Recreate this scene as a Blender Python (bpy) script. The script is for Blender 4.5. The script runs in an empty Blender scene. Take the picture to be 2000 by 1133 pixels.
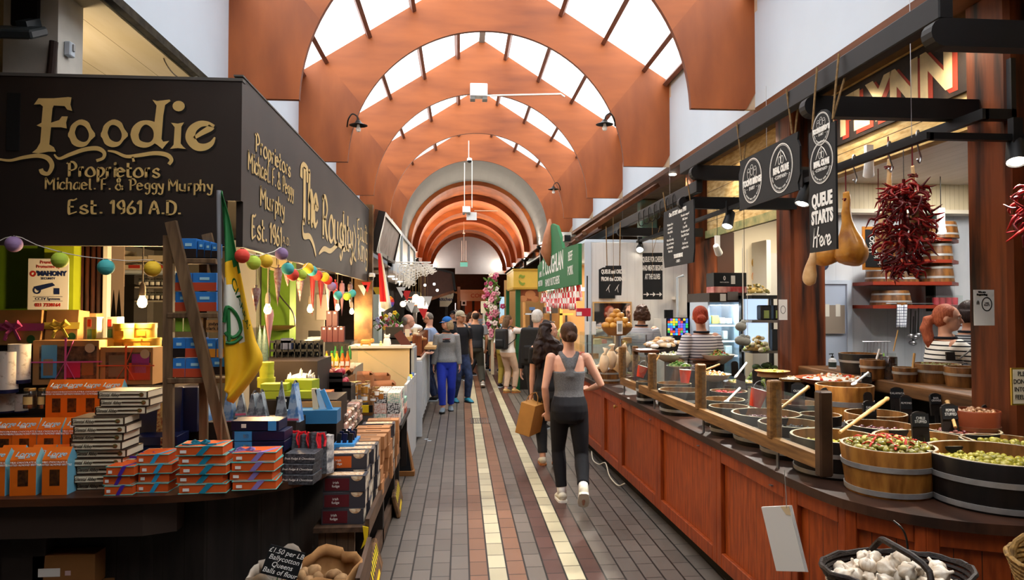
import bpy,math,random
from mathutils import Vector,Matrix,noise
V=Vector
pi=math.pi
rnd=random.Random(7)
SC=bpy.context.scene
COL=SC.collection
# camera
FPX,CZ=2000*24/36,1.85
PSI,TH=math.atan(100/FPX),math.atan(32.5/FPX)
_fw=V((math.sin(PSI)*math.cos(TH),math.cos(PSI)*math.cos(TH),math.sin(TH)))
_rt=V((math.cos(PSI),-math.sin(PSI),0))
_up=_rt.cross(_fw)
cam_d=bpy.data.cameras.new('camera')
cam_d.lens,cam_d.sensor_width,cam_d.sensor_fit=24,36,'HORIZONTAL'
cam_d.clip_start,cam_d.clip_end=.05,200
cam=bpy.data.objects.new('camera',cam_d)
COL.objects.link(cam)
cam.matrix_world=Matrix(((_rt.x,_up.x,-_fw.x,0),(_rt.y,_up.y,-_fw.y,0),(_rt.z,_up.z,-_fw.z,CZ),(0,0,0,1)))
SC.camera=cam
# sky, exposure
W=bpy.data.worlds.new('overcast_sky')
SC.world=W
W.use_nodes=True
W.node_tree.nodes['Background'].inputs[0].default_value=(1,.985,.96,1)
W.node_tree.nodes['Background'].inputs[1].default_value=5.2
SC.view_settings.view_transform='Standard'
SC.view_settings.look='None'
SC.view_settings.exposure=-.1
SC.view_settings.gamma=1
SC.view_settings.use_curve_mapping=False
SC.cycles.max_bounces=7
SC.cycles.diffuse_bounces=4
SC.cycles.glossy_bounces=3
SC.cycles.transmission_bounces=4
SC.cycles.transparent_max_bounces=10
SC.cycles.caustics_reflective=SC.cycles.caustics_refractive=False
SC.cycles.sample_clamp_indirect=6
SC.cycles.use_denoising=True
def at(px,py,X=None,Y=None,Z=None):
 """the point of the plane X=.., Y=.. or Z=.. that stands at a spot of the photograph (survey helper)"""
 d=_fw+_rt*((px-1000)/FPX)+_up*((566.5-py)/FPX)
 t=X/d.x if X is not None else Y/d.y if Y is not None else(Z-CZ)/d.z
 return V((d.x*t,d.y*t,CZ+d.z*t))
def lamp(name,kind,loc,energy,color=(1,1,1),size=.05,aim=None,spot=1.2,blend=.5,parent=None,sy=None):
 d=bpy.data.lights.new(name,kind)
 d.energy,d.color=energy,color
 if kind=='AREA':
  d.size=size
  if sy:d.shape,d.size_y='RECTANGLE',sy
 else:d.shadow_soft_size=size
 if kind=='SPOT':d.spot_size,d.spot_blend=spot,blend
 o=bpy.data.objects.new(name,d)
 COL.objects.link(o)
 o.location=loc
 if aim is not None:o.rotation_euler=(V(aim)-V(loc)).to_track_quat('-Z','Y').to_euler()
 if parent:o.parent=parent
 return o
for sx in(-1,1):
 a,b=V((.34+sx*2.4,7.9,5.1)),V((.34,7.9,6.75))
 p=lamp('roof_daylight_portal','AREA',(a+b)/2+V((sx*.03,0,.06)),1,size=2.9,sy=19.4)
 n=V((-sx*1.65,0,-2.4)).normalized()
 yv=V((0,1,0));xv=yv.cross(-n)
 p.matrix_world=Matrix(((xv.x,yv.x,-n.x,p.location.x),(xv.y,yv.y,-n.y,p.location.y),(xv.z,yv.z,-n.z,p.location.z),(0,0,0,1)))
 p.data.cycles.is_portal=True
def lin(h):
 if not isinstance(h,str):return tuple(h[:3])
 return tuple(((c/12.92)if c<=.04045 else((c+.055)/1.055)**2.4)for c in(int(h[i:i+2],16)/255 for i in(0,2,4)))
MATS={}
def mat(name,col,rough=.6,metal=0,vary=.0,scale=8,bump=0,emit=0,alpha=1,spec=.3,col2=None,stretch=(1,1,1),trans=0,sheen=0,lo=.35,hi=.65,detail=5):
 if name in MATS:return MATS[name]
 m=bpy.data.materials.new(name)
 m.use_nodes=True
 nt=m.node_tree
 b=nt.nodes['Principled BSDF']
 c=lin(col)
 b.inputs['Base Color'].default_value=(*c,1)
 b.inputs['Roughness'].default_value=rough
 b.inputs['Metallic'].default_value=metal
 b.inputs['Specular IOR Level'].default_value=spec
 if alpha<1:b.inputs['Alpha'].default_value=alpha
 if trans:b.inputs['Transmission Weight'].default_value=trans
 if emit:
  b.inputs['Emission Color'].default_value=(*c,1)
  b.inputs['Emission Strength'].default_value=emit
 if vary or col2 or bump:
  tc=nt.nodes.new('ShaderNodeTexCoord');mp=nt.nodes.new('ShaderNodeMapping')
  nt.links.new(tc.outputs['Object'],mp.inputs[0])
  mp.inputs['Scale'].default_value=stretch
  nz=nt.nodes.new('ShaderNodeTexNoise')
  nz.inputs['Scale'].default_value=scale
  nz.inputs['Detail'].default_value=detail
  nt.links.new(mp.outputs[0],nz.inputs[0])
  if vary or col2:
   r=nt.nodes.new('ShaderNodeValToRGB')
   c2=lin(col2)if col2 else tuple(x*(1-vary)for x in c)
   r.color_ramp.elements[0].position,r.color_ramp.elements[1].position=lo,hi
   r.color_ramp.elements[0].color,r.color_ramp.elements[1].color=(*c2,1),(*c,1)
   nt.links.new(nz.outputs[0],r.inputs[0])
   nt.links.new(r.outputs[0],b.inputs['Base Color'])
   if emit:nt.links.new(r.outputs[0],b.inputs['Emission Color'])
  if bump:
   bp=nt.nodes.new('ShaderNodeBump')
   bp.inputs['Strength'].default_value=bump
   bp.inputs['Distance'].default_value=.01
   nt.links.new(nz.outputs[0],bp.inputs['Height'])
   nt.links.new(bp.outputs[0],b.inputs['Normal'])
 MATS[name]=m
 return m
def planks(name,col,col2,width=.1,axis='X',rough=.5,grain=(1,1,12),gap=.02,gapcol=(.01,.006,.004),stripes=None,spec=.3):
 """boards / stripes across one object axis, with wood grain"""
 if name in MATS:return MATS[name]
 m=mat(name,col,rough,col2=col2,scale=6,stretch=grain,bump=.12,spec=spec)
 nt=m.node_tree
 b=nt.nodes['Principled BSDF']
 tc=nt.nodes.new('ShaderNodeTexCoord');sp=nt.nodes.new('ShaderNodeSeparateXYZ')
 nt.links.new(tc.outputs['Object'],sp.inputs[0])
 def mth(op,a,v=0.):
  n=nt.nodes.new('ShaderNodeMath');n.operation=op
  nt.links.new(a,n.inputs[0]);n.inputs[1].default_value=v
  return n.outputs[0]
 fr=mth('FRACT',mth('DIVIDE',sp.outputs[axis],width))
 g=mth('LESS_THAN',fr,gap)
 mx=nt.nodes.new('ShaderNodeMix');mx.data_type='RGBA'
 nt.links.new(g,mx.inputs[0])
 nt.links.new(b.inputs['Base Color'].links[0].from_socket,mx.inputs[6])
 mx.inputs[7].default_value=(*lin(gapcol),1)
 nt.links.new(mx.outputs[2],b.inputs['Base Color'])
 return m
def glass(name='clear_glass',tint=(.95,1,.98),refl=.12,frost=0,milk=.02):
 """thin clear pane: mostly transparent, a little gloss"""
 if name in MATS:return MATS[name]
 m=bpy.data.materials.new(name);m.use_nodes=True
 nt=m.node_tree;nt.nodes.clear()
 o=nt.nodes.new('ShaderNodeOutputMaterial')
 t=nt.nodes.new('ShaderNodeBsdfTransparent');t.inputs[0].default_value=(*tint,1)
 g=nt.nodes.new('ShaderNodeBsdfGlossy');g.inputs[1].default_value=.03
 d=nt.nodes.new('ShaderNodeBsdfTranslucent');d.inputs[0].default_value=(.95,.97,1,1)
 d2=nt.nodes.new('ShaderNodeBsdfDiffuse');d2.inputs[0].default_value=(.8,.8,.8,1)
 a=nt.nodes.new('ShaderNodeMixShader');a.inputs[0].default_value=refl
 nt.links.new(t.outputs[0],a.inputs[1]);nt.links.new(g.outputs[0],a.inputs[2])
 c=nt.nodes.new('ShaderNodeMixShader');c.inputs[0].default_value=frost or milk
 nt.links.new(a.outputs[0],c.inputs[1]);nt.links.new((d if frost else d2).outputs[0],c.inputs[2])
 nt.links.new(c.outputs[0],o.inputs[0])
 MATS[name]=m
 return m
class MB:
 def __init__(s):s.v,s.f,s.mi,s.M,s.cur=[],[],[],Matrix(),0
 def add(s,vs,fs):
  o=len(s.v)
  s.v+=[tuple(s.M@V(p))for p in vs]
  s.f+=[tuple(i+o for i in f)for f in fs]
  s.mi+=[s.cur]*len(fs)
  return s
 def box(s,x0,x1,y0,y1,z0,z1,b=0):
  if b<=0:
   return s.add([(x,y,z)for z in(z0,z1)for y in(y0,y1)for x in(x0,x1)],[(0,2,3,1),(4,5,7,6),(0,1,5,4),(2,6,7,3),(0,4,6,2),(1,3,7,5)])
  b=min(b,(x1-x0)*.45,(y1-y0)*.45,(z1-z0)*.45)
  vs,ix=[],{}
  for i,(x,sx)in enumerate(((x0,1),(x1,-1))):
   for j,(y,sy)in enumerate(((y0,1),(y1,-1))):
    for k,(z,sz)in enumerate(((z0,1),(z1,-1))):
     for a in range(3):
      ix[i,j,k,a]=len(vs)
      vs.append((x+sx*b*(a!=0),y+sy*b*(a!=1),z+sz*b*(a!=2)))
  fs=[]
  q=lambda*p:fs.append(tuple(ix[t]for t in p))
  for a in range(3):
   for e in(0,1):
    c=[(0,0),(1,0),(1,1),(0,1)]
    k=[((e,p,r)if a==0 else(p,e,r)if a==1 else(p,r,e))for p,r in c]
    q(*[(*t,a)for t in k])
  for a in range(3):
   o1,o2=[t for t in range(3)if t!=a]
   for p in(0,1):
    for r in(0,1):
     def mk(e):t=[0,0,0];t[a],t[o1],t[o2]=e,p,r;return tuple(t)
     q((*mk(0),o1),(*mk(1),o1),(*mk(1),o2),(*mk(0),o2))
  for i in(0,1):
   for j in(0,1):
    for k in(0,1):q((i,j,k,0),(i,j,k,1),(i,j,k,2))
  return s.add(vs,fs)
 def cbox(s,c,sz,b=0):return s.box(c[0]-sz[0]/2,c[0]+sz[0]/2,c[1]-sz[1]/2,c[1]+sz[1]/2,c[2]-sz[2]/2,c[2]+sz[2]/2,b)
 def lathe(s,prof,n=20,c=(0,0,0),ex=1,ey=1,closed=False,cap0=True,cap1=True):
  vs,fs=[],[]
  for r,z in prof:
   for k in range(n):
    a=2*pi*k/n
    vs.append((c[0]+r*ex*math.cos(a),c[1]+r*ey*math.sin(a),c[2]+z))
  m=len(prof)
  for i in range(m-1+closed):
   j=(i+1)%m
   for k in range(n):fs.append((i*n+k,i*n+(k+1)%n,j*n+(k+1)%n,j*n+k))
  if not closed:
   if prof[0][0]>1e-5 and cap0:fs.append(tuple(range(n-1,-1,-1)))
   if prof[-1][0]>1e-5 and cap1:fs.append(tuple((m-1)*n+k for k in range(n)))
  return s.add(vs,fs)
 def tube(s,pts,r,n=8,flat=1,caps=True,upv=(0,0,1)):
  """sweep; r is a number or a list; flat squashes the section along the up side"""
  pts=[V(p)for p in pts]
  m=len(pts)
  rs=r if isinstance(r,(list,tuple))else[r]*m
  vs,fs,ref=[],[],None
  for i,p in enumerate(pts):
   t=(pts[min(i+1,m-1)]-pts[max(i-1,0)])
   t=t.normalized()if t.length>1e-9 else V((0,0,1))
   if ref is None:
    ref=V(upv)
    if abs(ref.dot(t))>.95:ref=V((1,0,0))
   ref=(ref-t*ref.dot(t)).normalized()
   side=t.cross(ref)
   rr=rs[i]
   ra,rb=rr if isinstance(rr,tuple)else(rr,rr*flat)
   for k in range(n):
    a=2*pi*k/n
    vs.append(tuple(p+side*(ra*math.cos(a))+ref*(rb*math.sin(a))))
  for i in range(m-1):
   for k in range(n):fs.append((i*n+k,i*n+(k+1)%n,(i+1)*n+(k+1)%n,(i+1)*n+k))
  if caps:fs+=[tuple(range(n-1,-1,-1)),tuple((m-1)*n+k for k in range(n))]
  return s.add(vs,fs)
 def bar(s,a,b,w,h,upv=(0,0,1)):
  a,b=V(a),V(b);t=(b-a).normalized();u=V(upv)
  if abs(u.dot(t))>.99:u=V((0,1,0))
  u=(u-t*u.dot(t)).normalized();sd=t.cross(u)
  vs=[tuple(p+sd*(x*w/2)+u*(z*h/2))for p in(a,b)for x,z in((-1,-1),(1,-1),(1,1),(-1,1))]
  return s.add(vs,[(3,2,1,0),(4,5,6,7),(0,1,5,4),(1,2,6,5),(2,3,7,6),(3,0,4,7)])
 def ell(s,c,r,n=10,m=7,rot=None):
  vs,fs=[],[]
  R=rot or Matrix.Identity(3)
  c=V(c);r=V((r,r,r))if isinstance(r,(int,float))else V(r)
  vs.append(tuple(c+R@V((0,0,-r.z))))
  for i in range(1,m):
   ph=-pi/2+pi*i/m
   for k in range(n):
    a=2*pi*k/n
    vs.append(tuple(c+R@V((r.x*math.cos(ph)*math.cos(a),r.y*math.cos(ph)*math.sin(a),r.z*math.sin(ph)))))
  vs.append(tuple(c+R@V((0,0,r.z))))
  for k in range(n):fs.append((0,1+(k+1)%n,1+k))
  for i in range(m-2):
   for k in range(n):fs.append((1+i*n+k,1+i*n+(k+1)%n,1+(i+1)*n+(k+1)%n,1+(i+1)*n+k))
  for k in range(n):fs.append((len(vs)-1,1+(m-2)*n+k,1+(m-2)*n+(k+1)%n))
  return s.add(vs,fs)
 def prism(s,poly,h0,h1,plane='XY'):
  """extrude a 2-D outline; plane names the two axes of the outline"""
  def P(a,b,c):return(a,b,c)if plane=='XY' else(a,c,b)if plane=='XZ' else(c,a,b)
  n=len(poly)
  vs=[P(a,b,h0)for a,b in poly]+[P(a,b,h1)for a,b in poly]
  fs=[tuple(range(n-1,-1,-1)),tuple(range(n,2*n))]+[(i,(i+1)%n,n+(i+1)%n,n+i)for i in range(n)]
  return s.add(vs,fs)
 def grid(s,pts):
  """pts[i][j] surface"""
  a,b=len(pts),len(pts[0])
  return s.add([p for r in pts for p in r],[(i*b+j,i*b+j+1,(i+1)*b+j+1,(i+1)*b+j)for i in range(a-1)for j in range(b-1)])
 def build(s,name,ms,parent=None,loc=None,rz=0,smooth=False,thick=0,kind=None,rot=None,recalc=False):
  me=bpy.data.meshes.new(name)
  me.from_pydata(s.v,[],s.f)
  ms=ms if isinstance(ms,(list,tuple))else[ms]
  for m in ms:me.materials.append(m)
  if len(ms)>1:me.polygons.foreach_set('material_index',s.mi)
  if smooth:
   me.polygons.foreach_set('use_smooth',[True]*len(me.polygons))
   if smooth!='all':me.set_sharp_from_angle(angle=.7)
  me.update()
  o=bpy.data.objects.new(name,me)
  COL.objects.link(o)
  if loc is not None:o.location=loc
  if rot is not None:o.rotation_euler=rot
  elif rz:o.rotation_euler=(0,0,rz)
  if parent:o.parent=parent
  if thick:
   md=o.modifiers.new('thickness','SOLIDIFY');md.thickness=thick;md.offset=0
  if kind:o['kind']=kind
  return o
MB.B=MB.build
_bx,_la,_tu=(lambda*a,**k:MB().box(*a,**k)),(lambda*a,**k:MB().lathe(*a,**k)),(lambda*a,**k:MB().tube(*a,**k))
def tag(o,label,cat,group=None,kind=None):
 if label:o['label']=' '.join(label.split()[:16])
 if cat:o['category']=cat
 if group:o['group']=group
 if kind:o['kind']=kind
 return o
def thing(name,label,cat,loc=(0,0,0),rz=0,group=None,rot=None):
 o=bpy.data.objects.new(name,None)
 o.empty_display_size=.05
 COL.objects.link(o)
 o.location=loc
 o.rotation_euler=rot if rot is not None else(0,0,rz)
 return tag(o,label,cat,group)
def dup(root,loc=None,rz=None,label=None,group=None,rot=None,scale=None):
 r=root.copy();COL.objects.link(r)
 if loc is not None:r.location=loc
 if rz is not None:r.rotation_euler=(0,0,rz)
 if rot is not None:r.rotation_euler=rot
 if scale is not None:r.scale=scale if isinstance(scale,tuple)else(scale,)*3
 if label:r['label']=label
 if group:r['group']=group
 for ch in list(root.children):
  c=ch.copy();COL.objects.link(c);c.parent=r
  for g in ch.children:
   d=g.copy();COL.objects.link(d);d.parent=c
 return r
def frame(o,x,y):
 """matrix with its origin at o, its x and y axes along x and y"""
 x,y=V(x).normalized(),V(y).normalized();z=x.cross(y).normalized();o=V(o)
 return Matrix(((x.x,y.x,z.x,o.x),(x.y,y.y,z.y,o.y),(x.z,y.z,z.z,o.z),(0,0,0,1)))
FACE_CAM,FACE_LEFT,FACE_RIGHT=((1,0,0),(0,0,1)),((0,-1,0),(0,0,1)),((0,1,0),(0,0,1))
def text(body,size,m,parent=None,F=None,name='lettering',align='CENTER',bold=0,sx=1,shear=0,ext=.001,gap=1,line=1):
 """letters as a thin mesh in the frame F (x along the line, y up, z out)"""
 cu=bpy.data.curves.new(name,'FONT')
 cu.body,cu.size,cu.align_x,cu.align_y=body,size,align,'CENTER'
 cu.offset,cu.extrude,cu.shear,cu.space_character,cu.space_line=bold,ext,shear,gap,line
 cu.resolution_u=3
 tmp=bpy.data.objects.new(name,cu)
 COL.objects.link(tmp)
 bpy.context.view_layer.update()
 me=bpy.data.meshes.new_from_object(tmp.evaluated_get(bpy.context.evaluated_depsgraph_get()))
 bpy.data.objects.remove(tmp);bpy.data.curves.remove(cu)
 me.materials.clear();me.materials.append(m)
 T=F@Matrix.Diagonal((sx,1,1,1))if F is not None else Matrix.Diagonal((sx,1,1,1))
 me.transform(T)
 o=bpy.data.objects.new(name,me)
 COL.objects.link(o)
 if parent:o.parent=parent
 return o
def smooth_line(pts,n=6):
 """Catmull-Rom through points of any dimension"""
 out=[]
 P=[tuple(p)for p in pts]
 for i in range(len(P)-1):
  p0,p1,p2,p3=P[max(i-1,0)],P[i],P[i+1],P[min(i+2,len(P)-1)]
  for k in range(n):
   t=k/n
   out.append(tuple(.5*(2*b+(c-a)*t+(2*a-5*b+4*c-d)*t*t+(3*b-a-3*c+d)*t**3)for a,b,c,d in zip(p0,p1,p2,p3)))
 out.append(P[-1])
 return out
def ribbon(mb,pts,z=0):
 """painted stroke: pts (x, y, width)"""
 L,R=[],[]
 for i,(x,y,w)in enumerate(pts):
  a,b=pts[max(i-1,0)],pts[min(i+1,len(pts)-1)]
  dx,dy=b[0]-a[0],b[1]-a[1]
  d=math.hypot(dx,dy)or 1
  L.append((x-dy/d*w/2,y+dx/d*w/2,z));R.append((x+dy/d*w/2,y-dx/d*w/2,z))
 n=len(pts)
 mb.add(L+R,[(n+i,n+i+1,i+1,i)for i in range(n-1)])
def wobble(mb,amp,sc,seed=0):
 """irregular outline for natural things"""
 s=V((seed*3.1,seed*1.7,seed*.9))
 mb.v=[tuple(V(p)+noise.noise_vector(V(p)*sc+s)*amp)for p in mb.v]
 return mb
XC,HW,ZB,ZE,ZR,RI=.36,2.5,3.77,4.95,6.54,1.86
XL,XR=XC-HW,XC+HW
white=mat('white_painted_panel','c6d2de',.7,vary=.04,scale=2)
grey_plaster=mat('grey_plaster','858482',.8,vary=.05,scale=3)
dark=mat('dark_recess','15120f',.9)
black=mat('black_paint','0f0f11',.55,vary=.3,scale=9)
ply=[mat('orange_plywood_%d'%i,'b4632f',.5,col2='7e3f1c',scale=2.2,stretch=st,bump=.04,spec=.4,lo=.25,hi=.7)for i,st in enumerate(((1.2,1,.35),(.3,1,1.6),(1,1,1)))]
ply_edge=mat('plywood_edge','6a3418',.6)
def floor_material():
 m=mat('clay_paver_floor','6b6259',.42)
 nt=m.node_tree;b=nt.nodes['Principled BSDF'];N=nt.nodes.new;L=nt.links.new
 tc=N('ShaderNodeTexCoord');sp=N('ShaderNodeSeparateXYZ');L(tc.outputs['Object'],sp.inputs[0])
 def mt(op,a,c=0.):
  n=N('ShaderNodeMath');n.operation=op
  for i,v in enumerate((a,c)):
   if isinstance(v,(int,float)):n.inputs[i].default_value=v
   else:L(v,n.inputs[i])
  return n.outputs[0]
 w,l=.1325,.25
 u=mt('DIVIDE',mt('ADD',sp.outputs[0],mt('ADD',mt('MULTIPLY',sp.outputs[1],.0),2.5875)),w)
 col=mt('FLOOR',u);fu=mt('FRACT',u)
 wn=N('ShaderNodeTexWhiteNoise');wn.noise_dimensions='1D';L(col,wn.inputs['W'])
 v=mt('ADD',mt('DIVIDE',sp.outputs[1],l),mt('MULTIPLY',mt('FLOORED_MODULO',col,2),.5))
 row=mt('FLOOR',v);fv=mt('FRACT',v)
 ramp=N('ShaderNodeValToRGB');ramp.color_ramp.interpolation='CONSTANT'
 g,o,c,p='5f5750','75533f','aea488','4e352f'
 seq=[g]*20+[o,c,o,g,p,c,p]+[g]*13
 els=ramp.color_ramp.elements
 stops,prev=[],None
 for i,h in enumerate(seq):
  if h!=prev:stops.append((i/40,h));prev=h
 els[0].position,els[0].color=0,(*lin(g),1)
 els.remove(els[1])
 for q,h in stops[1:]:
  e=els.new(q);e.color=(*lin(h),1)
 L(mt('DIVIDE',mt('ADD',col,.5),40),ramp.inputs[0])
 wn2=N('ShaderNodeTexWhiteNoise');cb=N('ShaderNodeCombineXYZ');L(col,cb.inputs[0]);L(row,cb.inputs[1]);L(cb.outputs[0],wn2.inputs['Vector'])
 nz=N('ShaderNodeTexNoise');nz.inputs['Scale'].default_value=1.3;nz.inputs['Detail'].default_value=6;L(tc.outputs['Object'],nz.inputs[0])
 var=mt('ADD',mt('ADD',mt('MULTIPLY',wn2.outputs['Value'],.28),.62),mt('MULTIPLY',nz.outputs[0],.45))
 mul=N('ShaderNodeMix');mul.data_type='RGBA';mul.blend_type='MULTIPLY';mul.inputs[0].default_value=1
 vc=N('ShaderNodeCombineColor')
 for i in range(3):L(var,vc.inputs[i])
 L(ramp.outputs[0],mul.inputs[6]);L(vc.outputs[0],mul.inputs[7])
 ju=mt('LESS_THAN',mt('ABSOLUTE',mt('SUBTRACT',fu,.5)),.452)
 jv=mt('LESS_THAN',mt('ABSOLUTE',mt('SUBTRACT',fv,.5)),.482)
 ok=mt('MULTIPLY',ju,jv)
 mx=N('ShaderNodeMix');mx.data_type='RGBA';L(ok,mx.inputs[0]);mx.inputs[6].default_value=(*lin('1c1916'),1);L(mul.outputs[2],mx.inputs[7])
 L(mx.outputs[2],b.inputs['Base Color'])
 bp=N('ShaderNodeBump');bp.inputs['Strength'].default_value=.5;bp.inputs['Distance'].default_value=.004
 L(ok,bp.inputs['Height']);L(bp.outputs[0],b.inputs['Normal'])
 L(mt('ADD',mt('MULTIPLY',nz.outputs[0],.25),.3),b.inputs['Roughness'])
 return m
_bx(-6,9,-6,44,-.1,0).B('floor',floor_material(),kind='structure')
steel0=mat('drain_steel','8a8a88',.35,metal=.9)
c_=at(938,822,Z=0);t_=thing('floor_drain','small steel drain grate set in the tiled aisle floor','drain',(c_.x,c_.y,0))
for k in range(9):_bx(-.15+k*.035,-.135+k*.035,-.24,.24,0,.004).B('bar',steel0,t_)
for a_ in((-.17,.15,-.26,-.24),(-.17,.15,.24,.26)):_bx(*a_,0,.005).B('rim',steel0,t_)
for px,py in((838,861),(832,858),(757,1000),(712,1003)):
 c_=at(px,py,Z=0);tag(MB().prism([(-.03,-.01),(.02,-.02),(.035,.01),(-.01,.02)],0,.003).B('paper_scrap',white,loc=(c_.x,c_.y,0)),None,'paper scrap','scraps of paper on the aisle floor')['label']='small white paper scrap on the tiled aisle floor'
for nm,x0,x1 in(('wall_left',XL-.12,XL),('wall_right',XR,XR+.12)):
 _bx(x0,x1,-6,17.5,ZB+.02,ZE).B(nm,white,kind='structure')
brownwood=mat('brown_batten','6a3d1f',.6,col2='43230f',scale=5,stretch=(1,.2,1))
_bx(XL-.045,XL+.006,-6,17.5,ZB-.04,ZB+.02).B('trim_1',mat('weathered_lath','3a3426',.9,col2='211c12',scale=14),kind='structure')
_bx(XR+.0,XR+.3,-6,17.5,ZB-.05,ZB+.02).B('trim_2',brownwood,kind='structure')
cream_boards=planks('cream_ceiling_boards','d8c7a4','cdb98f',.42,'X',.8,(1,.2,1),.012,gapcol='7a6544')
_bx(-6,XL-.12,-6,44,ZB,ZB+.1).B('ceiling_left',cream_boards,kind='structure')
_bx(XR+.12,9,-6,44,ZB,ZB+.1).B('ceiling_right',mat('brown_ceiling_boards','6b5236',.8,vary=.3),kind='structure')
_bx(-6.1,-6,-6,44,0,ZB).B('wall_outer_left',mat('stall_back_wall','8a8378',.8,vary=.1),kind='structure')
_bx(9,9.1,-6,44,0,ZB).B('wall_outer_right',mat('stall_back_wall','',.8),kind='structure')
_bx(-6,9,-6.1,-6,0,6.6).B('wall_front',grey_plaster,kind='structure')
YA=[6.44+2.73*k for k in range(-4,5)]
pane_m=glass('frosted_roof_glazing',(.97,.985,1),.04,frost=.3)
bar_m=mat('brown_glazing_bar','7c5140',.6,vary=.15)
n_w=0
bays=[-6]+YA
for a,b in zip(bays[:-1],bays[1:]):
 for sx in(-1,1):
  if b<-1.5:  # unseen bays closed to dim light on the near arch and foreground
   e,r=V((XC+sx*HW,0,ZE)),V((XC,0,ZR))
   MB().add([tuple(p)for p in(e+V((0,a,0)),r+V((0,a,0)),r+V((0,b,0)),e+V((0,b,0)))],[(0,1,2,3)]).B('ceiling_light_block',mat('light_block_panel','c0b6aa',.8),kind='structure',thick=.04)
   continue
  n_w+=1
  e,r=V((XC+sx*HW,0,ZE)),V((XC,0,ZR))
  nrm=V((sx*(ZR-ZE),0,HW)).normalized()
  mb=MB()
  q=[e+V((0,a,0)),r+V((0,a,0)),r+V((0,b,0)),e+V((0,b,0))]
  q2=[p+nrm*.012 for p in q]
  mb.add([tuple(p)for p in q+q2],[(0,1,2,3),(7,6,5,4),(0,4,5,1),(1,5,6,2),(2,6,7,3),(3,7,4,0)])
  w=mb.B('window_%d'%n_w,pane_m,kind='structure')
  for t in(.01,.127,.353,.587,.82):
   p=e.lerp(r,t)-nrm*.045
   MB().bar(p+V((0,a,0)),p+V((0,b,0)),.055,.09,upv=nrm).B('glazing_bar',bar_m,w)
_bx(XC-.05,XC+.05,-6,17.4,ZR-.06,ZR).B('trim_3',mat('ridge_metal','8d9088',.5),kind='structure')
def arch_polys(n=28):
 """right half of a roof arch as (leg, rafter) outlines in x, z about the centre line"""
 zc=ZB-.05
 arc=[(RI*math.cos(t),zc+RI*math.sin(t))for t in[pi/2*i/n for i in range(n+1)]]
 arc[0]=(RI,ZB)
 arc=[(x,max(z,ZB))for x,z in arc]
 k=8
 sx,sz=HW*.875,ZE+(ZR-ZE)*.125
 leg=[(RI,ZB),(HW-.09,ZB),(HW,ZB+.16),(HW,ZE),(sx,sz)]+arc[k:0:-1]
 raf=[(sx,sz),(0,ZR)]+arc[:k-1:-1]
 return leg,raf
LEG,RAF=arch_polys()
def roof_arch(Y,label,th=.055):
 t=thing('roof_arch',label,'roof arch',(XC,Y,ZB),group=None)
 for s in(1,-1):
  for poly,nm,m in((LEG,'leg_panel',ply[0]),(RAF,'rafter_panel',ply[1])):
   p=[(s*x,z-ZB)for x,z in poly]
   if s>0:p=p[::-1]
   mb=MB().prism(p,-th/2,th/2,'XZ')
   mb.mi=[0,0]+[1]*(len(mb.f)-2)
   mb.B(nm,[m,ply_edge],t)
  mb=MB();x0=s*(HW-.002)
  mb.box(min(x0,x0+s*.03),max(x0,x0+s*.03),-.09,.02,.95,1.2,.004)
  mb.B('wall_bracket',mat('cream_bracket','cdb497',.6),t)
  MB().prism([(s*(HW-.09),0),(s*HW,0),(s*HW,.16)],-.02,.02,'XZ').B('corner_block',mat('cream_bracket','',.6),t)
 return t
ords=['nearest the camera','second from the camera','third from the camera','fourth from the camera','fifth, just before the grey recess']
for i,Y in enumerate(YA[4:]):roof_arch(Y,'orange plywood arch below the glazed roof, '+ords[i])
for Y in YA[:4]:
 tag(roof_arch(Y,'orange plywood arch below the glazed roof behind the camera',),None,None,'arches behind the camera')
YF=[20.9,23.9,26.95,30,33.1,36.4]
fo=['nearest of the far vault, after the grey recess','second of the far vault','third of the far vault','fourth of the far vault','fifth of the far vault','last of the far vault, before the grey end wall']
for Y,l in zip(YF,fo):roof_arch(Y,'orange plywood arch, '+l)
def vault(name,y0,y1,r,m,zc=ZB-.05):
 n=30
 p=[(XC+r*math.cos(pi*i/n),zc+r*math.sin(pi*i/n))for i in range(n+1)]
 q=[(XC+(r+.05)*math.cos(pi*i/n),zc+(r+.05)*math.sin(pi*i/n))for i in range(n,-1,-1)]
 MB().prism(p+q,y0,y1,'XZ').B(name,m,kind='structure')
vault('ceiling_recess',17.5,20.86,1.98,grey_plaster)
vault('ceiling_vault',20.9,38,2.05,ply[2])
MB().prism([(XC-4,ZB-.3),(XC+4,ZB-.3),(XC+4,7),(XC-4,7)],38,38.1,'XZ').B('wall_end',grey_plaster,kind='structure')
_bx(-6,9,44,44.1,0,4).B('wall_back',mat('stall_back_wall','',.8),kind='structure')
_bx(XL-.12,XR+.12,17.45,44,6.6,6.7).B('ceiling_far',grey_plaster,kind='structure')
for nm,x in(('wall_far_left',XL-.12),('wall_far_right',XR)):_bx(x,x+.12,17.5,38,ZB-.1,6.6).B(nm,white,kind='structure')
MB().prism([(XC-HW-.12,ZE),(XC+HW+.12,ZE),(XC,ZR+.08)],-6.1,-6,'XZ').B('wall_front_gable',grey_plaster,kind='structure')
mb=MB()
n=30;zc=ZB-.05
for i in range(n):
 a,b=pi*i/n,pi*(i+1)/n
 mb.prism([(XC+r*math.cos(t),zc+r*math.sin(t))for r,t in((1.8,a),(1.8,b),(2.9,b),(2.9,a))],17.5,17.53,'XZ')
redwood=planks('red_stained_boards','a24818','7a300c',.105,'X',.42,(6,6,.8),.03)
redframe=mat('red_stained_frame','984215',.42,col2='742c0c',scale=5,stretch=(5,5,.8),bump=.05)
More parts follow.
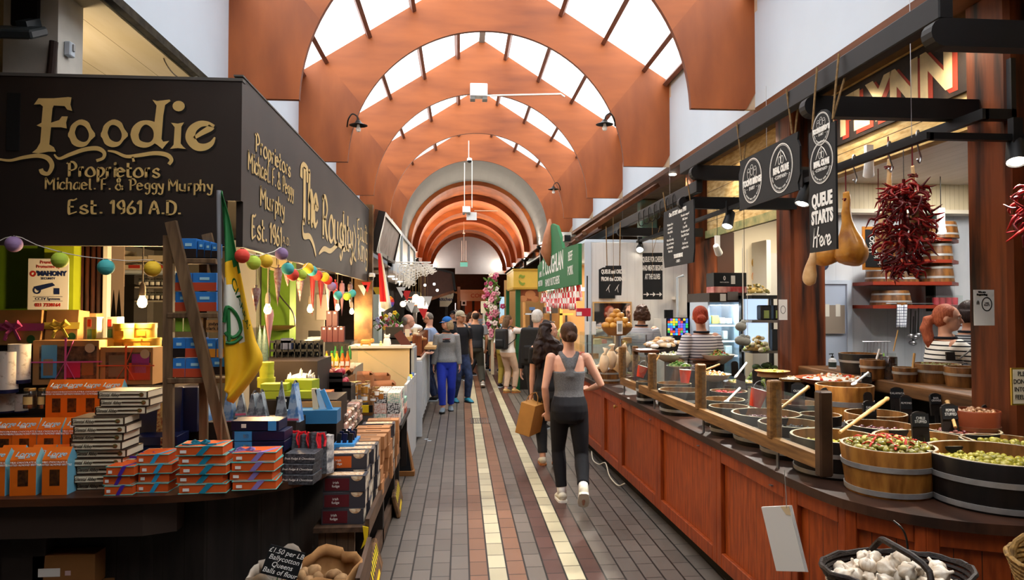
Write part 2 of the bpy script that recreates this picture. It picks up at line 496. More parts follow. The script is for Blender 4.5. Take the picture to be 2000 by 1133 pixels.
old_post=mat('old_timber','6c3414',.65,col2='1a0a04',scale=3.4,stretch=(3,3,.3),bump=.3,lo=.36,hi=.62,spec=.2)
worktop_m=mat('dark_worktop','44291c',.45,col2='24150e',scale=4,stretch=(3,.5,1),bump=.05)
oak=mat('oak_rail','8a6236',.45,col2='5f3f20',scale=9,stretch=(5,.4,5),bump=.08)
steel=mat('steel','9a9a9c',.3,metal=1)
iron=mat('dark_iron','2a2927',.45,metal=.8)
rope_m=mat('jute_rope','8f7149',.9,vary=.4,scale=60)
brass=mat('aged_brass','b39a62',.35,metal=1)
chalk_black=mat('chalkboard_black','1d1e20',.75,vary=.25,scale=5)
chalk_white=mat('chalk_white','e4e2dc',.8)
CT=.95
PATH=[V((1.575,9.3)),V((1.735,3.5)),V((1.80,3.1)),V((2.0,2.82)),V((2.38,2.66)),V((3.3,2.55))]
def path_at_px(px):
 """point of the counter front where it shows at this column"""
 for a,b in zip(PATH[:-1],PATH[1:]):
  for k in range(400):
   p=a.lerp(b,k/400)
   d=V((p.x,p.y,0));s=1000+FPX*d.dot(_rt)/d.dot(_fw)
   if s>=px:return p
 return PATH[-1]
def cabinet(p0,p1,label,door=False,n=0):
 d=(p1-p0);L=d.length
 t=thing('counter_cabinet',label,'cabinet',(p0.x,p0.y,0),math.atan2(d.y,d.x))
 z0,z1=.13,CT-.045
 w=.075 if L>.6 else .05
 mb=MB()
 for b in((0,w,z0,z1),(L-w,L,z0,z1),(w,L-w,z0,z0+.1),(w,L-w,z1-.085,z1)):mb.box(b[0],b[1],-.0,.03,b[2],b[3],.004)
 mb.B('frame',redframe,t)
 _bx(w-.01,L-w+.01,.028,.045,z0+.09,z1-.075).B('door' if door else 'panel',redwood,t)
 _bx(0.001,L-.001,.046,.45 if L>.8 else .09,z0-.02,z1).B('carcass',mat('cabinet_inside','2a1a10',.8),t)
 if door:
  _la([(.008,0),(.008,.015),(.019,.022),(.021,.034),(.012,.042),(0,.044)],14).B('knob',brass,t,(L-.09,-.0,z1-.1),rot=(pi/2,0,0),smooth=True)
 return t
cuts=[PATH[0]]+[path_at_px(p)for p in(1176,1209,1283,1396)]
cuts+=[PATH[1],PATH[2],PATH[3],PATH[4],PATH[5]]
labs=['red-stained boarded counter panel beside the bread tub, farthest along the olive counter','narrow red-stained cabinet with a small brass knob in the olive counter','red-stained counter panel next to the narrow door with the brass knob','wide red-stained counter panel in the middle of the olive counter','wide red-stained counter panel behind the hanging pad of paper','short red-stained panel where the counter starts to curve','red-stained curved corner panel behind the basket of garlic','red-stained counter panel with the iron hook above the garlic','red-stained counter panel behind the straw basket handle']
for i,(a,b)in enumerate(zip(cuts[:-1],cuts[1:])):cabinet(a,b,labs[i],door=(i==1))
def offset_path(P,d):
 out=[]
 for i,p in enumerate(P):
  a,b=P[max(i-1,0)],P[min(i+1,len(P)-1)]
  t=(b-a).normalized();out.append(V((p.x-t.y*d,p.y+t.x*d)))
 return out
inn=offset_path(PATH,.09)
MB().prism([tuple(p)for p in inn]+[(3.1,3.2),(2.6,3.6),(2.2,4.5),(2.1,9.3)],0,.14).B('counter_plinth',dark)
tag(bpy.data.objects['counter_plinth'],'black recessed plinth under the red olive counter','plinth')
fine=[V(p)for p in smooth_line([tuple(p)for p in PATH[1:]],6)]
edge=offset_path([PATH[0]]+fine,-.018)
wt=MB().prism([tuple(p)for p in edge]+[(3.3,3.5),(3.1,3.7),(2.62,4.4),(2.35,6.9),(2.2,9.3)],CT-.045,CT)
tag(wt.B('counter_worktop',worktop_m),'dark brown wooden worktop of the olive counter','worktop')
for(y0,y1),lab,nm in(((3.72,4.06),'massive dark timber post carrying the pinned paper notice, nearest on the olive stall','a'),((6.33,6.66),'massive dark timber post between the kitchen and the cheese fridge','b'),((9.1,9.42),'dark timber post behind the hanging story board','c')):
 mb=_bx(-.17,.17,-.17,.17,0,3.77,.025)
 tag(mb.B('timber_post',old_post,loc=(3.34,(y0+y1)/2,0)),lab,'post')
tag(_bx(3.2,3.5,11.9,12.2,2.6,3.77,.02).B('timber_post',mat('flaking_green_paint','5e7a68',.8,col2='6b5a3a',scale=5)),'flaking green painted timber post above the butcher wall','post')
cream_wall=planks('old_cream_boards','d0b582','a8874f',.2,'Z',.75,(1.2,1.2,5),.03,gapcol='3a2a18')
_bx(3.36,3.46,-1,9.3,3.03,3.77).B('wall_right_fascia',cream_wall,kind='structure')
_bx(3.36,3.46,6.6,12.2,2.8,3.03).B('wall_right_header',cream_wall,kind='structure')
_bx(3.33,3.36,6.66,9.1,2.78,2.88).B('trim_4',mat('green_painted_batten','6f7850',.7,col2='a89a68',scale=7),kind='structure')
wboards=planks('white_matchboard','e8e8e6','dcdcda',.11,'X',.6,(1,1,.3),.02,gapcol='b9b9b8')
_bx(1.73,3.22,9.36,9.46,0,2.74).B('wall_stall_end',wboards,kind='structure')
_bx(1.71,1.80,9.34,9.36,0,2.75).B('trim_5',white,kind='structure')
kwall=planks('white_kitchen_boards','d9dde2','c9cfd6',.19,'X',.5,(1,1,.3),.012,gapcol='aab0b8')
_bx(3.5,6.6,7.0,7.1,0,3.2).B('wall_kitchen_back',kwall,kind='structure')
_bx(6.6,6.7,2.4,12,0,3.2).B('wall_kitchen_right',kwall,kind='structure')
_bx(3.46,6.6,2.4,12,3.14,3.2).B('ceiling_kitchen',planks('kitchen_ceiling','dcd6cf','d0c9c0',.12,'X',.4,(1,.2,1),.03,gapcol='a9a29a'),kind='structure')
_bx(3.56,6.6,6.82,7.0,2.86,3.14).B('trim_6',planks('beadboard','e6d8b8','d9caa4',.05,'X',.6,(1,1,.3),.06,gapcol='b09e74'),kind='structure')
_bx(3.56,6.6,6.8,7.0,2.83,2.87).B('trim_7',mat('cream_moulding','efe6d0',.5),kind='structure')
_bx(3.5,3.56,6.66,9.3,0,3.2).B('wall_cheese_room',white,kind='structure')if False else None
_bx(3.6,6.6,9.36,9.46,0,3.2).B('wall_cheese_back',mat('warm_white_wall','e9dfca',.7),kind='structure')
tag(_bx(3.22,3.62,4.06,6.33,1.19,1.285,.008).B('serving_ledge',mat('ledge_timber','7a5330',.55,col2='432a14',scale=5,stretch=(4,.4,4))),'thick brown timber ledge between the posts, holding the kitchen tubs','ledge')
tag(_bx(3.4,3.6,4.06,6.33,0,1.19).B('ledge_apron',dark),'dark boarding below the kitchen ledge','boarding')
# overhead black frame
RX=2.15
def stadium_bar(mb,a,b,h,w):
 """beam with a rounded outer end at a"""
 a,b=V(a),V(b);d=(b-a).normalized();L=(b-a).length
 pts=[(L,h/2)]+[(h/2-h/2*math.sin(t),h/2*math.cos(t))for t in[pi*i/8 for i in range(9)]]+[(L,-h/2)]
 u=V((0,0,1));s=d.cross(u)
 m=Matrix(((d.x,s.x,u.x,a.x),(d.y,s.y,u.y,a.y),(d.z,s.z,u.z,a.z),(0,0,0,1)))
 o=mb.M;mb.M=m;mb.prism(pts[::-1],-w/2,w/2,'XZ');mb.M=o
z1,z2=3.19,2.94
t=thing('overhead_rail','long black timber rail over the near olive counter, with rounded ends','rail',(RX,4,z1))
_bx(-.035,.035,-1.15,2.45,-.06,.06,.006).B('beam',black,t)
for Y,nm,x1 in((2.86,'corner',4.4),(3.97,'arm',3.22),(6.0,'arm',3.4)):
 mb=MB();stadium_bar(mb,(-.09,Y-4,-.13),(x1-RX,Y-4,-.13),.125,.07);mb.B('cross_arm',black,t)
t=thing('overhead_rail','long black timber rail with a row of hooks over the far counter','rail',(RX,9,z2))
_bx(-.03,.03,-3.0,2.7,-.055,.055,.006).B('beam',black,t)
for Y in(6.35,8.9,11.6):
 mb=MB();stadium_bar(mb,(-.09,Y-9,-.1),(3.22-RX,Y-9,-.1),.11,.065);mb.B('cross_arm',black,t)
hook_pts=[(0,0,.03),(-.035,0,.02),(-.035,0,-.09),(-.02,0,-.125),(.005,0,-.13),(.025,0,-.11),(.028,0,-.09)]
hk=_tu(smooth_line(hook_pts,3),.006,6)
for i in range(7):
 h=hk.B('hook',iron,t,(-.005,-2.35+i*.22,-.0),rz=.0)
t=thing('hook_bar','black iron bar between the timber posts, hung with hams and chillies','bar',(3.02,4.9,2.965))
_bx(-.02,.02,-1.2,1.3,-.03,.03).B('bar',black,t)
_bx(.0,.19,-1.2,-1.14,-.03,.03).B('bracket',black,t)
_bx(.16,.19,-1.2,-1.14,-.03,.33).B('bracket',black,t)
for i,y in enumerate((4.25,4.55,4.98,5.6)):
 o=_tu(smooth_line([(.02,0,.0),(.0,0,.07),(-.035,0,.05),(-.03,0,0),(0,0,-.06),(.03,0,-.1),(.01,0,-.14),(-.03,0,-.12)],4),.006,6).B('steel_hook',steel,loc=(3.0,y,2.935),rz=.6)
 tag(o,None,'hook','steel hooks on the black bar');o['label']=['steel S-hook on the black bar beside the near timber post','steel S-hook holding the chilli bunch','steel S-hook above the hanging hams','steel S-hook on the black bar behind the tall hanging sign'][i]
TX,TZ=2.5,2.765
t=thing('lighting_track','thin black lighting track running over the olive counter','lighting track',(TX,7,TZ))
_bx(-.02,.02,-3.55,6,-.018,.018).B('track',black,t)
_bx(-.0,1.5,-3.55,-3.51,-.018,.018).B('track',black,t)
for y in(-3.4,-1.6,1,3.4):_tu([(0,y,0),(0,y,.9)],.002,4).B('hanger_wire',steel,t)
warm_lamp=mat('spot_lamp_lens','fff4e0',.3,emit=30)
def spotlight(loc,aim,label,e=40,col=(1,.93,.82),body=black,r=.05,cone=1.55):
 loc,aim=V(loc),V(aim)
 t=thing('spotlight',label,'spotlight',loc)
 d=(aim-loc).normalized();R=d.to_track_quat('Z','Y').to_matrix()
 mb=MB();mb.M=R.to_4x4()
 mb.lathe([(r*.62,-.08),(r*.8,-.07),(r*1.05,.085),(r*.97,.085),(r*.9,.07),(0,.069)],16)
 mb.B('lamp_head',body,t,smooth=True)
 _bx(-.028,.028,-.02,.02,-.02,.17).B('adapter',body,t)
 mb=MB();mb.M=R.to_4x4();mb.lathe([(r*.9,.07),(r*.6,.088),(0,.092)],16)
 mb.B('lens',warm_lamp,t,smooth=True)
 lamp('spot_beam','SPOT',loc+d*.11,e,col,.03,aim,cone,.6)
 return t
for px,py,aim,lab,e in((1984,292,(2.5,2.75,.9),'black spotlight shining in front of the near timber post',230),(1572,378,(1.9,4.6,1),'black spotlight hanging between the two olive company signs',300),(1424,428,(1.8,5.6,1),'black spotlight below the hooks of the far rail',240),(1250,482,(1.9,7.4,1),'small black spotlight above the arrows board',170),(1198,515,(2.0,8.6,1.2),'small black spotlight above the corner queue board',150)):
 p=at(px,py,X=TX)if px<1900 else at(px,py,Y=3.46)
 spotlight((p.x,p.y,p.z),aim,lab,e)
for i,px in enumerate((1795,1603,1458,1384,1311)):
 py=599-(px-900)*.667
 p=at(px,py,X=XR+.1)
 o=_la([(.05,.012),(.05,0),(.035,-.006),(0,-.008)],14).B('downlight',warm_lamp,loc=(XR+.12,p.y,ZB-.06),smooth=True)
 tag(o,['round recessed downlight under the wall edge above the sign of the olive stall','recessed downlight above the tall queue sign','recessed downlight above the end of the near black rail','recessed downlight above the twin olive company sign','recessed downlight above the green post'][i],'downlight')
 lamp('downlight_beam','SPOT',(XR+.2,p.y,ZB-.09),45,(1,.85,.62),.03,(3.3,p.y,2.9),2.2,.8)
def hang_ropes(parent,pts):
 for a,b in pts:_tu([a,((a[0]+b[0])/2,(a[1]+b[1])/2+.004,(a[2]+b[2])/2),b],.006,6).B('rope',rope_m,parent)
def ring_mb(mb,rx,ry,w,z=0,n=36,c=(0,0)):
 v=[]
 for k in range(n):
  a=2*pi*k/n
  for q in(0,w):v.append((c[0]+(rx-q)*math.cos(a),c[1]+(ry-q)*math.sin(a),z))
 mb.add(v,[(2*k,2*((k+1)%n),2*((k+1)%n)+1,2*k+1)for k in range(n)])
def roundel(parent,F,r,top,lines,motif):
 mb=MB();mb.M=F
 ring_mb(mb,r,r*1.0,r*.04,.003);ring_mb(mb,r*.93,r*.93,r*.015,.003)
 if motif=='olive':
  for s,a in((-1,.5),(1,.35),(0,0)):
   ribbon(mb,[(x,y,w)for x,y,w in smooth_line([(0,r*.75,.004),(s*r*.25,r*.55,r*.06),(s*r*.5,r*.2,.003)],5)],.003)
  for c in(-.12,.12):ring_mb(mb,r*.11,r*.17,r*.025,.003,14,(c*r,r*.33))
  ribbon(mb,[(0,r*.8,r*.03),(0,r*.5,r*.03)],.003)
 else:
  for c,h in((-.33,.5),(0,.62),(.33,.5)):
   ring_mb(mb,r*.13,r*.1,r*.02,.003,14,(c*r,r*h))
   ribbon(mb,smooth_line([((c-.13)*r,r*h,r*.02),((c-.14)*r,r*(h-.25),r*.02),(c*r,r*(h-.38),r*.02),((c+.14)*r,r*(h-.25),r*.02),((c+.13)*r,r*h,r*.02)],4),.003)
 ribbon(mb,[(-r*.6,-r*.33,r*.015),(-r*.42,-r*.33,r*.015)],.003);ribbon(mb,[(r*.6,-r*.33,r*.015),(r*.42,-r*.33,r*.015)],.003)
 mb.B('emblem',chalk_white,parent)
 text(top,r*.36,chalk_white,parent,F@Matrix.Translation((0,-r*.05,.003)),bold=.004,sx=.72)
 text(lines,r*.22,chalk_white,parent,F@Matrix.Translation((0,-r*.34,.003)),sx=.8,gap=1.2)
 small='FROM INSIDE WEST CORK VILLAGE' if motif!='olive' else 'FROM INSIDE WEST CORK VILLAGE'
 n=len(small)
 for i,ch in enumerate(small):
  if ch==' ':continue
  a=-pi/2+(i-n/2)*.085
  text(ch,r*.11,chalk_white,parent,F@Matrix.Translation((r*.82*math.cos(a),r*.82*math.sin(a),.003))@Matrix.Rotation(a+pi/2,4,'Z'),name='lettering')if i%1==0 else None
def merge_text(parent):
 """the letters of one sign are one painted mesh"""
 ch=[c for c in parent.children if c.name.startswith(('lettering','emblem'))]
 if len(ch)<2:return
 by={}
 for c in ch:by.setdefault(c.data.materials[0].name,[]).append(c)
 for k,cs in by.items():
  mb=MB()
  for c in cs:
   mb.add([v.co for v in c.data.vertices],[tuple(p.vertices)for p in c.data.polygons])
   me=c.data;bpy.data.objects.remove(c);bpy.data.meshes.remove(me)
  mb.B('lettering',MATS[k],parent)
def board(name,label,F,outline,th=.012,m=None,cat='sign'):
 t=thing(name,label,cat,F.to_translation(),rot=F.to_euler())
 MB().prism(outline,-th,0).B('board',m or chalk_black,t)
 return t
I4=Matrix.Identity(4)
yA,yB=at(1443,360,X=RX).y,at(1562,310,X=RX).y
zT,zB2=at(1500,287,X=RX).z,at(1500,392,X=RX).z
w,h=yA-yB,zT-zB2
F=frame((RX,(yA+yB)/2,(zT+zB2)/2),*FACE_LEFT)
c=.07
out=[(-w/2,-h/2),(w/2-.02,-h/2),(w/2-.03,-h/2+.05),(w/2,-h/2+c*1.4),(w/2,h/2-c*1.4),(w/2-.03,h/2-.05),(w/2-.02,h/2),(-w/2+.02,h/2),(-w/2+.03,h/2-.05),(-w/2,h/2-c*1.4),(-w/2,-h/2+c*1.4),(-w/2+.02,-h/2+.03)]
t=board('hanging_sign','black hanging board with two white round olive and dairy emblems side by side',F,out)
roundel(t,Matrix.Translation((-w*.245,0,0)),h*.44,"TOON'S BRIDGE",'DAIRY','cheese')
roundel(t,Matrix.Translation((w*.235,0,0)),h*.44,'REAL OLIVE','COMPANY','olive')
merge_text(t)
hang_ropes(t,[((s*w*.42,h/2,k_*.01),(s*w*.42,z1+.07-F.to_translation().z,k_*.045))for s in(-1,1)for k_ in(-1,1)])
yA,yB=at(1609,360,X=RX).y,at(1663,360,X=RX).y
zT,zB2=at(1630,217,X=RX).z,at(1640,490,X=RX).z
w,h=yA-yB,zT-zB2
F=frame((RX-.09,(yA+yB)/2,(zT+zB2)/2),*FACE_LEFT)
out=[(-w/2,-h/2),(w/2,-h/2),(w/2,h/2-w*.35)]+[(w*.36*math.cos(a),h/2-w*.36+w*.36*math.sin(a))for a in[pi*i/8 for i in range(9)]]+[(-w/2,h/2-w*.35)]
t=board('hanging_sign','tall narrow black hanging board reading queue starts here',F,out)
roundel(t,Matrix.Translation((0,h/2-w*.38,0)),w*.33,"TOON'S BRIDGE",'DAIRY','cheese')
roundel(t,Matrix.Translation((0,h/2-w*1.05,0)),w*.43,'REAL OLIVE','COMPANY','olive')
text('QUEUE\nSTARTS',w*.36,chalk_white,t,Matrix.Translation((0,-h*.2,.002)),bold=.005,sx=.66,line=.95)
hp=[(-.34,-.02),(-.3,.2),(-.36,-.28),None,(-.14,.22),(-.2,-.05),(-.22,-.3),None,(-.32,-.05),(-.1,.0),None,(-.08,-.2),(.02,-.12),(-.02,-.04),(-.09,-.12),(-.05,-.26),(.04,-.22),(.1,-.05),None,(.1,-.05),(.09,-.27),None,(.1,-.12),(.17,-.03),(.2,-.08),None,(.22,-.2),(.31,-.12),(.27,-.03),(.2,-.14),(.24,-.27),(.36,-.2)]
mb=MB();cur=[]
for p in hp+[None]:
 if p is None:
  ribbon(mb,[(x*w*.95,y*w*.8-h*.385,.012)for x,y in smooth_line(cur,4)],.003);cur=[]
 else:cur.append(p)
mb.B('lettering',chalk_white,t)
merge_text(t)
hang_ropes(t,[((-w*.35,h/2-w*.3,0),(-w*.33,z1+.07-F.to_translation().z,-.03)),((w*.42,h/2-w*.3,0),(w*.35,z1+.07-F.to_translation().z,-.125)),((w*.42,h/2-w*.3,0),(w*.42,z1+.07-F.to_translation().z,-.04))])
yA,yB=at(1305,460,X=RX).y,at(1366,460,X=RX).y
zT,zB2=at(1335,402,X=RX).z,at(1335,518,X=RX).z
w,h=yA-yB,zT-zB2
F=frame((RX-.05,(yA+yB)/2,(zT+zB2)/2),*FACE_LEFT)
out=[(-w/2+.03,-h/2),(w/2-.03,-h/2),(w/2,-h*.3),(w/2,h*.3),(w/2-.02,h/2),(-w/2+.02,h/2),(-w/2,h*.3),(-w/2,-h*.3)]
t=board('hanging_sign','black hanging board telling the dairy story in white lettering',F,out)
text('Our STORY since 1993',h*.1,chalk_white,t,Matrix.Translation((0,h*.4,.002)),bold=.002,sx=.95)
text('We have a Farm\nand a herd of\nWater Buffalo\nin\nWest Cork making\nDairy, our Creamery\nis in Toonsbridge\nWest Cork',h*.058,chalk_white,t,Matrix.Translation((-w*.25,.0,.002)),sx=.85,shear=.2,line=1.15)
text('We make a range of\nMilk Cheese\nand\nCows Milk\nWe make a range of\nSheep Milk Cheese\nand\nPlus from our\nneighbours farm',h*.058,chalk_white,t,Matrix.Translation((w*.24,.04*h,.002)),sx=.85,shear=.2,line=1.15)
text("TOON'S BRIDGE",h*.085,chalk_white,t,Matrix.Translation((.02*w,-h*.34,.002)),bold=.003,sx=.75)
text('- DAIRY -',h*.07,chalk_white,t,Matrix.Translation((.02*w,-h*.43,.002)),sx=.9)
merge_text(t)
hang_ropes(t,[((s*w*.4,h/2,0),(s*w*.4,h/2+.2,.03))for s in(-1,1)])
p0,p1=at(1256,585,Y=8.7),at(1293,494,Y=8.7)
w,h=p1.x-p0.x,p1.z-p0.z
F=frame(((p0.x+p1.x)/2,8.7,(p0.z+p1.z)/2),(1,-.25,0),(0,0,1))
t=board('hanging_sign','black hand-lettered board with three white arrows at its foot',F,[(-w/2,-h/2),(w/2,-h/2),(w/2,h/2),(-w/2,h/2)])
text('QUEUE FOR CHEESE\nAND MEATS BEGINS\nAT THE OLIVES',h*.155,chalk_white,t,Matrix.Translation((0,h*.17,.002)),sx=.3,line=1.2,bold=.003)
mb=MB()
for i in(-1,0,1):
 x=i*w*.32
 ribbon(mb,[(x-w*.14,-h*.39,.012),(x+w*.05,-h*.39,.012)],.003)
 mb.add([(x+w*.02,-h*.34,.003),(x+w*.02,-h*.44,.003),(x+w*.15,-h*.39,.003)],[(0,1,2)])
mb.B('lettering',chalk_white,t);merge_text(t)
_tu([(0,h/2,0),(.1,h/2+.35,0)],.003,5).B('cord',rope_m,t)
p0,p1=at(1183,577,Y=8.5),at(1213,519,Y=8.5)
w,h=p1.x-p0.x,p1.z-p0.z
F=frame(((p0.x+p1.x)/2,8.5,(p0.z+p1.z)/2),(1,-.2,0),(0,0,1))
t=board('hanging_sign','small black roped board about ordering from the corner, with pointing hands',F,[(-w/2,-h/2),(w/2,-h/2),(w/2+.01,0),(w/2,h/2),(-w/2,h/2),(-w/2-.01,0)])
text('QUEUE and ORDER\nFROM the CORNER',h*.19,chalk_white,t,Matrix.Translation((0,h*.17,.002)),sx=.5,bold=.003,line=1.3)
mb=MB()
for x in(-.06,.05):ribbon(mb,smooth_line([(x-.03,-.13,.005),(x,-.08,.008),(x+.02,-.05,.005),(x,-.09,.006),(x+.01,-.15,.005)],3),.003)
mb.B('lettering',chalk_white,t);merge_text(t)
hang_ropes(t,[((-w*.4,h/2,0),(-w*.45,h/2+.5,0)),((w*.4,h/2,0),(w*.45,h/2+.55,0))])
p0,p1=at(1171,583,Y=9.3),at(1202,522,Y=9.3)
tag(MB().prism([(p0.x,p0.z),(p1.x,p0.z),(p1.x,p1.z-.03),(p1.x-.06,p1.z),(p0.x+.06,p1.z),(p0.x,p1.z-.03)],9.33,9.35,'XZ').B('blank_board',chalk_black),'blank black board leaning on the white wall behind the corner queue board','board')
yN,yF=4.07,at(1565,230,X=3.35).y
t=thing('painted_name_board','old black name board with large cream and red letters on the cream boards','sign',(3.35,(yN+yF)/2,3.5))
wN=yF-yN
_bx(-.012,.008,-wN/2,wN/2,-.22,.24).B('board',mat('flaking_black_paint','2b2320',.7,col2='4a3a2c',scale=8,lo=.2,hi=.5),t)
Fn=frame((-.013,0,0),*FACE_LEFT)
text("O'FLYNN",.44,mat('faded_red_letter','a8402c',.7,vary=.3),t,Fn@Matrix.Translation((-.0+.02,-.03,.001)),bold=.028,sx=wN/2.35,name='letter_shade')
text("O'FLYNN",.44,mat('cream_letter','e6cf9e',.7,vary=.2),t,Fn@Matrix.Translation((-.02,-.005,.003)),bold=.02,sx=wN/2.35)
# TUBS, OLIVES, FOOD ON THE OLIVE COUNTER
def stave(name,c1,c2):return mat(name,c1,.4,col2=c2,scale=7,stretch=(3,3,.5),bump=.1)
tub_light=stave('honey_staves','a8702f','6e4014')
tub_dark=stave('black_stained_staves','1e1917','120f0e')
tub_brown=stave('brown_staves','85572a','4a2c12')
tub_in=stave('oiled_inside_staves','8a5a2c','56340f')
rim_m=mat('pale_worn_rim','a89a80',.5,vary=.3,scale=30)
hoop_m=mat('galvanised_hoop','b0afad',.42,metal=.45,vary=.2,scale=20)
copper=mat('copper_hoop','b98a62',.35,metal=.9)
terra=mat('dark_terracotta','7c3a20',.35,vary=.2)
TUBS=[]
def tub(label,loc,r,h,m,hoops=(.2,.62),hm=None,fill=.75,nested=None,taper=.88,name='wooden_tub',ey=1,group=None):
 t=thing(name,label,'tub',loc,group=group)
 th=max(.012,r*.075);rb=r*taper;zi=h*(fill-.28)
 n=40 if r>.15 else 28
 ri=lambda z:rb+(r-rb)*z/h-th
 _la([(0,0),(rb,0),(r,h-.006),(r-.003,h)],n,ey=ey,cap1=False).B('staves',m,t,smooth=True)
 _la([(r-.003,h),(r-th+.002,h),(r-th,h-.004)],n,ey=ey).B('rim',rim_m,t,smooth=True)if False else None
 mb=MB();prof=[(r-.003,h),(r-th,h),(ri(zi),zi),(0,zi)]
 mb.lathe(prof,n,ey=ey,cap0=False)
 mb.mi=[1]*n+[0]*(len(mb.f)-n)
 mb.B('inside',[tub_in if m is not terra else terra,rim_m if m is not terra else terra],t,smooth=True)
 for f in hoops:
  z=h*f;rr=rb+(r-rb)*z/h;hw=max(.009,h*.055)
  _la([(rr-.004,z-hw),(rr+.0045,z-hw),(rr+.0045+(r-rb)/h*hw*2,z+hw),(rr,z+hw)],n,ey=ey,closed=True).B('hoop',hm or hoop_m,t,smooth=True)
 TUBS.append(t)
 return t,V(loc)+V((0,0,h*fill-h*.28)),ri(h*fill)*.97,h*.28
def tub_px(label,cx,cy,half,m,h=.21,base=CT,**k):
 p=at(cx,cy,Z=base+h)
 r=half/FPX*(V((p.x,p.y,0)).dot(_fw))*1.0
 return tub(label,(p.x,p.y,base),r,h,m,**k)
def olive_mat(n,a,b):return mat(n,a,.22,col2=b,scale=30,spec=.6)
OL={'green':[olive_mat('green_olive_skin','b3a638','8a8526'),olive_mat('pale_olive_skin','c4b755','9c9440'),olive_mat('deep_olive_skin','8f8530','6d6a22')],'mixed':[olive_mat('khaki_olive_skin','8d7f3a','635a28'),olive_mat('pale_olive_skin','',''),olive_mat('deep_olive_skin','','')],'kalamata':[olive_mat('purple_olive_skin','57202a','2c1014'),olive_mat('wine_olive_skin','742f33','3e1519')],'pink':[olive_mat('pink_olive_skin','8a4a3e','5e2a26'),olive_mat('wine_olive_skin','',''),olive_mat('dusky_olive_skin','a3675a','6f3a33')],'black':[olive_mat('black_olive_skin','1d1517','0d0a0b')],'nut':[olive_mat('tan_olive_skin','b98f6a','8a5f40')]}
OLM={}
def olive_proto(kind,i):
 k=(kind,i)
 if k not in OLM:
  mb=MB().ell((0,0,0),(1,.78,.78),12,9)
  me=bpy.data.meshes.new(kind+'_olive');me.from_pydata(mb.v,[],mb.f)
  me.polygons.foreach_set('use_smooth',[True]*len(me.polygons));me.materials.append(OL[kind][i]);OLM[k]=me
 return OLM[k]
def olives(spec,n,kind,size,label,group,mound=.5,seed=1,arc=None,bed=True,squash=1,edge=.95):
 """n single olives heaped on a bed of the same olives"""
 t,c,R,depth=spec
 rg=random.Random(seed)
 bedm=OL[kind][0]
 mb=MB()
 for _ in range(int(150*(R/.17)**2)):
  a,q=rg.uniform(0,2*pi),R*.97*math.sqrt(rg.random())
  mb.M=Matrix.Translation((q*math.cos(a),q*math.sin(a)*squash,depth*.8+rg.uniform(-.006,.004)+mound*size*(1-(q/R)**2)))@Matrix.Rotation(rg.uniform(0,6),4,'Z')@Matrix.Rotation(rg.uniform(-.5,.5),4,'X')
  mb.ell((0,0,0),(size,size*.78,size*.78),7,5)
 mb.M=Matrix();mb.lathe([(R*.99,depth*.55),(R*.6,depth*.8),(0,depth*.8+mound*size)],20,ey=squash)
 o=mb.B(kind+'_olive_bed',bedm,loc=c,smooth='all')
 tag(o,'mass of olives filling the '+group.split(' in the ')[-1],'olives',kind='stuff')
 pts=[]
 for tr in range(n*40):
  if len(pts)>=n:break
  a,q=rg.uniform(0,2*pi),R*edge*math.sqrt(rg.random())
  x,y=q*math.cos(a),q*math.sin(a)*squash
  if all((x-u)**2+(y-v)**2>(1.45*size)**2 for u,v in pts):pts.append((x,y))
 for x,y in pts:
  q=math.hypot(x,y/squash)
  o=bpy.data.objects.new('olive',olive_proto(kind,rg.randrange(len(OL[kind]))))
  COL.objects.link(o)
  o.location=c+V((x,y,depth*.8+size*.55+mound*size*(1-(q/R)**2)+rg.uniform(-.002,.004)))
  o.rotation_euler=(rg.uniform(-.4,.4),rg.uniform(-.4,.4),rg.uniform(0,6))
  s=size*rg.uniform(.88,1.1);o.scale=(s,s,s)
  tag(o,label,'olive',group)
B1=tub_px('honey-coloured wooden tub of chilli stuffed olives at the end of the glass guard',1734,868,85,tub_light,h=.225,hoops=(.1,.62),fill=.97)
olives(B1,62,'mixed',.0175,'olive heaped with red chilli strips in the honey-coloured tub','olives in the honey-coloured tub',mound=2.2,seed=3)
rg=random.Random(5)
chil_m=mat('red_chilli_strip','d5341c',.3,col2='a81f10',scale=20)
cm=None
for i in range(34):
 a,q=rg.uniform(0,6.28),B1[2]*.92*math.sqrt(rg.random())
 if cm is None:
  mb=_tu([(-.024,0,0),(-.012,.002,.004),(0,0,.006),(.012,-.002,.004),(.024,.001,-.001)],[.0028,.005,.0055,.005,.002],7,flat=.6)
  o=mb.B('chilli_strip',chil_m,smooth='all');cm=o
 else:o=cm.copy();COL.objects.link(o)
 o.location=B1[1]+V((q*math.cos(a),q*math.sin(a),B1[3]*.8+.016+.034*(1-(q/B1[2])**2)+rg.uniform(0,.008)))
 o.rotation_euler=(rg.uniform(-.6,.6),rg.uniform(-.8,.8),rg.uniform(0,6));s=rg.uniform(.7,1.2);o.scale=(s,s,s)
 tag(o,'red chilli strip among the olives of the honey-coloured tub','chilli strip','chilli strips in the honey-coloured tub')
B2=tub_px('big black stained wooden tub of green olives at the near right of the counter',1945,884,126,tub_dark,h=.225,hoops=(.1,.6),fill=.78)
olives(B2,62,'green',.0165,'green olive in the big black tub at the near right','green olives in the big black tub',mound=.9,seed=8)
B3=tub_px('black wooden tub of green olives behind the end post of the glass guard',1630,850,82,tub_dark,h=.2,hoops=(.12,.62),fill=.72)
olives(B3,26,'green',.015,'green olive in the black tub behind the guard end post','green olives in the black tub behind the guard end post',seed=12)
B4=tub_px('wooden tub of green olives with the chilli stuffed name board',1801,854,88,tub_dark,h=.2,fill=.8)
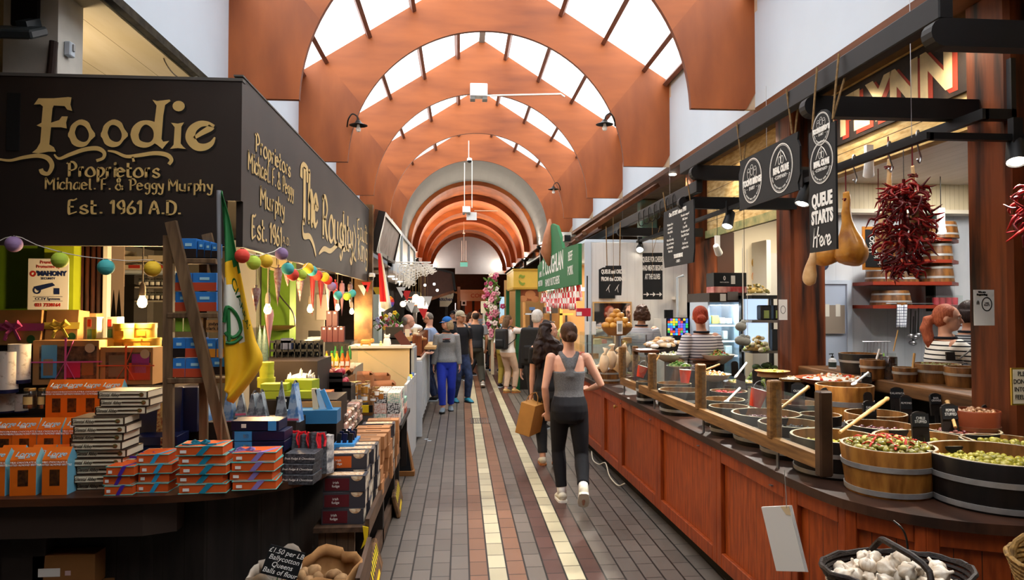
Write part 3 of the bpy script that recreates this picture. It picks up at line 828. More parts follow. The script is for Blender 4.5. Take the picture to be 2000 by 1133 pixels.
olives(B4,34,'green',.0155,'green olive in the tub behind the chilli stuffed board','green olives in the tub behind the chilli stuffed board',mound=.8,seed=14)
B5=tub_px('wooden tub of large green olives behind the big black tub',1962,860,76,tub_dark,h=.2,fill=.85)
olives(B5,30,'green',.0175,'large green olive in the tub behind the big black one','large green olives in the tub behind the big black tub',mound=1,seed=15)
B6=tub_px('wooden tub of purple kalamata olives behind the garlic stuffed board',1720,829,63,tub_dark,h=.2,fill=.8)
olives(B6,24,'kalamata',.0155,'dark purple olive in the tub behind the garlic stuffed board','purple olives in the tub behind the garlic stuffed board',seed=16)
B7=tub_px('wooden tub of reddish olives behind the pepper stuffed board',1879,838,66,tub_dark,h=.2,fill=.85)
olives(B7,44,'pink',.014,'reddish brown olive in the tub behind the pepper stuffed board','reddish olives in the tub behind the pepper stuffed board',mound=1,seed=17)
B8=tub_px('dark terracotta coloured tub with a copper hoop near the timber post',1903,800,44,terra,h=.2,base=1.05,hoops=(.5,),hm=copper,fill=.95)
olives(B8,16,'nut',.014,'tan olive in the dark copper-hooped tub','tan olives in the copper-hooped tub',mound=1,seed=18)
B9=tub_px('tall honey-coloured tub with copper hoop beside the framed notice',1992,764,49,tub_light,h=.3,base=.98,hoops=(.6,),hm=copper,fill=.6)
_bx(-.25,.12,-.1,.2,0,.1).B('riser',old_post,loc=(2.95,4.15,CT))
tag(bpy.data.objects['riser'],'low timber riser under the copper-hooped tubs','riser')
far=[('wooden tub with pale inside, behind the kalamata olives',1710,806,56,tub_brown,.2,None),('tall honey-coloured tub with a black label clipped on its rim, under the feta dish',1649,751,53,tub_light,.33,None),('low black tub left of the guard end post, behind the green olives',1602,809,39,tub_dark,.2,None),('black tub of small black olives under the ladle board',1544,825,61,tub_dark,.2,'black'),('black tub with dark olives and a leaning wooden ladle',1496,806,66,tub_dark,.2,'kalamata'),('black tub with brown inside below the third red mug',1424,793,39,tub_dark,.2,None),('black tub behind a white spoon in the middle of the counter',1413,779,41,tub_dark,.2,None),('black tub of red pickled peppers',1423,763,36,tub_dark,.2,'red'),('black tub with steel hoop beyond the second guard post',1332,761,46,tub_dark,.2,None),('black tub of shiny black olives near the salad plate',1316,748,34,tub_dark,.2,'black'),('small black tub below the first red mug',1262,745,20,tub_dark,.2,None),('black tub behind the wire scoop',1560,786,44,tub_dark,.2,None)]
for i,(lab,cx,cy,hf,m,h,kind)in enumerate(far):
 b=tub_px(lab,cx,cy,hf,m,h=h,fill=.8)
 if kind in OL:olives(b,16,kind,.013,'dark olive in the '+lab[:60],'olives in the '+lab,seed=30+i)
 elif kind=='red':
  mb=MB();rg=random.Random(4)
  for _ in range(90):
   a,q=rg.uniform(0,6.28),b[2]*.9*math.sqrt(rg.random())
   mb.ell((q*math.cos(a),q*math.sin(a),b[3]+rg.uniform(0,.02)),rg.uniform(.012,.018),7,5)
  tag(mb.B('pickled_peppers',mat('red_pickle','b3202a',.3,vary=.4,scale=40),loc=b[1],smooth='all'),'heap of small red pickled peppers in the black tub','peppers',kind='stuff')
 else:
  tag(_la([(b[2]*.99,0),(b[2]*.7,.006),(0,.01)],20).B('brine',mat('dark_brine','2b2112',.12),loc=b[1]+V((0,0,b[3]*.8)),smooth=True),'dark oil in the '+lab[:70],'oil',kind='stuff')
LT=1.285
led=[('black wooden tub at the left end of the kitchen ledge',1680,690,39,tub_dark,.17,None),('brown wooden tub behind the big jar on the ledge',1704,702,23,tub_brown,.15,None),('small brown wooden tub with a wooden spoon, right of the big jar',1767,717,22,tub_brown,.11,None),('brown wooden tub of green herbs on the ledge, the middle one',1829,710,42,tub_brown,.14,'herb'),('brown wooden tub at the right end of the ledge, next to the post',1882,716,34,tub_brown,.14,None)]
for lab,cx,cy,hf,m,h,k in led:
 b=tub_px(lab,cx,cy,hf,m,h=h,base=LT,hoops=(.62,),fill=.9)
 if k:
  mb=MB();rg=random.Random(9)
  for _ in range(70):
   a,q=rg.uniform(0,6.28),b[2]*.9*math.sqrt(rg.random())
   mb.ell((q*math.cos(a),q*math.sin(a),b[3]+rg.uniform(0,.012)),(.016,.007,.005),6,4,Matrix.Rotation(rg.uniform(0,6),3,'Z'))
  tag(mb.B('green_salad',mat('olive_green_salad','8d8a4a',.5,vary=.5,scale=60),loc=b[1],smooth='all'),'chopped green salad in the middle ledge tub','salad',kind='stuff')
 else:tag(_la([(b[2]*.99,0),(0,.004)],16).B('brine',mat('dark_brine','',.1),loc=b[1]+V((0,0,b[3]*.5))),'dark oil in the '+lab,'oil',kind='stuff')
def jar_thing(name,label,loc,r,h,fill_m,lid_m=None,cat='jar',group=None,glass_m=None,fill=.85,lid=True,lab=None):
 t=thing(name,label,cat,loc,group=group)
 _la([(0,.0),(r*.95,0),(r,.01),(r,h*.78),(r*.82,h*.86),(r*.82,h*.95)],16).B('glass',glass_m or glass(),t,smooth=True)
 _la([(0,.004),(r*.93,.004),(r*.95,h*fill*.78),(0,h*fill*.78)],16).B('contents',fill_m,t,smooth=True)
 if lid:_la([(r*.86,h*.87),(r*.88,h*.98),(r*.84,h),(0,h)],16).B('lid',lid_m or steel,t,smooth=True)
 if lab:
  mb=MB();n=9
  mb.grid([[(r*1.01*math.sin(a),-r*1.01*math.cos(a),z)for a in[-.9+1.8*k/n for k in range(n+1)]]for z in(h*.22,h*.6)])
  mb.B('label',lab,t)
 return t
p=at(1736,740,Z=LT)
jar_thing('glass_jar','big glass jar of dark pickles on the kitchen ledge',(p.x,p.y,LT),.065,.21,mat('dark_pickle','3a150c',.25,col2='1c0805',scale=30),lid=False,fill=1.05)
# name boards and ladles
nb_wood=mat('dark_stained_board','2c2622',.45,vary=.2)
def name_board(px,py_base,body,label,w=.085,h=.2,base=CT+.12,yaw=0,hole=True,lean=.12,top='round'):
 p=at(px,py_base,Z=base)
 t=thing('name_board',label,'name board',(p.x,p.y,base),rot=(-lean,0,yaw))
 pts=[(-w/2,0),(-w*.22,0)]+([(-w*.22,h*.12),(-w*.12,h*.22),(w*.12,h*.22),(w*.22,h*.12)]if hole else[])+[(w*.22,0),(w/2,0),(w/2,h*.86)]
 pts+=[(w*.42*math.cos(a),h*.9+h*.1*math.sin(a))for a in[pi*i/8 for i in range(9)]]if top=='round' else[(w/2,h),(-w/2,h)]
 pts+=[(-w/2,h*.86)]
 MB().prism(pts,-.007,.007,'XZ').B('board',nb_wood,t)
 if hole:_bx(-w*.16,w*.16,-.004,.004,CT-base+.012 if base<1.2 else-.08,h*.23).B('stake',nb_wood,t)
 if body:
  _bx(-w*.49,w*.49,-.012,-.007,h*.5,h*.93).B('slate',chalk_black,t)
  text(body,w*.24,chalk_white,t,frame((0,-.0125,h*.72),*FACE_CAM),sx=.9 if len(body)<14 else .75,line=.9)
 return t
name_board(1701,842,'GARLIC\nSTUFFED','black board reading garlic stuffed above the olives',.085,.19,yaw=.05)
name_board(1799,864,'CHILLI\nSTUFFED','black board reading chilli stuffed, in front',.085,.16,base=CT+.19,yaw=-.15)
name_board(1858,850,'PEPPER\nSTUFFED','black board reading pepper stuffed',.1,.18,base=CT+.16,yaw=.0)
name_board(1771,828,'ALMOND','dark rounded name board between garlic and pepper boards',.07,.19,yaw=-.3)
name_board(1829,812,'BASIL\nORANGE','dark name board behind the pepper stuffed board',.075,.15,base=CT+.17)
name_board(1753,800,'KALAMATA','dark rounded board in front of the ledge shadow',.085,.16,base=CT+.16,yaw=-.3)
name_board(1697,805,'','small dark blank name board near the pale tub',.06,.14,base=CT+.16)
name_board(1935,842,'PICANTE','dark name board in front of the reddish olives at the right',.09,.16,base=CT+.15)
name_board(1615,812,'STUFFED','tall dark name board seen through the end pane of the glass guard',.075,.2,yaw=-.2)
name_board(1559,808,'OLIVES','dark board leaning behind the leaning wooden ladle',.09,.22,base=CT+.14,yaw=-.5)
name_board(1626,775,'RELISH','small white-lettered board clipped to the tub beside the guard end',.06,.08,base=CT+.24,hole=False)
name_board(1447,775,'','dark name board by the red pickled peppers',.075,.2,base=CT+.14,yaw=-.4)
name_board(1479,763,'','dark name board behind the third red mug',.075,.2,base=CT+.14)
name_board(1436,735,'','dark blank name board beneath the white salad bowls',.075,.16,base=CT+.16)
name_board(1693,748,'STUFFED\nNETTLES','black label board clipped on the honey-coloured tub rim',.07,.08,base=CT+.33,yaw=-.2,hole=False,top='flat')
p=at(1857,705,Z=LT+.14);name_board(1857,705,'','small wooden framed chalk tag on the ledge tub',.07,.07,base=LT+.14,hole=False,top='flat')
pale_wood=mat('pale_beech','d8b176',.5,col2='b98b50',scale=10,stretch=(1,1,.3))
def ladle(a,b,r,label,m=None,knob=True,name='wooden_ladle',bowl=None):
 a,b=V(a),V(b)
 t=thing(name,label,'ladle',a)
 d=b-a;L=d.length;u=d.normalized()
 pts=[u*(L*f)for f in(0,.3,.6,.85,.93,.97,1)]
 _tu(pts,[r*.8,r*.85,r,r*1.15,r*.9,r*1.25,r*.6]if knob else[r]*7,10).B('handle',m or pale_wood,t,smooth=True)
 if bowl:
  mb=MB();mb.M=Matrix.Translation(-u*bowl*.6)@u.to_track_quat('Z','Y').to_matrix().to_4x4()
  mb.ell((0,0,0),(bowl,bowl*.45,bowl*1.2),12,8).B('bowl',m or pale_wood,t,smooth=True)
 return t
def at_d(px,py,Y):return at(px,py,Y=Y)
q=lambda px,py,Y:at(px,py,Y=Y)
ladle(q(1640,845,3.45),q(1735,777,3.75),.011,'pale wooden ladle handle leaning over the garlic stuffed olives')
ladle(q(1522,800,4.2),q(1580,755,4.35),.012,'wooden ladle handle behind the glass guard, knob ended')
ladle(q(1866,835,3.7),q(1850,783,3.9),.011,'wooden ladle handle standing behind the pepper stuffed board')
ladle(q(1420,783,5.0),q(1445,758,5.1),.009,'white plastic spoon standing in a black tub',mat('white_plastic','f0f0ec',.35),False,'white_spoon',.02)
ladle(q(1440,732,5.2),q(1459,708,5.2),.009,'white serving spoon behind the red mugs',mat('white_plastic','',.3),False,'white_spoon',.02)
ladle(q(1670,748,4.3),q(1696,728,4.35),.008,'white serving spoon in the tub below the feta dish',mat('white_plastic','',.3),False,'white_spoon',.018)
ladle(q(1276,715,6.6),q(1288,694,6.6),.008,'wooden salad spoon beside the first guard posts',pale_wood,False,'wooden_spoon',.02)
ladle(q(1374,724,5.6),q(1405,712,5.7),.009,'wooden salad server lying before the white bowl',pale_wood,False,'wooden_spoon')
ladle(q(1783,718,4.9),q(1786,690,4.9),.009,'wooden spoon standing in the small ledge tub',pale_wood,False,'wooden_spoon')
ladle(q(1875,700,5.0),q(1900,680,5.0),.007,'steel ladle handle over the ledge tubs by the post',steel,False,'steel_ladle')
ladle(q(1745,686,5.0),q(1754,645,5.0),.005,'thin stick standing behind the big jar',pale_wood,False,'stick')
ladle(q(1712,702,5.0),q(1718,682,5.0),.008,'white spoon handle beside the big jar',mat('white_plastic','',.3),False,'white_spoon')
# dishes
enamel_white=mat('cream_enamel','efe9dc',.25)
def dish(name,label,loc,r,h,m,food=None,cat='bowl',ey=1,foot=.4,lean=None):
 t=thing(name,label,cat,loc)
 _la([(0,0),(r*foot,0),(r*.8,h*.55),(r,h),(r*.96,h),(r*.75,h*.6),(r*.4,h*.3),(0,h*.3)],28,ey=ey).B('body',m,t,smooth=True)
 return t
def heap(name,label,loc,r,h,mats_,n,size,seed=1,cat='food',shape=(1,.7,.6),ey=1):
 """uncountable chopped food"""
 mb=MB();rg=random.Random(seed)
 for _ in range(n):
  a,qq=rg.uniform(0,6.28),r*math.sqrt(rg.random())
  mb.cur=rg.randrange(len(mats_))
  s=size*rg.uniform(.6,1.3)
  mb.ell((qq*math.cos(a),qq*math.sin(a)*ey,h*(1-(qq/r)**2)*rg.random()+rg.uniform(0,size*.4)),(s*shape[0],s*shape[1],s*shape[2]),6,4,Matrix.Rotation(rg.uniform(0,6),3,'Z')@Matrix.Rotation(rg.uniform(-.8,.8),3,'X'))
 mb.cur=0;mb.lathe([(r,0),(r*.6,h*.4),(0,h*.6)],16,ey=ey)
 return tag(mb.B(name,mats_,loc=loc,smooth='all'),label,cat,kind='stuff')
leaf=mat('salad_leaf','5c8a2c',.45,vary=.5,scale=40);leaf2=mat('pale_leaf','a8b860',.5,vary=.3);feta=mat('white_cheese','f0ead8',.5);tom=mat('tomato','c8321c',.3);pepper_o=mat('orange_pepper','d97a2a',.35);grain_m=mat('grain_salad','c9a45e',.6,vary=.4,scale=40)
def px_dish(name,label,cx,cy,half,h,m,z,foods=None,flabel='',cat='bowl',**k):
 p=at(cx,cy,Z=z+h);r=half/FPX*V((p.x,p.y,0)).dot(_fw)
 dish(name,label,(p.x,p.y,z),r,h,m,cat=cat,foot=k.get('foot',.4))
 if foods:heap('salad',flabel,(p.x,p.y,z+h*.72),r*.8,k.get('hh',.05),foods,k.get('n',160),k.get('size',.014),int(cx),'salad')
 if z>CT+.02:
  s=_la([(r*.38,0),(r*.38,z-CT)],14)
  tag(s.B('dish_stand',tub_dark,loc=(p.x,p.y,CT)),'dark round stand under the '+label[:70],'stand')
px_dish('terracotta_dish','wide terracotta dish heaped with feta and tomato salad',1630,738,72,.075,mat('terracotta','a0522d',.45,vary=.15),1.2,[feta,feta,tom,pepper_o],'white feta salad with tomato pieces in the terracotta dish',n=170,size=.016,hh=.05)
px_dish('salad_bowl','large white bowl of white bean salad, farther left one',1312,691,38,.085,enamel_white,1.26,[feta,feta,feta,leaf2],'white bean salad in the large white bowl',n=110)
px_dish('salad_bowl','large white bowl of mixed leaf and tomato salad',1401,692,34,.1,enamel_white,1.25,[leaf,leaf2,grain_m,tom],'leafy mixed salad in the large white bowl',n=130,hh=.07)
px_dish('plate','white plate of green leaves behind the second red mug',1328,714,27,.03,enamel_white,1.22,[leaf,leaf,leaf2],'green leaves heaped on the white plate',cat='plate',n=120,hh=.06)
px_dish('salad_bowl','white bowl of pasta salad behind the glass guard',1394,730,33,.07,enamel_white,1.15,[grain_m,feta,pepper_o],'golden pasta salad behind the glass guard',n=120,hh=.05)
px_dish('wooden_disc','round dark wooden plate raised on a stand between the white bowls',1377,702,30,.04,mat('dark_turned_wood','5b3018',.4,vary=.2),1.27,cat='plate',foot=.8)
px_dish('wooden_dish','shallow wooden dish of green olives raised on a disc above the guard post',1508,724,33,.045,mat('turned_wood','9a6a38',.45,vary=.3),1.3,[OL['green'][1]],'a few green olives in the raised wooden dish',cat='dish',n=12,size=.016,hh=.02,foot=.85)
px_dish('steel_tray','oblong tray of chopped salad behind the third red mug',1447,745,34,.03,steel,1.12,[grain_m,feta,leaf2],'chopped salad in the oblong tray',cat='tray',n=70,hh=.02,foot=.9)
px_dish('wooden_dish','pale wooden board with cheese slices behind the ladle',1548,738,40,.02,pale_wood,1.17,[feta,grain_m],'cheese pieces on the pale wooden board',cat='dish',n=40,hh=.02,foot=.9)
# glass guard
gt=thing('glass_guard','oak framed glass sneeze guard along the front edge of the olive counter','guard')
gp=[]
for px,top in((1212,696),(1270,700),(1362,712),(1503,740),(1637,775)):
 b=path_at_px(px)
 x,y=b.x+.015,b.y
 if px==1637:x,y=1.765,3.22
 gp.append(V((x,y,0)))
ZG0,ZG1,ZGT=1.055,1.125,1.44
for i,p in enumerate(gp):
 d=(gp[min(i+1,4)]-gp[max(i-1,0)]).normalized()
 w=.052
 mb=MB();mb.M=Matrix.Translation(p)@Matrix.Rotation(math.atan2(d.y,d.x),4,'Z')
 mb.box(-.028,.028,-.034,.034,ZG0-.03 if i==4 else ZG1-.01,ZGT,.008)
 mb.B('post',oak if i<4 else mat('dark_oak','4a3322',.45,col2='2e1e14',scale=6),gt)
 if i<4:
  mb=MB();mb.M=Matrix.Translation(p)@Matrix.Rotation(math.atan2(d.y,d.x),4,'Z')
  mb.box(-.012,.012,.015,.022,CT-.09,ZG0+.03);mb.box(-.012,.012,-.03,.022,CT-.095,CT-.09)
  mb.B('bracket',mat('zinc_bracket','6f7174',.4,metal=.7),gt)
for a,b in zip(gp[:-1],gp[1:]):
 MB().bar(a+V((0,0,(ZG0+ZG1)/2)),b+V((0,0,(ZG0+ZG1)/2)),.05,ZG1-ZG0).B('rail',oak,gt)
 n=(b-a).normalized();sd=V((n.y,-n.x,0))*.0
 mb=MB();mb.bar(a+n*.03+V((0,0,(ZG1+ZGT-.05)/2)),b-n*.03+V((0,0,(ZG1+ZGT-.05)/2)),.005,ZGT-.05-ZG1)
 mb.B('pane',glass('guard_glass',(.93,.97,.96),.09),gt)
a=gp[0];e=a+V((.16,.1,0))
MB().bar(a+V((0,0,1.09)),e+V((0,0,1.09)),.05,.07).B('rail',oak,gt)
_bx(e.x-.028,e.x+.028,e.y-.03,e.y+.03,1.11,ZGT,.008).B('post',oak,gt)
mug_red=mat('red_enamel','c8331a',.18,spec=.7)
for(px,py,Y),rot,lab in(((1253,726,6.35),(.15,.25,.4),'red enamel mug hanging on the guard, farthest of the three mugs'),((1338,735,5.55),(0,.05,0),'red enamel mug with a white inside on the second guard post'),((1479,778,3.98),(.1,.25,.3),'red enamel mug hanging tilted from the guard near the ladle')):
 p=at(px,py,Y=Y)
 t=thing('enamel_mug',lab,'mug',p,rot=rot)
 r,h=.05,.105
 _la([(r*.68,-h*.5),(r,h*.5),(r*1.05,h*.52)],20,cap1=False).B('body',mug_red,t,smooth=True)
 _la([(r*1.05,h*.52),(r*.96,h*.5),(r*.66,-h*.44),(0,-h*.44)],20,cap0=False).B('inside',enamel_white,t,smooth=True)
 _tu([(r*math.cos(a),0,h*.5+r*1.1*math.sin(a))for a in[pi*i/8 for i in range(9)]],.002,6).B('wire_handle',steel,t)
F=frame(at(1992,757,Y=3.3),(1,.0,0),(0,0,1))
t=thing('framed_notice','gold framed cream notice standing at the right of the counter','notice',F.to_translation(),rot=F.to_euler())
MB().prism([(-.045,-.09),(.1,-.09),(.1,.1),(-.045,.1)],-.008,0).B('frame',mat('gold_frame','b99a3e',.35,metal=.6),t)
MB().prism([(-.037,-.082),(.092,-.082),(.092,.092),(-.037,.092)],0,.002).B('card',mat('cream_card','efe2c4',.7),t)
text("PLEASE\nDON'T DIP\nINTO THE\nFEEL FREE",.033,mat('black_ink','14120f',.6),t,Matrix.Translation((.027,.01,.0035)),sx=.8,line=1.2)
_bx(.02,.035,-.3,-.09,-.02,-.01).B('stand',steel,t)if False else None
F=frame(at(1529,1052,X=1.60),(.62,-.78,0),(0,0,1))@Matrix.Rotation(.25,4,'Z')
t=thing('paper_pad','white pad of paper hanging by a string on the red counter front','paper pad',F.to_translation(),rot=F.to_euler())
for i in range(3):MB().prism([(-.075-.002*i,-.155),(.075+.004*i,-.155-.002*i),(.075+.004*i,.155),(-.075,.155)],-.002-.006*i,.003-.006*i).B('sheets',mat('white_paper','d0cdc7',.8),t)
MB().prism([(.03,.155),(.075,.155),(.075,.11),(.05,.115)],.003,.0045).B('corner_patch',mat('kraft_patch','c9b08a',.7),t)
_tu([(.06,.145,.004),(.055+.02,.21,.004),(.1,.33,.01)],.002,5).B('string',mat('grey_string','8d8a84',.9),t)
p=at(1755,1052,Y=2.6)
hp=[(0,.03,.06),(.01,-.01,.04),(.02,-.02,.0),(.015,-.03,-.05),(-.005,-.035,-.065),(-.03,-.03,-.05),(-.045,-.025,-.02)]
tag(_tu(smooth_line(hp,4),.004,6).B('iron_hook',iron,loc=p),'bent iron hook on the red panel above the garlic basket','hook')
cb=[(1.58,8.2,.1),(1.56,8.0,.04),(1.57,7.7,.06),(1.6,7.5,.12),(1.58,7.2,.05),(1.6,6.9,.03),(1.62,6.7,.1)]
tag(_tu(smooth_line(cb,5),.006,6).B('cable',mat('cream_cable','cfc8b4',.6)),'cream cable drooping below the red counter','cable')
# garlic basket
wick_d=mat('dark_wicker','241711',.6,col2='120a07',scale=70,bump=.4)
wick_l=mat('straw_wicker','9a7740',.7,col2='5d4420',scale=50,bump=.4)
gc=at(1752,1120,Y=2.38)
def basket(name,label,loc,rx,ry,h,m,rows=7,handle=True,rz=0,hm=None):
 t=thing(name,label,'basket',loc,rz)
 mb=MB();n=36
 for i in range(rows):
  z=h*i/(rows-1);k=.8+.2*(i/(rows-1))
  pts=[(rx*k*math.cos(2*pi*j/n),ry*k*math.sin(2*pi*j/n),z+.004*math.sin(j*pi))for j in range(n+1)]
  mb.tube(pts,h/rows*.62,6)
 mb.B('weave',m,t,smooth=True)
 mb=MB()
 for j in range(24):
  a=2*pi*j/24
  mb.tube([(rx*.8*math.cos(a),ry*.8*math.sin(a),0),(rx*1.01*math.cos(a),ry*1.01*math.sin(a),h)],.005,5)
 mb.B('stakes',m,t)
 mb=MB()
 mb.tube([((rx+.004)*math.cos(2*pi*j/n),(ry+.004)*math.sin(2*pi*j/n),h+.006+.004*math.sin(j*2.2))for j in range(n+1)],.009,6)
 mb.B('rim',m,t,smooth=True)
 _la([(0,.005),(1,.006)],24,ex=rx*.8,ey=ry*.8).B('base',m,t)
 if handle:_tu([(.02*math.sin(3*a),ry*.98*math.cos(a),h+handle*math.sin(a))for a in[pi*i/12 for i in range(13)]],.012,8).B('handle',hm or m,t,smooth=True)
 return t
basket('wicker_basket','dark wicker basket of garlic bulbs in front of the red counter',gc+V((0,0,-.085)),.265,.17,.1,wick_d,handle=.09)
p=at(2000,1120,Y=2.35);basket('wicker_basket','straw-coloured basket with a twisted handle at the bottom right',p+V((.14,0,-.07)),.2,.15,.1,wick_l,handle=.12,rz=1.2)
gskin=mat('garlic_skin','e0d6c6',.5,col2='b9a58e',scale=26,stretch=(2,2,.5),bump=.1)
gmesh=None;rg=random.Random(2);gl=[]
for i in range(38):
 for _ in range(60):
  a,qq=rg.uniform(0,6.28),math.sqrt(rg.random())
  x,y=.2*qq*math.cos(a)-.035,.12*qq*math.sin(a)
  z=.055+.035*(1-qq*qq)+rg.uniform(0,.012)+(.028 if i>24 else 0)
  if all((x-u)**2+(y-v)**2+(z-w_)**2>.046**2 for u,v,w_ in gl):break
 gl.append((x,y,z))
 if gmesh is None:
  mb=MB();n=24;prof=[(.0,-.024),(.012,-.023),(.026,-.014),(.031,0),(.027,.014),(.014,.024),(.006,.032),(.005,.046),(.0,.047)]
  for r_,z_ in prof:
   for k in range(n):
    a=2*pi*k/n;rr=r_*(1+.09*math.cos(7*a)*(r_>.01))
    mb.v.append((rr*math.cos(a),rr*math.sin(a),z_))
  mb.f=[(i2*n+k,i2*n+(k+1)%n,(i2+1)*n+(k+1)%n,(i2+1)*n+k)for i2 in range(len(prof)-1)for k in range(n)]
  mb.mi=[0]*len(mb.f)
  o=mb.B('garlic_bulb',gskin,smooth='all');gmesh=o
 else:o=gmesh.copy();COL.objects.link(o)
 o.location=gc+V((x,y,z-.085))
 o.rotation_euler=(rg.uniform(-1.2,1.2),rg.uniform(-1.2,1.2),rg.uniform(0,6));s=rg.uniform(.85,1.15);o.scale=(s,s,s)
 tag(o,'white garlic bulb in the dark wicker basket','garlic','garlic bulbs in the dark wicker basket')
KY=6.98
redshelf=mat('red_shelf','8f3420',.4,vary=.2)
for i,(py,lab)in enumerate(((466,'red shelf under the highest barrel'),(508,'second red shelf from the top, with one barrel'),(551,'third red shelf, with a row of barrels'),(596,'lowest red shelf, with barrels and red pots'))):
 z=at(1780,py,Y=6.75).z
 x0,x1=at(1690 if i>1 else 1740,py,Y=6.75).x,at(1886,py,Y=6.75).x
 tag(MB().prism([(x0,KY),(x0,6.62),(x1-.25,6.62),(x1,6.85),(x1,KY)],z-.035,z).B('wall_shelf',redshelf),lab+' on the kitchen wall','shelf')
 xs={0:[(1827,34,.17)],1:[(1826,26,.21)],2:[(1716,24,.16),(1762,24,.15),(1826,28,.2)],3:[(1737,33,.15)]}[i]
 for j,(px,hf,h)in enumerate(xs):
  p=at(px,py,Y=6.82)
  tub('upturned barrel tub on the %s, %s'%(lab.split(',')[0],['the leftmost','the middle one','the rightmost'][j]if len(xs)>1 else 'the only one'),(p.x,6.8,z),hf/FPX*6.9,h,tub_brown,hoops=(.25,.75),taper=1.15)
x0,z=at(1850,596,Y=6.75).x,at(1850,596,Y=6.75).z
t=thing('plastic_tub','clear plastic box of red pots at the right end of the lowest shelf','box',(x0,6.8,z))
_bx(-.15,.15,-.08,.08,0,.1).B('box',glass('clear_glass'),t)
for k in range(4):_la([(.03,0),(.033,.075),(0,.078)],12).B('pot',mat('red_pot','d84a58',.4),t,(-.105+k*.07,-.02,.003),smooth=True)
_bx(4.98,5.0,6.85,6.98,1.8,2.9).B('shelf_upright',mat('green_iron','1f3a30',.5))
tag(bpy.data.objects['shelf_upright'],'dark green upright at the right end of the red shelves','upright')
x0,x1,zt=at(1611,600,Y=6.96).x,at(1652,600,Y=6.96).x,at(1630,555,Y=6.96).z
_bx(x0-.3,x1,6.95,6.99,0,zt).B('door_1',mat('pale_blue_door','b4c2d8',.4),kind='structure')
_bx(x1,x1+.05,6.93,6.99,0,zt+.04).B('trim_8',mat('pale_blue_frame','c3cfdf',.4),kind='structure')
_bx(x0-.3,x1,6.93,6.99,zt,zt+.04).B('trim_9',mat('pale_blue_frame','',.4),kind='structure')
p=at(1626,622,Y=6.93)
t=thing('cardboard_sheet','grey-brown cardboard taped to the kitchen door','cardboard',p)
_bx(-.12,.13,-.01,.0,-.16,.14).B('sheet',mat('grey_card','8f8377',.8),t)
for x in(-.09,.03):_bx(x,x+.05,-.012,-.01,.02,.15).B('tape',mat('masking_tape','d9d6cc',.7),t)
t=thing('wall_clock','small round clock on the kitchen wall beside the post','clock',at(1605,516,Y=6.97))
_la([(.07,0),(.07,.02),(.06,.03),(.058,.022)],24).B('rim',mat('blue_rim','39415a',.4),t,rot=(pi/2,0,0))
_la([(0,.02),(.06,.02)],24).B('dial',mat('clock_dial','f2f0ea',.5),t,rot=(pi/2,0,0))
mb=MB();mb.bar((0,-.025,0),(.02,-.025,.025),.004,.004);mb.bar((0,-.025,0),(-.01,-.025,.045),.004,.004);mb.B('hands',black,t)
F=at(1761,618,Y=6.6)
t=thing('tea_towel','white tea towel with dark checks hanging from the lowest shelf','tea towel',F)
mb=MB();mb.grid([[(x,.012*math.sin(x*60+z*9),z)for x in[-.055+.0138*k for k in range(9)]]for z in[-.12+.03*k for k in range(9)]])
mt_=mat('checked_towel','e4e8ee',.8)
nt=mt_.node_tree;bk=nt.nodes.new('ShaderNodeTexBrick');tc=nt.nodes.new('ShaderNodeTexCoord');mp=nt.nodes.new('ShaderNodeMapping');mp.inputs['Rotation'].default_value=(pi/2,0,0)
nt.links.new(tc.outputs['Object'],mp.inputs[0]);nt.links.new(mp.outputs[0],bk.inputs[0]);bk.offset=0;bk.inputs['Scale'].default_value=1;bk.inputs['Brick Width'].default_value=.028;bk.inputs['Row Height'].default_value=.03;bk.inputs['Mortar Size'].default_value=.003
bk.inputs['Color1'].default_value=bk.inputs['Color2'].default_value=(.78,.82,.88,1);bk.inputs['Mortar'].default_value=(.02,.03,.09,1)
nt.links.new(bk.outputs[0],nt.nodes['Principled BSDF'].inputs['Base Color'])
mb.B('cloth',mt_,t,thick=.004,smooth='all')
_tu([(-.15,.02,.13),(.35,.02,.13)],.006,6).B('rail',steel,t)
for i,(px,py)in enumerate(((1778,652),(1787,655),(1793,650),(1783,666))):
 p=at(px,py,Y=6.6);t=thing('steel_ladle',['steel ladle hanging beside the tea towel, leftmost','steel ladle hanging second from the tea towel','steel ladle hanging nearest to the ponytailed worker','lowest hanging steel ladle'][i],'ladle',p)
 _tu([(0,0,0),(.01,0,.25)],.006,6).B('handle',iron,t);MB().ell((0,0,-.02),(.04,.04,.025),12,8).B('bowl',steel,t,smooth=True)
tag(_bx(3.75,6,6.0,6.9,1.02,1.08).B('kitchen_worktop',steel),'steel kitchen worktop behind the ledge','worktop')
tag(_bx(3.8,6,6.2,6.9,0,1.02).B('kitchen_units',mat('pale_units','b8bcc2',.5)),'pale kitchen units under the steel worktop','unit')
p=at(1698,690,Y=6.5)
t=thing('dish_rack','wire dish rack leaning on the kitchen worktop','rack',(p.x,6.45,1.08))
for k in range(8):_tu([(-.14+k*.035,-.05,0),(-.02+k*.035,.1,.42)],.005,5).B('wire',steel,t)
_tu([(-.16,-.05,0),(.14,-.05,0)],.006,5).B('wire',steel,t);_tu([(-.04,.1,.42),(.25,.1,.42)],.006,5).B('wire',steel,t)
p=at(1726,690,Y=6.2)
t=thing('squeezy_bottle','bottle with a bright green nozzle on the kitchen worktop','bottle',(p.x,6.2,1.08))
_la([(.03,0),(.03,.2),(.012,.24),(0,.24)],12).B('body',mat('lime_plastic','b8d84a',.4),t,smooth=True);_la([(.014,.24),(.004,.33),(0,.33)],10).B('nozzle',mat('green_plastic','8fd02e',.35),t,smooth=True)
p=at(1774,690,Y=6.0)
t=thing('storage_box','clear storage box with a green tray inside on the kitchen worktop','box',(p.x,6.05,1.08))
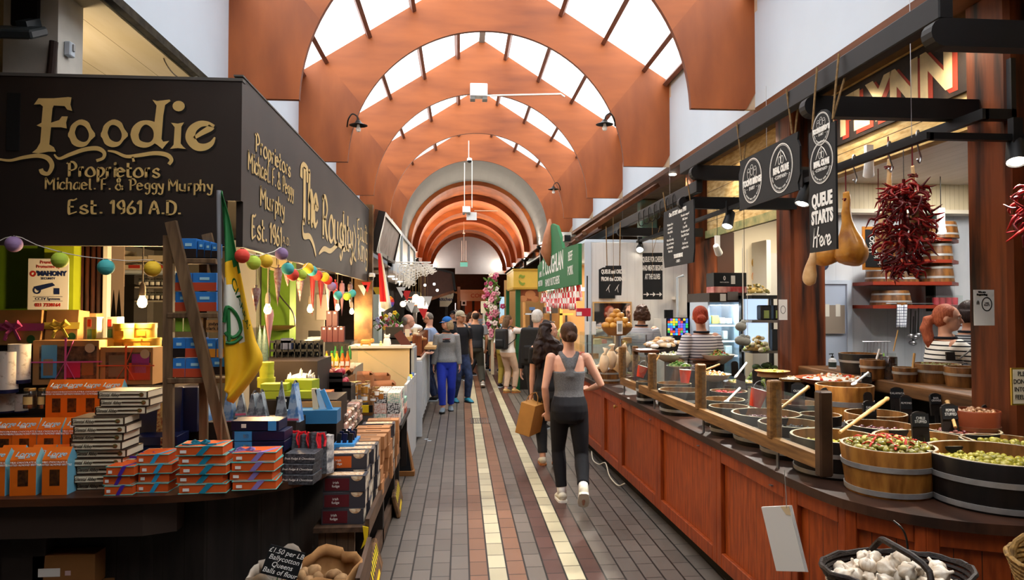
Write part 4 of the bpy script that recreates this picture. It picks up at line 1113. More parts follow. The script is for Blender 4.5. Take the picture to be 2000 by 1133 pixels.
_bx(-.14,.14,-.1,.1,0,.2).B('box',glass('clear_glass'),t);_bx(-.12,.12,-.09,.09,.11,.16).B('tray',mat('green_tray','2fae62',.4),t);_bx(-.12,.12,-.09,.09,.02,.08).B('tray',mat('blue_tray','6a86c8',.4),t)
p=at(1626,720,Z=LT)
t=thing('soap_bottle','pump soap bottle standing at the left end of the ledge','bottle',(p.x,p.y,LT))
_la([(0,0),(.032,0),(.034,.07),(.03,.085),(.012,.095),(.012,.1),(0,.1)],16).B('body',mat('cloudy_plastic','c9ccd0',.3),t,smooth=True)
_la([(.034,.015),(.0345,.06)],16).B('label',mat('dark_label','24302c',.6),t)
mb=_la([(.013,.1),(.013,.112),(.004,.114),(.004,.13),(.012,.132),(.012,.138),(0,.138)],10);mb.bar((0,0,.135),(-.03,0,.132),.008,.008);mb.B('pump',black,t)
lamp('kitchen_lamp','AREA',(4.7,5.7,3.1),55,(1,.95,.88),.5,(4.7,5.8,0),sy=1.2)
spotlight(at(1838,440,Y=6.4),(4.4,5.6,1.2),'small white spotlight above the highest barrel',18,(1,.95,.9),mat('white_lamp','e8e8e8',.4),.035)
spotlight(at(1697,325,Y=5.2),(4.0,6.6,1.2),'small white spotlight on the kitchen ceiling near the hams',25,(1,.95,.9),mat('white_lamp','',.4),.04)
p0,p1=at(1686,527,Y=5.6),at(1748,443,Y=5.6)
w,h=p1.x-p0.x,p1.z-p0.z
F=frame(((p0.x+p1.x)/2,5.6,(p0.z+p1.z)/2),*FACE_CAM)
t=thing('chalkboard','orange framed chalkboard about the queue, hanging behind the chilli bunch','chalkboard',F.to_translation(),rot=F.to_euler())
MB().prism([(-w/2,-h/2),(w/2,-h/2),(w/2,h/2),(-w/2,h/2)],-.015,.0).B('frame',mat('orange_wood','b8772f',.5,vary=.2),t)
MB().prism([(-w/2+.02,-h/2+.025),(w/2-.02,-h/2+.025),(w/2-.02,h/2-.025),(-w/2+.02,h/2-.025)],0,.004).B('slate',chalk_black,t)
text('THE\nQUEUE\nSTARTS\nON THIS\nSIDE',h*.155,chalk_white,t,Matrix.Translation((.0,h*.08,.005)),sx=.95,line=.85)
mb=MB();ribbon(mb,[(0,-h*.29,.008),(0,-h*.38,.008)],.006);mb.add([(-.02,-h*.36,.006),(.02,-h*.36,.006),(0,-h*.42,.006)],[(0,2,1)]);mb.B('lettering',chalk_white,t);merge_text(t)
_tu([(0,h/2,0),(0,h/2+.5,0)],.004,5).B('cord',mat('red_cord','7c2a2a',.8),t)
# hams
ham_m=mat('cured_ham','c88a4c',.35,col2='8f4f20',scale=9,bump=.15);fat_m=mat('ham_fat','dcb98a',.35,col2='b98a55',scale=7)
cord_r=mat('dark_red_cord','6b1f24',.8)
def ham(label,top,L,flip=1,m=ham_m,r=1.0,thin=1):
 t=thing('cured_ham',label,'ham',top)
 mb=MB();pts=[(0,0,0),(.005,0,-.06),(.0,0,-.2*L/.7),(.012*flip,0,-.34*L/.7),(.03*flip,0,-.48*L/.7),(.04*flip,0,-.6*L/.7),(.035*flip,0,-.68*L/.7),(.03*flip,0,-L)]
 rs=[.018,.025,.03,.042,.085,.105,.075,.01]
 mb.tube(smooth_line(pts,3),[(a*r,a*r*.7*thin)for(a,)in smooth_line([(x,)for x in rs],3)],14)
 wobble(mb,.008,14,L*10).B('leg',m,t,smooth='all')
 mb=MB();mb.tube([(.03*math.cos(a*2),.03*math.sin(a*2),-.05-a*.004)for a in range(7)],.006,6);mb.tube([(0,0,0),(0,0,.16)],.005,6)
 mb.B('cord',cord_r,t)
 return t
p=at(1590,435,X=2.8);ham('slim cured ham leg hanging left of the tall queue sign',(p.x,p.y,p.z),.5,-1,fat_m,.62)
p=at(1652,375,X=3.05);ham('broad golden cured ham hanging behind the tall queue sign',(p.x,p.y,p.z),.58,1,mat('golden_ham','cf9440',.3,col2='8f5a1e',scale=7,bump=.1),1.5)
p=at(1622,400,X=3.05);ham('golden cured ham half hidden left of the queue sign foot',(p.x,p.y,p.z),.5,-1,mat('golden_ham','',.3),1.3)
p=at(1735,310,X=3.05);ham('pale trotter-ended ham hanging left of the chilli bunch',(p.x,p.y,p.z),.68,-1,fat_m,.7)
p=at(1782,325,X=3.05);ham('short trotter-ended ham hanging behind the chilli bunch',(p.x,p.y,p.z),.5,1,fat_m,.7)
# chilli bunches
chm=[mat('dried_chilli_a','8a1a1c',.22,vary=.4,scale=20),mat('dried_chilli_b','a82220',.2,vary=.4,scale=20),mat('dried_chilli_c','5c1216',.25)]
cme=[]
for i in range(3):
 mb=MB();mb.tube(smooth_line([(0,0,0),(.02,.003,-.012),(.05,.004*i,-.02),(.075,.0,-.008+.012*i),(.092,.0,.004+.02*i)],3),[.0035,.006,.0085,.0095,.009,.0085,.008,.007,.006,.0055,.004,.0025,.0012],7)
 me=bpy.data.meshes.new('chilli');me.from_pydata(mb.v,[],mb.f);me.polygons.foreach_set('use_smooth',[True]*len(mb.f));me.materials.append(chm[i]);cme.append(me)
def chilli_bunch(label,c,L,R,n,seed):
 t=thing('chilli_bunch',label,'chilli bunch',c);rg=random.Random(seed)
 _tu([(0,0,0),(0,0,.14)],.003,5).B('string',mat('white_string','d8d4c8',.8),t)
 _tu([(0,0,.0),(.0,0,-L*.5),(.0,0,-L+.08)],[.01,.02,.01],8).B('core',chm[2],t)
 rest=MB()
 for k in range(n):
  f=rg.random();z=-.02-f*(L-.1);prof=math.sin(pi*(.12+.8*f))**.7
  a=rg.uniform(0,2*pi);rr=R*prof*rg.uniform(.05,.62)
  M=Matrix.Translation((rr*math.cos(a),rr*math.sin(a),z))@Matrix.Rotation(a+rg.uniform(-.9,.9),4,'Z')@Matrix.Rotation(rg.uniform(-.1,1.1),4,'Y')@Matrix.Rotation(rg.uniform(0,6),4,'X')@Matrix.Scale(rg.uniform(.7,1.15),4)
  if k<100:
   o=bpy.data.objects.new('chilli',cme[k%3]);COL.objects.link(o);o.parent=t;o.matrix_local=M
  else:
   me=cme[k%3];rest.M=M;rest.cur=k%3;rest.add([v.co for v in me.vertices],[tuple(q_.vertices)for q_ in me.polygons])
 if n>100:o=rest.B('chillies',chm,t,smooth='all',kind='stuff')
 return t
p=at(1765,350,X=2.95);ctop=p
sc_=V((p.x,p.y,0)).dot(_fw)/FPX
chilli_bunch('big hanging bunch of dried red chillies in front of the kitchen',p,205*sc_,52*sc_*1.5,430,1)
p=at(2004,355,X=2.95);chilli_bunch('hanging bunch of dried red chillies at the right edge of the picture',p+V((.03,0,0)),.38,.12,60,2)
p0,p1=at(1906,636,Y=3.7),at(1945,566,Y=3.7)
w,h=p1.x-p0.x,p1.z-p0.z
F=frame(((p0.x+p1.x)/2,3.715,(p0.z+p1.z)/2),*FACE_CAM)
t=thing('paper_notice','white paper notice with a ring emblem pinned to the near timber post','notice',F.to_translation(),rot=F.to_euler())
MB().prism([(-w/2,-h/2),(w/2,-h/2),(w/2,h/2),(-w/2,h/2)],0,.002).B('sheet',mat('white_paper','',.8),t)
ink=mat('black_ink','14120f',.6)
text('We are\nSupporting',h*.07,ink,t,Matrix.Translation((-w*.1,h*.4,.003)),bold=.001)
mb=MB();ring_mb(mb,w*.26,h*.2,.006,.003,30,(w*.13,.02));mb.B('emblem',ink,t)
text('ONE\nPLATE',h*.06,ink,t,Matrix.Translation((w*.13,.02,.003)))
text('local\ntraders\nfeeding\nthe city',h*.028,ink,t,Matrix.Translation((-w*.3,.03,.003)))
merge_text(t)
for px,py,nm,Y in((1529,605,'paper notice with a ring drawing on the left edge of the middle post',6.325),(1350,600,'narrow paper notice on the post behind the till',9.09)):
 p=at(px,py,Y=Y);w=.085 if Y<8 else .07;h=w*2.3
 t=thing('paper_notice',nm,'notice',(p.x,Y,p.z))
 _bx(-w/2,w/2,-.004,0,-h/2,h/2).B('sheet',mat('white_paper','',.8),t)
 mb=MB();mb.M=frame((0,-.0045,0),*FACE_CAM);ring_mb(mb,w*.3,h*.2,.005,0,20);mb.B('emblem',ink,t)
fz=mat('fridge_black','17181a',.35)
bluelight=mat('cold_cabinet_light','dcebff',.4,emit=7)
t=thing('display_fridge','lit glass-fronted cheese fridge behind the red-haired worker','fridge',(4.0,8.1,0))
x0,x1=at(1386,650,Y=7.9).x-4.0,at(1458,650,Y=7.9).x-4.0
zt=at(1400,590,Y=7.9).z
_bx(x0,x1,-.1,.6,0,.9).B('base',fz,t);_bx(x0,x1,.5,.6,.9,zt).B('back',mat('fridge_back','c8d6e8',.4),t)
_bx(x0,x1,-.2,.6,zt,at(1400,572,Y=7.9).z).B('header',mat('fridge_header','2a201c',.4),t)
for s,e in((x0,x0+.02),(x1-.03,x1)):_bx(s,e,-.15,.6,.9,zt).B('side',mat('fridge_side','aab6c4',.4),t)
for k,py in enumerate((632,662,690)):
 z=at(1400,py,Y=8.2).z
 _bx(x0+.02,x1-.03,-.05,.5,z-.012,z).B('shelf',glass('clear_glass'),t)
 _bx(x0+.04,x1-.05,-.05,-.03,z-.03,z-.015).B('light_tube',bluelight,t)
rg=random.Random(21);cols=[mat('pack_white','eef0ee',.5),mat('pack_yellow','d9c04a',.5),mat('pack_blue','5b7fb0',.5),mat('pack_cream','e0d4b0',.5)]
for k,py in enumerate((632,662,690)):
 z=at(1400,py,Y=8.2).z;x=x0+.06
 while x<x1-.12:
  w,h=rg.uniform(.05,.09),rg.uniform(.05,.11)
  c=rg.choice(cols)
  tag(_bx(0,w,0,.08,0,h,.004).B('cheese_pack',c,loc=(4+x,8.1+rg.uniform(.02,.1),z)),None,'cheese pack','cheese packs in the lit fridge')['label']='small cheese pack on the %s shelf of the lit fridge'%('top','middle','bottom')[k]
  x+=w+rg.uniform(.005,.05)
_bx(x0+.02,x1-.03,-.12,-.115,.9,zt).B('pane',glass('guard_glass'),t)
lamp('fridge_glow','AREA',(4.0+(x0+x1)/2,8.0,zt-.03),14,(.82,.9,1),x1-x0-.1,(4+(x0+x1)/2,8.15,0),sy=.25)
for px,py,w,h,m,nm in((1412,581,.07,.085,mat('white_paper',''),'white card taped to the fridge header'),(1431,578,.13,.1,mat('steel_plate','7a7470',.3,metal=.6),'steel plate on the fridge header')):
 p=at(px,py,Y=7.89);tag(_bx(-w/2,w/2,-.004,.0,-h/2,h/2).B('card',m,loc=(p.x,7.89,p.z)),nm,'card')
z0=at(1400,572,Y=7.9).z
p=at(1420,572,Y=8.0)
t=thing('ham_box','red marbled ham carton on top of the lit fridge','carton',(p.x,8.0,z0))
_bx(-.2,.2,-.1,.15,0,.075,.004).B('box',mat('marbled_meat_print','9c2f33',.4,col2='d9a49a',scale=5,stretch=(2,1,1)),t)
t=thing('black_carton','black carton with a white label above the red ham carton','carton',(p.x,8.0,z0+.075))
_bx(-.2,.2,-.1,.15,0,.165,.004).B('box',fz,t)
_bx(-.0+.01,.06,-.102,-.1,.03,.13).B('label',mat('white_paper',''),t)
mb=MB();mb.M=frame((-.07,-.101,.1),*FACE_CAM);ring_mb(mb,.014,.026,.008,0,12);mb.B('emblem',chalk_white,t)
text('PATA NEGRA',.018,chalk_white,t,frame((-.07,-.1015,.05),*FACE_CAM))
p=at(1478,575,Y=8.0)
heap('dried_flowers','bunch of dried flowers lying on the fridge top by the door frame',(p.x,8.05,z0),.16,.12,[mat('straw_flower','b9a05a',.7),mat('dry_leaf','6f6a3a',.7),mat('cream_petal','e0d0a8',.7)],140,.02,3,'dried flowers')
t=thing('shelf_rack','black rack of shelves beside the middle timber post','rack',(4.0,7.6,0))
x0,x1=at(1462,650,Y=7.6).x-4,at(1527,650,Y=7.6).x-4
zs=[at(1490,py,Y=7.6).z for py in(577,625,684)]
_bx(x0,x1,-.1,.27,zs[0]-.04,zs[0]).B('top',fz,t)
for z in zs[1:]:_bx(x0,x1,-.1,.27,z-.03,z).B('shelf',mat('grey_shelf','6d625a',.5),t)
for x in(x0,x1-.03):_bx(x,x+.03,.2,.27,0,zs[0]).B('upright',fz,t)
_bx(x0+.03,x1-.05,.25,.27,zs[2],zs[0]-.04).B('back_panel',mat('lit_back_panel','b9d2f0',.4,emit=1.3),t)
for px,py,w,h,m,nm in((1494,625,.13,.17,fz,'black bag with a green label on the rack, left one'),(1517,625,.09,.17,fz,'black bag on the rack next to the timber post')):
 p=at(px,py,Y=7.6);t=thing('black_bag',nm,'bag',(p.x,7.6,p.z));_bx(-w/2,w/2,-.04,.08,0,h,.012).B('bag',fz,t)
 _bx(-.03,.03,-.044,-.04,.02,.11).B('label',mat('green_label','93a05a',.6),t)
for k,px in enumerate((1508,1515,1522)):
 p=at(px,684,Y=7.55);tag(_bx(-.024,.024,-.03,.03,0,.24,.003).B('bottle_carton',fz if k<2 else mat('pack_white',''),loc=(p.x,7.52,p.z)),['slim black bottle carton on the lower rack shelf, left one','slim black bottle carton in the middle of the lower rack shelf','slim white bottle carton next to the timber post'][k],'carton')
p=at(1478,684,Y=7.5);heap('pasta_bags','cellophane bags of dried pasta on the lower rack shelf',(p.x,7.5,p.z),.12,.16,[grain_m,leaf2,mat('pack_cream','')],60,.035,6,'pasta bags')
p=at(1492,735,Y=7.6);heap('salad_greens','dark green leaves in the cold case under the rack',(p.x,7.55,p.z-.1),.24,.26,[mat('kale','4a5a2c',.5,vary=.4),leaf2],140,.05,8,'leaves')
for px,py,lab in((1447,638,'upper pear-shaped grey cheese hanging beside the rack'),(1446,665,'lower pear-shaped grey cheese hanging beside the rack'),(1455,667,'small grey cheese behind the lower hanging cheese')):
 p=at(px,py,Y=7.2);t=thing('hanging_cheese',lab,'cheese',p)
 MB().ell((0,0,0),(.062,.055,.05),16,10).B('cheese',mat('grey_rind','8b8a80',.6,vary=.2),t,smooth=True);MB().ell((.025,0,.04),(.035,.03,.03),12,8).B('neck',mat('grey_rind',''),t,smooth=True)
 _tu([(.03,0,.05),(.03,0,1.0)],.003,5).B('string',mat('white_string',''),t)
p=at(1418,495,Y=9.3);tag(_bx(-.13,.13,-.03,0,-.3,.3).B('menu_board',mat('brown_menu_board','4a2c20',.5),loc=(p.x,9.36,p.z)),'brown menu board leaning high in the cheese room','board')
for py,lab,m in((513,'golden decorated wall plate',mat('gold_plate','c8a24a',.35,col2='8f5f24',scale=20)),(540,'red and cream wall plate',mat('red_plate','c07050',.4,col2='e0c8a0',scale=18))):
 p=at(1483,py,Y=9.3);tag(_la([(0,0),(.07,.0),(.1,.02),(.1,.026),(0,.008)],24).B('wall_plate',m,loc=(p.x,9.35,p.z),rot=(pi/2,0,0),smooth=True),lab+' in the cheese room','plate')
x0=at(1497,500,Y=8.9).x
_bx(x0,x0+.06,8.9,9.36,0,2.75).B('trim_10',mat('grey_door_frame','c2c0bc',.5),kind='structure')
_bx(x0+.06,5.4,9.25,9.3,0,2.6).B('door_2',mat('grey_white_door','d2d0cc',.5),kind='structure')
spotlight(at(1401,487,Y=8.2),(3.9,9.2,1.8),'white spotlight in the cheese room above the black carton',30,(1,.86,.62),mat('white_lamp',''),.045)
lamp('cheese_room_lamp','AREA',(4.3,8.2,3.1),45,(1,.86,.64),.5,(4.3,8.2,0))
p=at(1324,655,Y=8.6);t=thing('till','touch-screen till with coloured keys in front of the white wall','till',(p.x,8.6,CT))
z0,z1=at(1324,655,Y=8.6).z-CT,at(1324,622,Y=8.6).z-CT
w=42/FPX*8.6
_bx(-w/2-.01,w/2+.01,0,.03,z0-.01,z1+.01,.004).B('screen_case',fz,t)
mb=MB();keycols=['3f6ad8','38b058','d8c83a','d84a3a','8a5ad0','3fb8d0']
ms=[mat('screen_'+c,c,.4,emit=1.1)for c in keycols]+[mat('screen_dark','101a40',.4,emit=1.0)]
rg=random.Random(3)
for i in range(8):
 for j in range(7):
  mb.cur=6 if rg.random()<.3 else rg.choice((0,0,1,2,3,4,5))
  xx,zz=-w/2+w*i/8,z0+(z1-z0)*j/7
  mb.add([(xx+.002,-.001,zz+.002),(xx+w/8-.002,-.001,zz+.002),(xx+w/8-.002,-.001,zz+(z1-z0)/7-.002),(xx+.002,-.001,zz+(z1-z0)/7-.002)],[(0,1,2,3)])
mb.B('screen',ms,t);_bx(-.05,.05,.0,.06,0,z0).B('stand',fz,t);_bx(-w*.6,-w*.2,.02,.06,z1,z1+.11).B('rear_display',fz,t)
# LEFT: THE FOOD STALL
GLY={'P':'23 2b;0a 2b 5b 79 67 26','r':'13 18;16 28 48','o':'28 06 04 23 43 64 66 48 28','p':'10 18;17 38 57 55 33 13','i':'13 18;1a 1b','e':'06 56 47 28 07 04 23 54','t':'1b 14 23 43;08 48','s':'57 38 17 16 45 54 43 23 04','M':'03 0b;0b 46;46 8b;8b 83 93','c':'57 38 17 04 23 43 54','h':'03 0b;06 28 47 43 53','a':'57 38 17 04 23 44 57;58 54 63','l':'1b 14 23 33','.':'13 14','F':'13 1b;0a 1b 4b 6c;17 57','&':'73 29 2b 4b 49 05 23 43 76','g':'57 38 17 15 34 55;58 52 30 11','y':'08 25 44;58 41 20 01','u':'08 04 23 43 54;58 53 63','E':'6c 4b 2b 1a 13 33 64;17 47','1':'09 2b 23','9':'57 36 18 2a 4b 59 57 54 33','6':'4b 17 14 33 54 56 37 16','A':'03 3b 63;16 56','D':'13 1b;0b 3b 69 65 43 03','T':'4b 43 33;09 1b 7b 89','R':'13 1b;0a 1b 4b 69 47 17;37 54 73','K':'13 1b;6b 17;27 63','n':'03 08;06 28 47 43 53','m':'03 08;06 28 37 33;36 58 67 63','d':'57 38 17 04 23 44 57;5b 54 63'}
SERIF=set('PrhMiltFE1AD TRKnp')
def brush_text(mb,body,F,size,pen=.9,sx=1.,serif=True):
 """hand-painted lettering with a broad pen; mb collects it; returns the length"""
 s=size/8;x0=0;M0=mb.M
 mb.M=F
 for ch in body:
  if ch==' ':x0+=4*s*sx;continue
  g=GLY[ch];xm=0
  for st in g.split(';'):
   pts=[(int(t[0],16),int(t[1],16)-3)for t in st.split()]
   xm=max(xm,max(p[0]for p in pts))
   P=smooth_line(pts,4)if len(pts)>2 else[pts[0],((pts[0][0]+pts[1][0])/2,(pts[0][1]+pts[1][1])/2),pts[1]]
   out=[]
   for i,p in enumerate(P):
    a,b=P[max(0,i-1)],P[min(len(P)-1,i+1)]
    an=math.atan2(b[1]-a[1],b[0]-a[0])
    w=pen*s*(.55+.85*abs(math.sin(an-.35)))
    out.append((x0+p[0]*s*sx,p[1]*s,w))
   ribbon(mb,out)
   if serif and ch in SERIF and len(pts)==2 and pts[0][0]==pts[1][0]:
    for e in pts:
     ribbon(mb,[(x0+(e[0]-1)*s*sx,e[1]*s-.2*s,.35*s),(x0+e[0]*s*sx,e[1]*s,.8*s),(x0+(e[0]+1)*s*sx,e[1]*s+.2*s,.35*s)])
  x0+=(xm+1.9)*s*sx
 mb.M=M0
 return x0
sign_dark=mat('painted_sign_brown','2f2620',.55,col2='221b17',scale=1.6,detail=2)
gold=mat('painted_gold_letter','d8b672',.5,vary=.15,scale=6)
shade=mat('painted_letter_shadow','120e0b',.6)
YS,XS,ZS0,ZS1=4.14,-1.3,2.205,3.19
t=thing('shop_sign','big dark brown fascia board with the gold word Foodie, facing the camera','sign',(0,0,0))
nx=at(440,430,Y=YS).x;nz=at(455,392,Y=YS).z
MB().prism([(-4.2,ZS0),(nx,ZS0),(nx,nz),(XS,nz),(XS,ZS1),(-4.2,ZS1)],YS,YS+.04,'XZ').B('board',sign_dark,t)
_bx(-4.2,XS+.005,YS-.006,YS+.05,ZS1,ZS1+.018).B('cap',mat('grey_cap','57544f',.7),t)
a,b=at(12,294,Y=YS-.001),at(40,182,Y=YS-.001)
_bx(a.x,b.x,YS-.004,YS,a.z,b.z).B('slot',mat('slot_black','0b0a09',.8),t)
K=500/1416
def cp(x,y,dy=0):p=at(x*K,y*K,Y=YS);return(p.x,p.z)
def letters(off,m,name):
 mb=MB();yv=YS-(.004 if off==0 else .002)
 ox,oz=off,-off
 def poly(pts):
  q_=[cp(*p)for p in pts];mb.add([(x+ox,yv-.0006,z+oz)for x,z in q_],[tuple(range(len(q_)))])
 def stroke(pts):
  L=[]
  for x,y,w in smooth_line(pts,6):a_=cp(x,y);L.append((a_[0],a_[1],w*.00109))
  m0=mb.M;mb.M=frame((ox,yv,oz),*FACE_CAM);ribbon(mb,L);mb.M=m0
 def ringp(outer,inner,n=32):
  def res(pts):
   P=smooth_line(pts+[pts[0]],12);return P
  c=(sum(p[0]for p in inner)/len(inner),sum(p[1]for p in inner)/len(inner))
  def ray(P,a):
   d=(math.cos(a),math.sin(a));best=0
   for p,q_ in zip(P[:-1],P[1:]):
    ex,ey=q_[0]-p[0],q_[1]-p[1];den=d[0]*ey-d[1]*ex
    if abs(den)<1e-9:continue
    t_=((p[0]-c[0])*ey-(p[1]-c[1])*ex)/den;u_=((p[0]-c[0])*d[1]-(p[1]-c[1])*d[0])/den
    if t_>best and 0<=u_<=1:best=t_
   return cp(c[0]+d[0]*best,c[1]+d[1]*best)
  O,I=res(outer),res(inner)
  vs=[ray(P,2*pi*k/n)for P in(O,I)for k in range(n)]
  mb.add([(x+ox,yv,z+oz)for x,z in vs],[(k,(k+1)%n,n+(k+1)%n,n+k)for k in range(n)])
 poly([(190,580),(215,545),(300,545),(380,538),(398,540),(392,580),(402,615),(375,608),(360,588),(300,585),(293,600),(285,680),(330,665),(345,645),(378,645),(368,680),(372,712),(340,705),(285,705),(275,800),(300,815),(312,840),(270,840),(215,850),(180,845),(205,825),(225,790),(232,705),(205,695),(232,680),(240,590),(225,578)])
 for dx in(0,181):
  ringp([(362+dx,742),(382+dx,736),(398+dx,692),(445+dx,662),(490+dx,676),(508+dx,712),(530+dx,748),(505+dx,776),(480+dx,806),(440+dx,815),(402+dx,798),(385+dx,762)],[(415+dx,735),(428+dx,700),(450+dx,692),(478+dx,708),(494+dx,745),(485+dx,778),(460+dx,786),(430+dx,770)])
 ringp([(722,750),(735,705),(775,672),(830,668),(872,690),(880,760),(850,800),(800,818),(745,800)],[(768,745),(785,705),(812,690),(845,715),(852,755),(835,785),(805,788),(775,775)])
 poly([(845,553),(870,560),(905,556),(940,552),(945,560),(915,582),(905,640),(895,770),(905,785),(938,780),(920,800),(900,825),(868,800),(850,790),(855,690),(868,585)])
 poly([(948,680),(985,685),(1020,678),(1005,702),(1001,795),(1015,812),(1030,825),(985,820),(942,825),(962,802),(968,705)])
 poly([(990+34*math.cos(t_),588+29*math.sin(t_))for t_ in[2*pi*k/16 for k in range(16)]])
 stroke([(1075,765,16),(1115,738,26),(1160,712,34),(1172,700,36)]);stroke([(1186,700,16),(1150,686,26),(1105,688,36),(1065,718,46),(1055,765,52),(1085,808,46),(1130,815,38),(1170,795,26),(1190,760,8)])
 stroke([(-60,870,14),(0,882,12),(60,888,14),(130,872,18),(210,862,22),(265,875,26),(290,915,24),(270,960,20),(238,955,24),(228,935,22)])
 stroke([(302,855,8),(330,878,14),(390,855,20),(470,828,22),(540,822,24),(578,845,20),(572,875,16),(535,890,16)])
 stroke([(598,835,8),(640,842,14),(700,866,18),(770,860,20),(860,848,22),(925,858,24),(950,885,20),(935,910,18)]);stroke([(735,868,10),(742,895,14)])
 def line(x,y,x1,body,cap,pen):
  p,q_=at(x*K,y*K,Y=YS),at(x1*K,y*K,Y=YS)
  tmp=MB();L=brush_text(tmp,body,I4,1,pen);sc=(q_.x-p.x)/L
  sz=cap*K/FPX*YS*1.0
  brush_text(mb,body,frame((p.x+ox,yv,p.z+oz),*FACE_CAM),sz,pen,sx=(q_.x-p.x)/(L*sz))
 line(370,974,895,'Proprietors',74,1.15)
 line(255,1045,1185,'Michael. F. & Peggy Murphy',58,1.0)
 line(375,1180,1010,'Est. 1961 A.D.',70,1.2)
 mb.B(name,m,t)
letters(.012,shade,'letter_shadow');letters(0,gold,'lettering')
t=thing('shop_sign','long dark brown fascia board along the aisle lettered in gold as The Roughty Fruit King','sign',(0,0,0))
YE=9.76
_bx(XS-.04,XS,YS+.04,YE,ZS0,ZS1+.03).B('board',sign_dark,t)
_bx(XS-.05,XS+.006,YS+.0,YE,ZS1+.03,ZS1+.04).B('cap',mat('grey_cap',''),t)
mbs=[MB(),MB()]
def side(px,py,px1,body,cap_px_at,pen,asc=1):
 """line of lettering starting at px,py (baseline) and ending at column px1"""
 p,q_=at(px,py,X=XS),at(px1,py,X=XS)
 tmp=MB();L=brush_text(tmp,body,I4,1,pen)
 sz=cap_px_at/FPX*V((p.x,p.y,0)).dot(_fw)
 for k,(m_,o_)in enumerate(((mbs[0],.012),(mbs[1],0))):
  brush_text(m_,body,frame((XS+(.002 if o_ else .004),p.y+o_,p.z-o_),*FACE_RIGHT),sz,pen,sx=(q_.y-p.y)/(L*sz))
side(497,293,568,'Proprietors',34,1.3);side(484,330,574,'Michael. F. & Peggy',36,1.0);side(508,400,556,'Murphy',36,1.2);side(490,462,550,'Est. 1961',42,1.2);side(551,475,566,'A.D.',14,1.2)
side(587,425,622,'The',105,1.15);side(629,462,690,'Roughty',80,1.1);side(697,463,718,'Fruit',36,.9);side(698,505,718,'King',46,.9)
for k,(m_,o_)in enumerate(((mbs[0],.012),(mbs[1],0))):
 m_.M=frame((XS+(.002 if o_ else .004),o_,-o_),*FACE_RIGHT)
 for cv in([(590,435,.02),(592,460,.05),(604,462,.05),(612,480,.05),(616,500,.04)],[(622,496,.02),(632,486,.05),(645,490,.05),(660,478,.05),(672,488,.05),(684,480,.05),(690,500,.06),(695,510,.03)],[(690,505,.03),(694,470,.05),(690,440,.04)]):
  ribbon(m_,[((lambda g:(g.y,g.z,w_))(at(x_,y_,X=XS)))for x_,y_,w_ in smooth_line(cv,5)])
 m_.M=Matrix();m_.B('letter_shadow' if o_ else 'lettering',shade if o_ else gold,t)
lime=mat('olive_green_panel','5f7f12',.6,vary=.15,scale=3);lime2=mat('yellow_green_pilaster','a5b524',.6,vary=.1)
_bx(-6,at(93,500,Y=5.3).x,5.3,5.36,0,2.6).B('wall_stall_green',lime,kind='structure')
_bx(at(93,500,Y=5.3).x,at(150,500,Y=5.3).x,5.26,5.36,0,2.6).B('wall_stall_pilaster',lime2,kind='structure')
tag(_bx(-6,XS-.05,YS+.04,9.7,2.62,2.68).B('stall_ceiling',mat('dark_stall_ceiling','2f2a24',.8)),'dark ceiling inside the food stall behind the fascia','ceiling')
bpy.data.objects['stall_ceiling']['kind']='structure'
curtain=mat('rust_brown_curtain','4a2212',.7,col2='21100a',scale=9,stretch=(3,3,.6))
x0,x1=at(152,500,Y=5.4).x,at(207,500,Y=5.4).x
mb=MB();mb.grid([[(x0+(x1-x0)*i/24,5.4+.02*math.sin(i*1.3),z)for i in range(25)]for z in(.2,1,1.8,2.6)])
tag(mb.B('curtain',curtain,thick=.01,smooth='all'),'dark rust-brown curtain between the green wall and the stall opening','curtain')
_bx(x1,x1+.03,5.36,5.42,0,2.6).B('trim_11',mat('white_trim','d8d2c4',.5),kind='structure')
_bx(-4.2,-1.9,9.7,9.76,0,2.62).B('wall_stall_far',mat('grey_stall_wall','8d8882',.7,vary=.1),kind='structure')
_bx(-4.3,-4.2,5.36,9.76,0,2.62).B('wall_stall_side',mat('grey_stall_wall',''),kind='structure')
p0,p1=at(511,560,Y=8),at(566,560,Y=8)
tag(_bx(p0.x,p1.x,8,8.3,0,2.6).B('green_pillar',mat('leaf_green_paint','6f9a2c',.6,vary=.1)),'leaf green pillar behind the hanging scale','pillar')
tag(_bx(p0.x-.3,p0.x-.03,7.9,8.2,0,2.6).B('white_pillar',mat('pale_grey_pillar','d5d4d0',.6)),'pale grey pillar left of the green one','pillar')
t=thing('fill_uplighter','unseen fill lamp added on the roof of the food stall','fill_uplighter',(-3.0,4.75,2.7));_la([(0,0),(.12,0),(.17,.1),(.16,.1),(.1,.02),(0,.02)],14).B('bowl',iron,t)  # unseen fill lamps, added to brighten the pier and boarded ceiling
lamp('fill_uplight','AREA',(-3.0,4.75,2.86),16,(1,.84,.64),.3,(-2.9,4.9,4));lamp('fill_uplight','AREA',(-2.9,7.0,2.86),16,(1,.84,.64),.3,(-2.9,7.0,4))
t=thing('fill_uplighter','second unseen fill lamp added on the roof of the food stall','fill_uplighter',(-2.9,7.0,2.7));_la([(0,0),(.12,0),(.17,.1),(.16,.1),(.1,.02),(0,.02)],14).B('bowl',iron,t)
YP=4.27
x0,x1=at(6,80,Y=YP).x,at(113,80,Y=YP).x
_bx(x0,x1,YP,YP+.27,2.7,ZB).B('wall_pier',mat('whitewashed_plaster','c9c6bd',.8,vary=.15,scale=6,bump=.3),kind='structure')
_bx(-6,x0,YP+.06,YP+.3,2.7,ZB).B('wall_pier_left',mat('cream_plaster','b8a67c',.8,vary=.15,scale=5,bump=.2),kind='structure')
_bx(-6,-4.2,5.36,5.5,2.6,2.7).B('wall_pier_foot',grey_plaster,kind='structure')
p=at(38,72,Y=4.1)
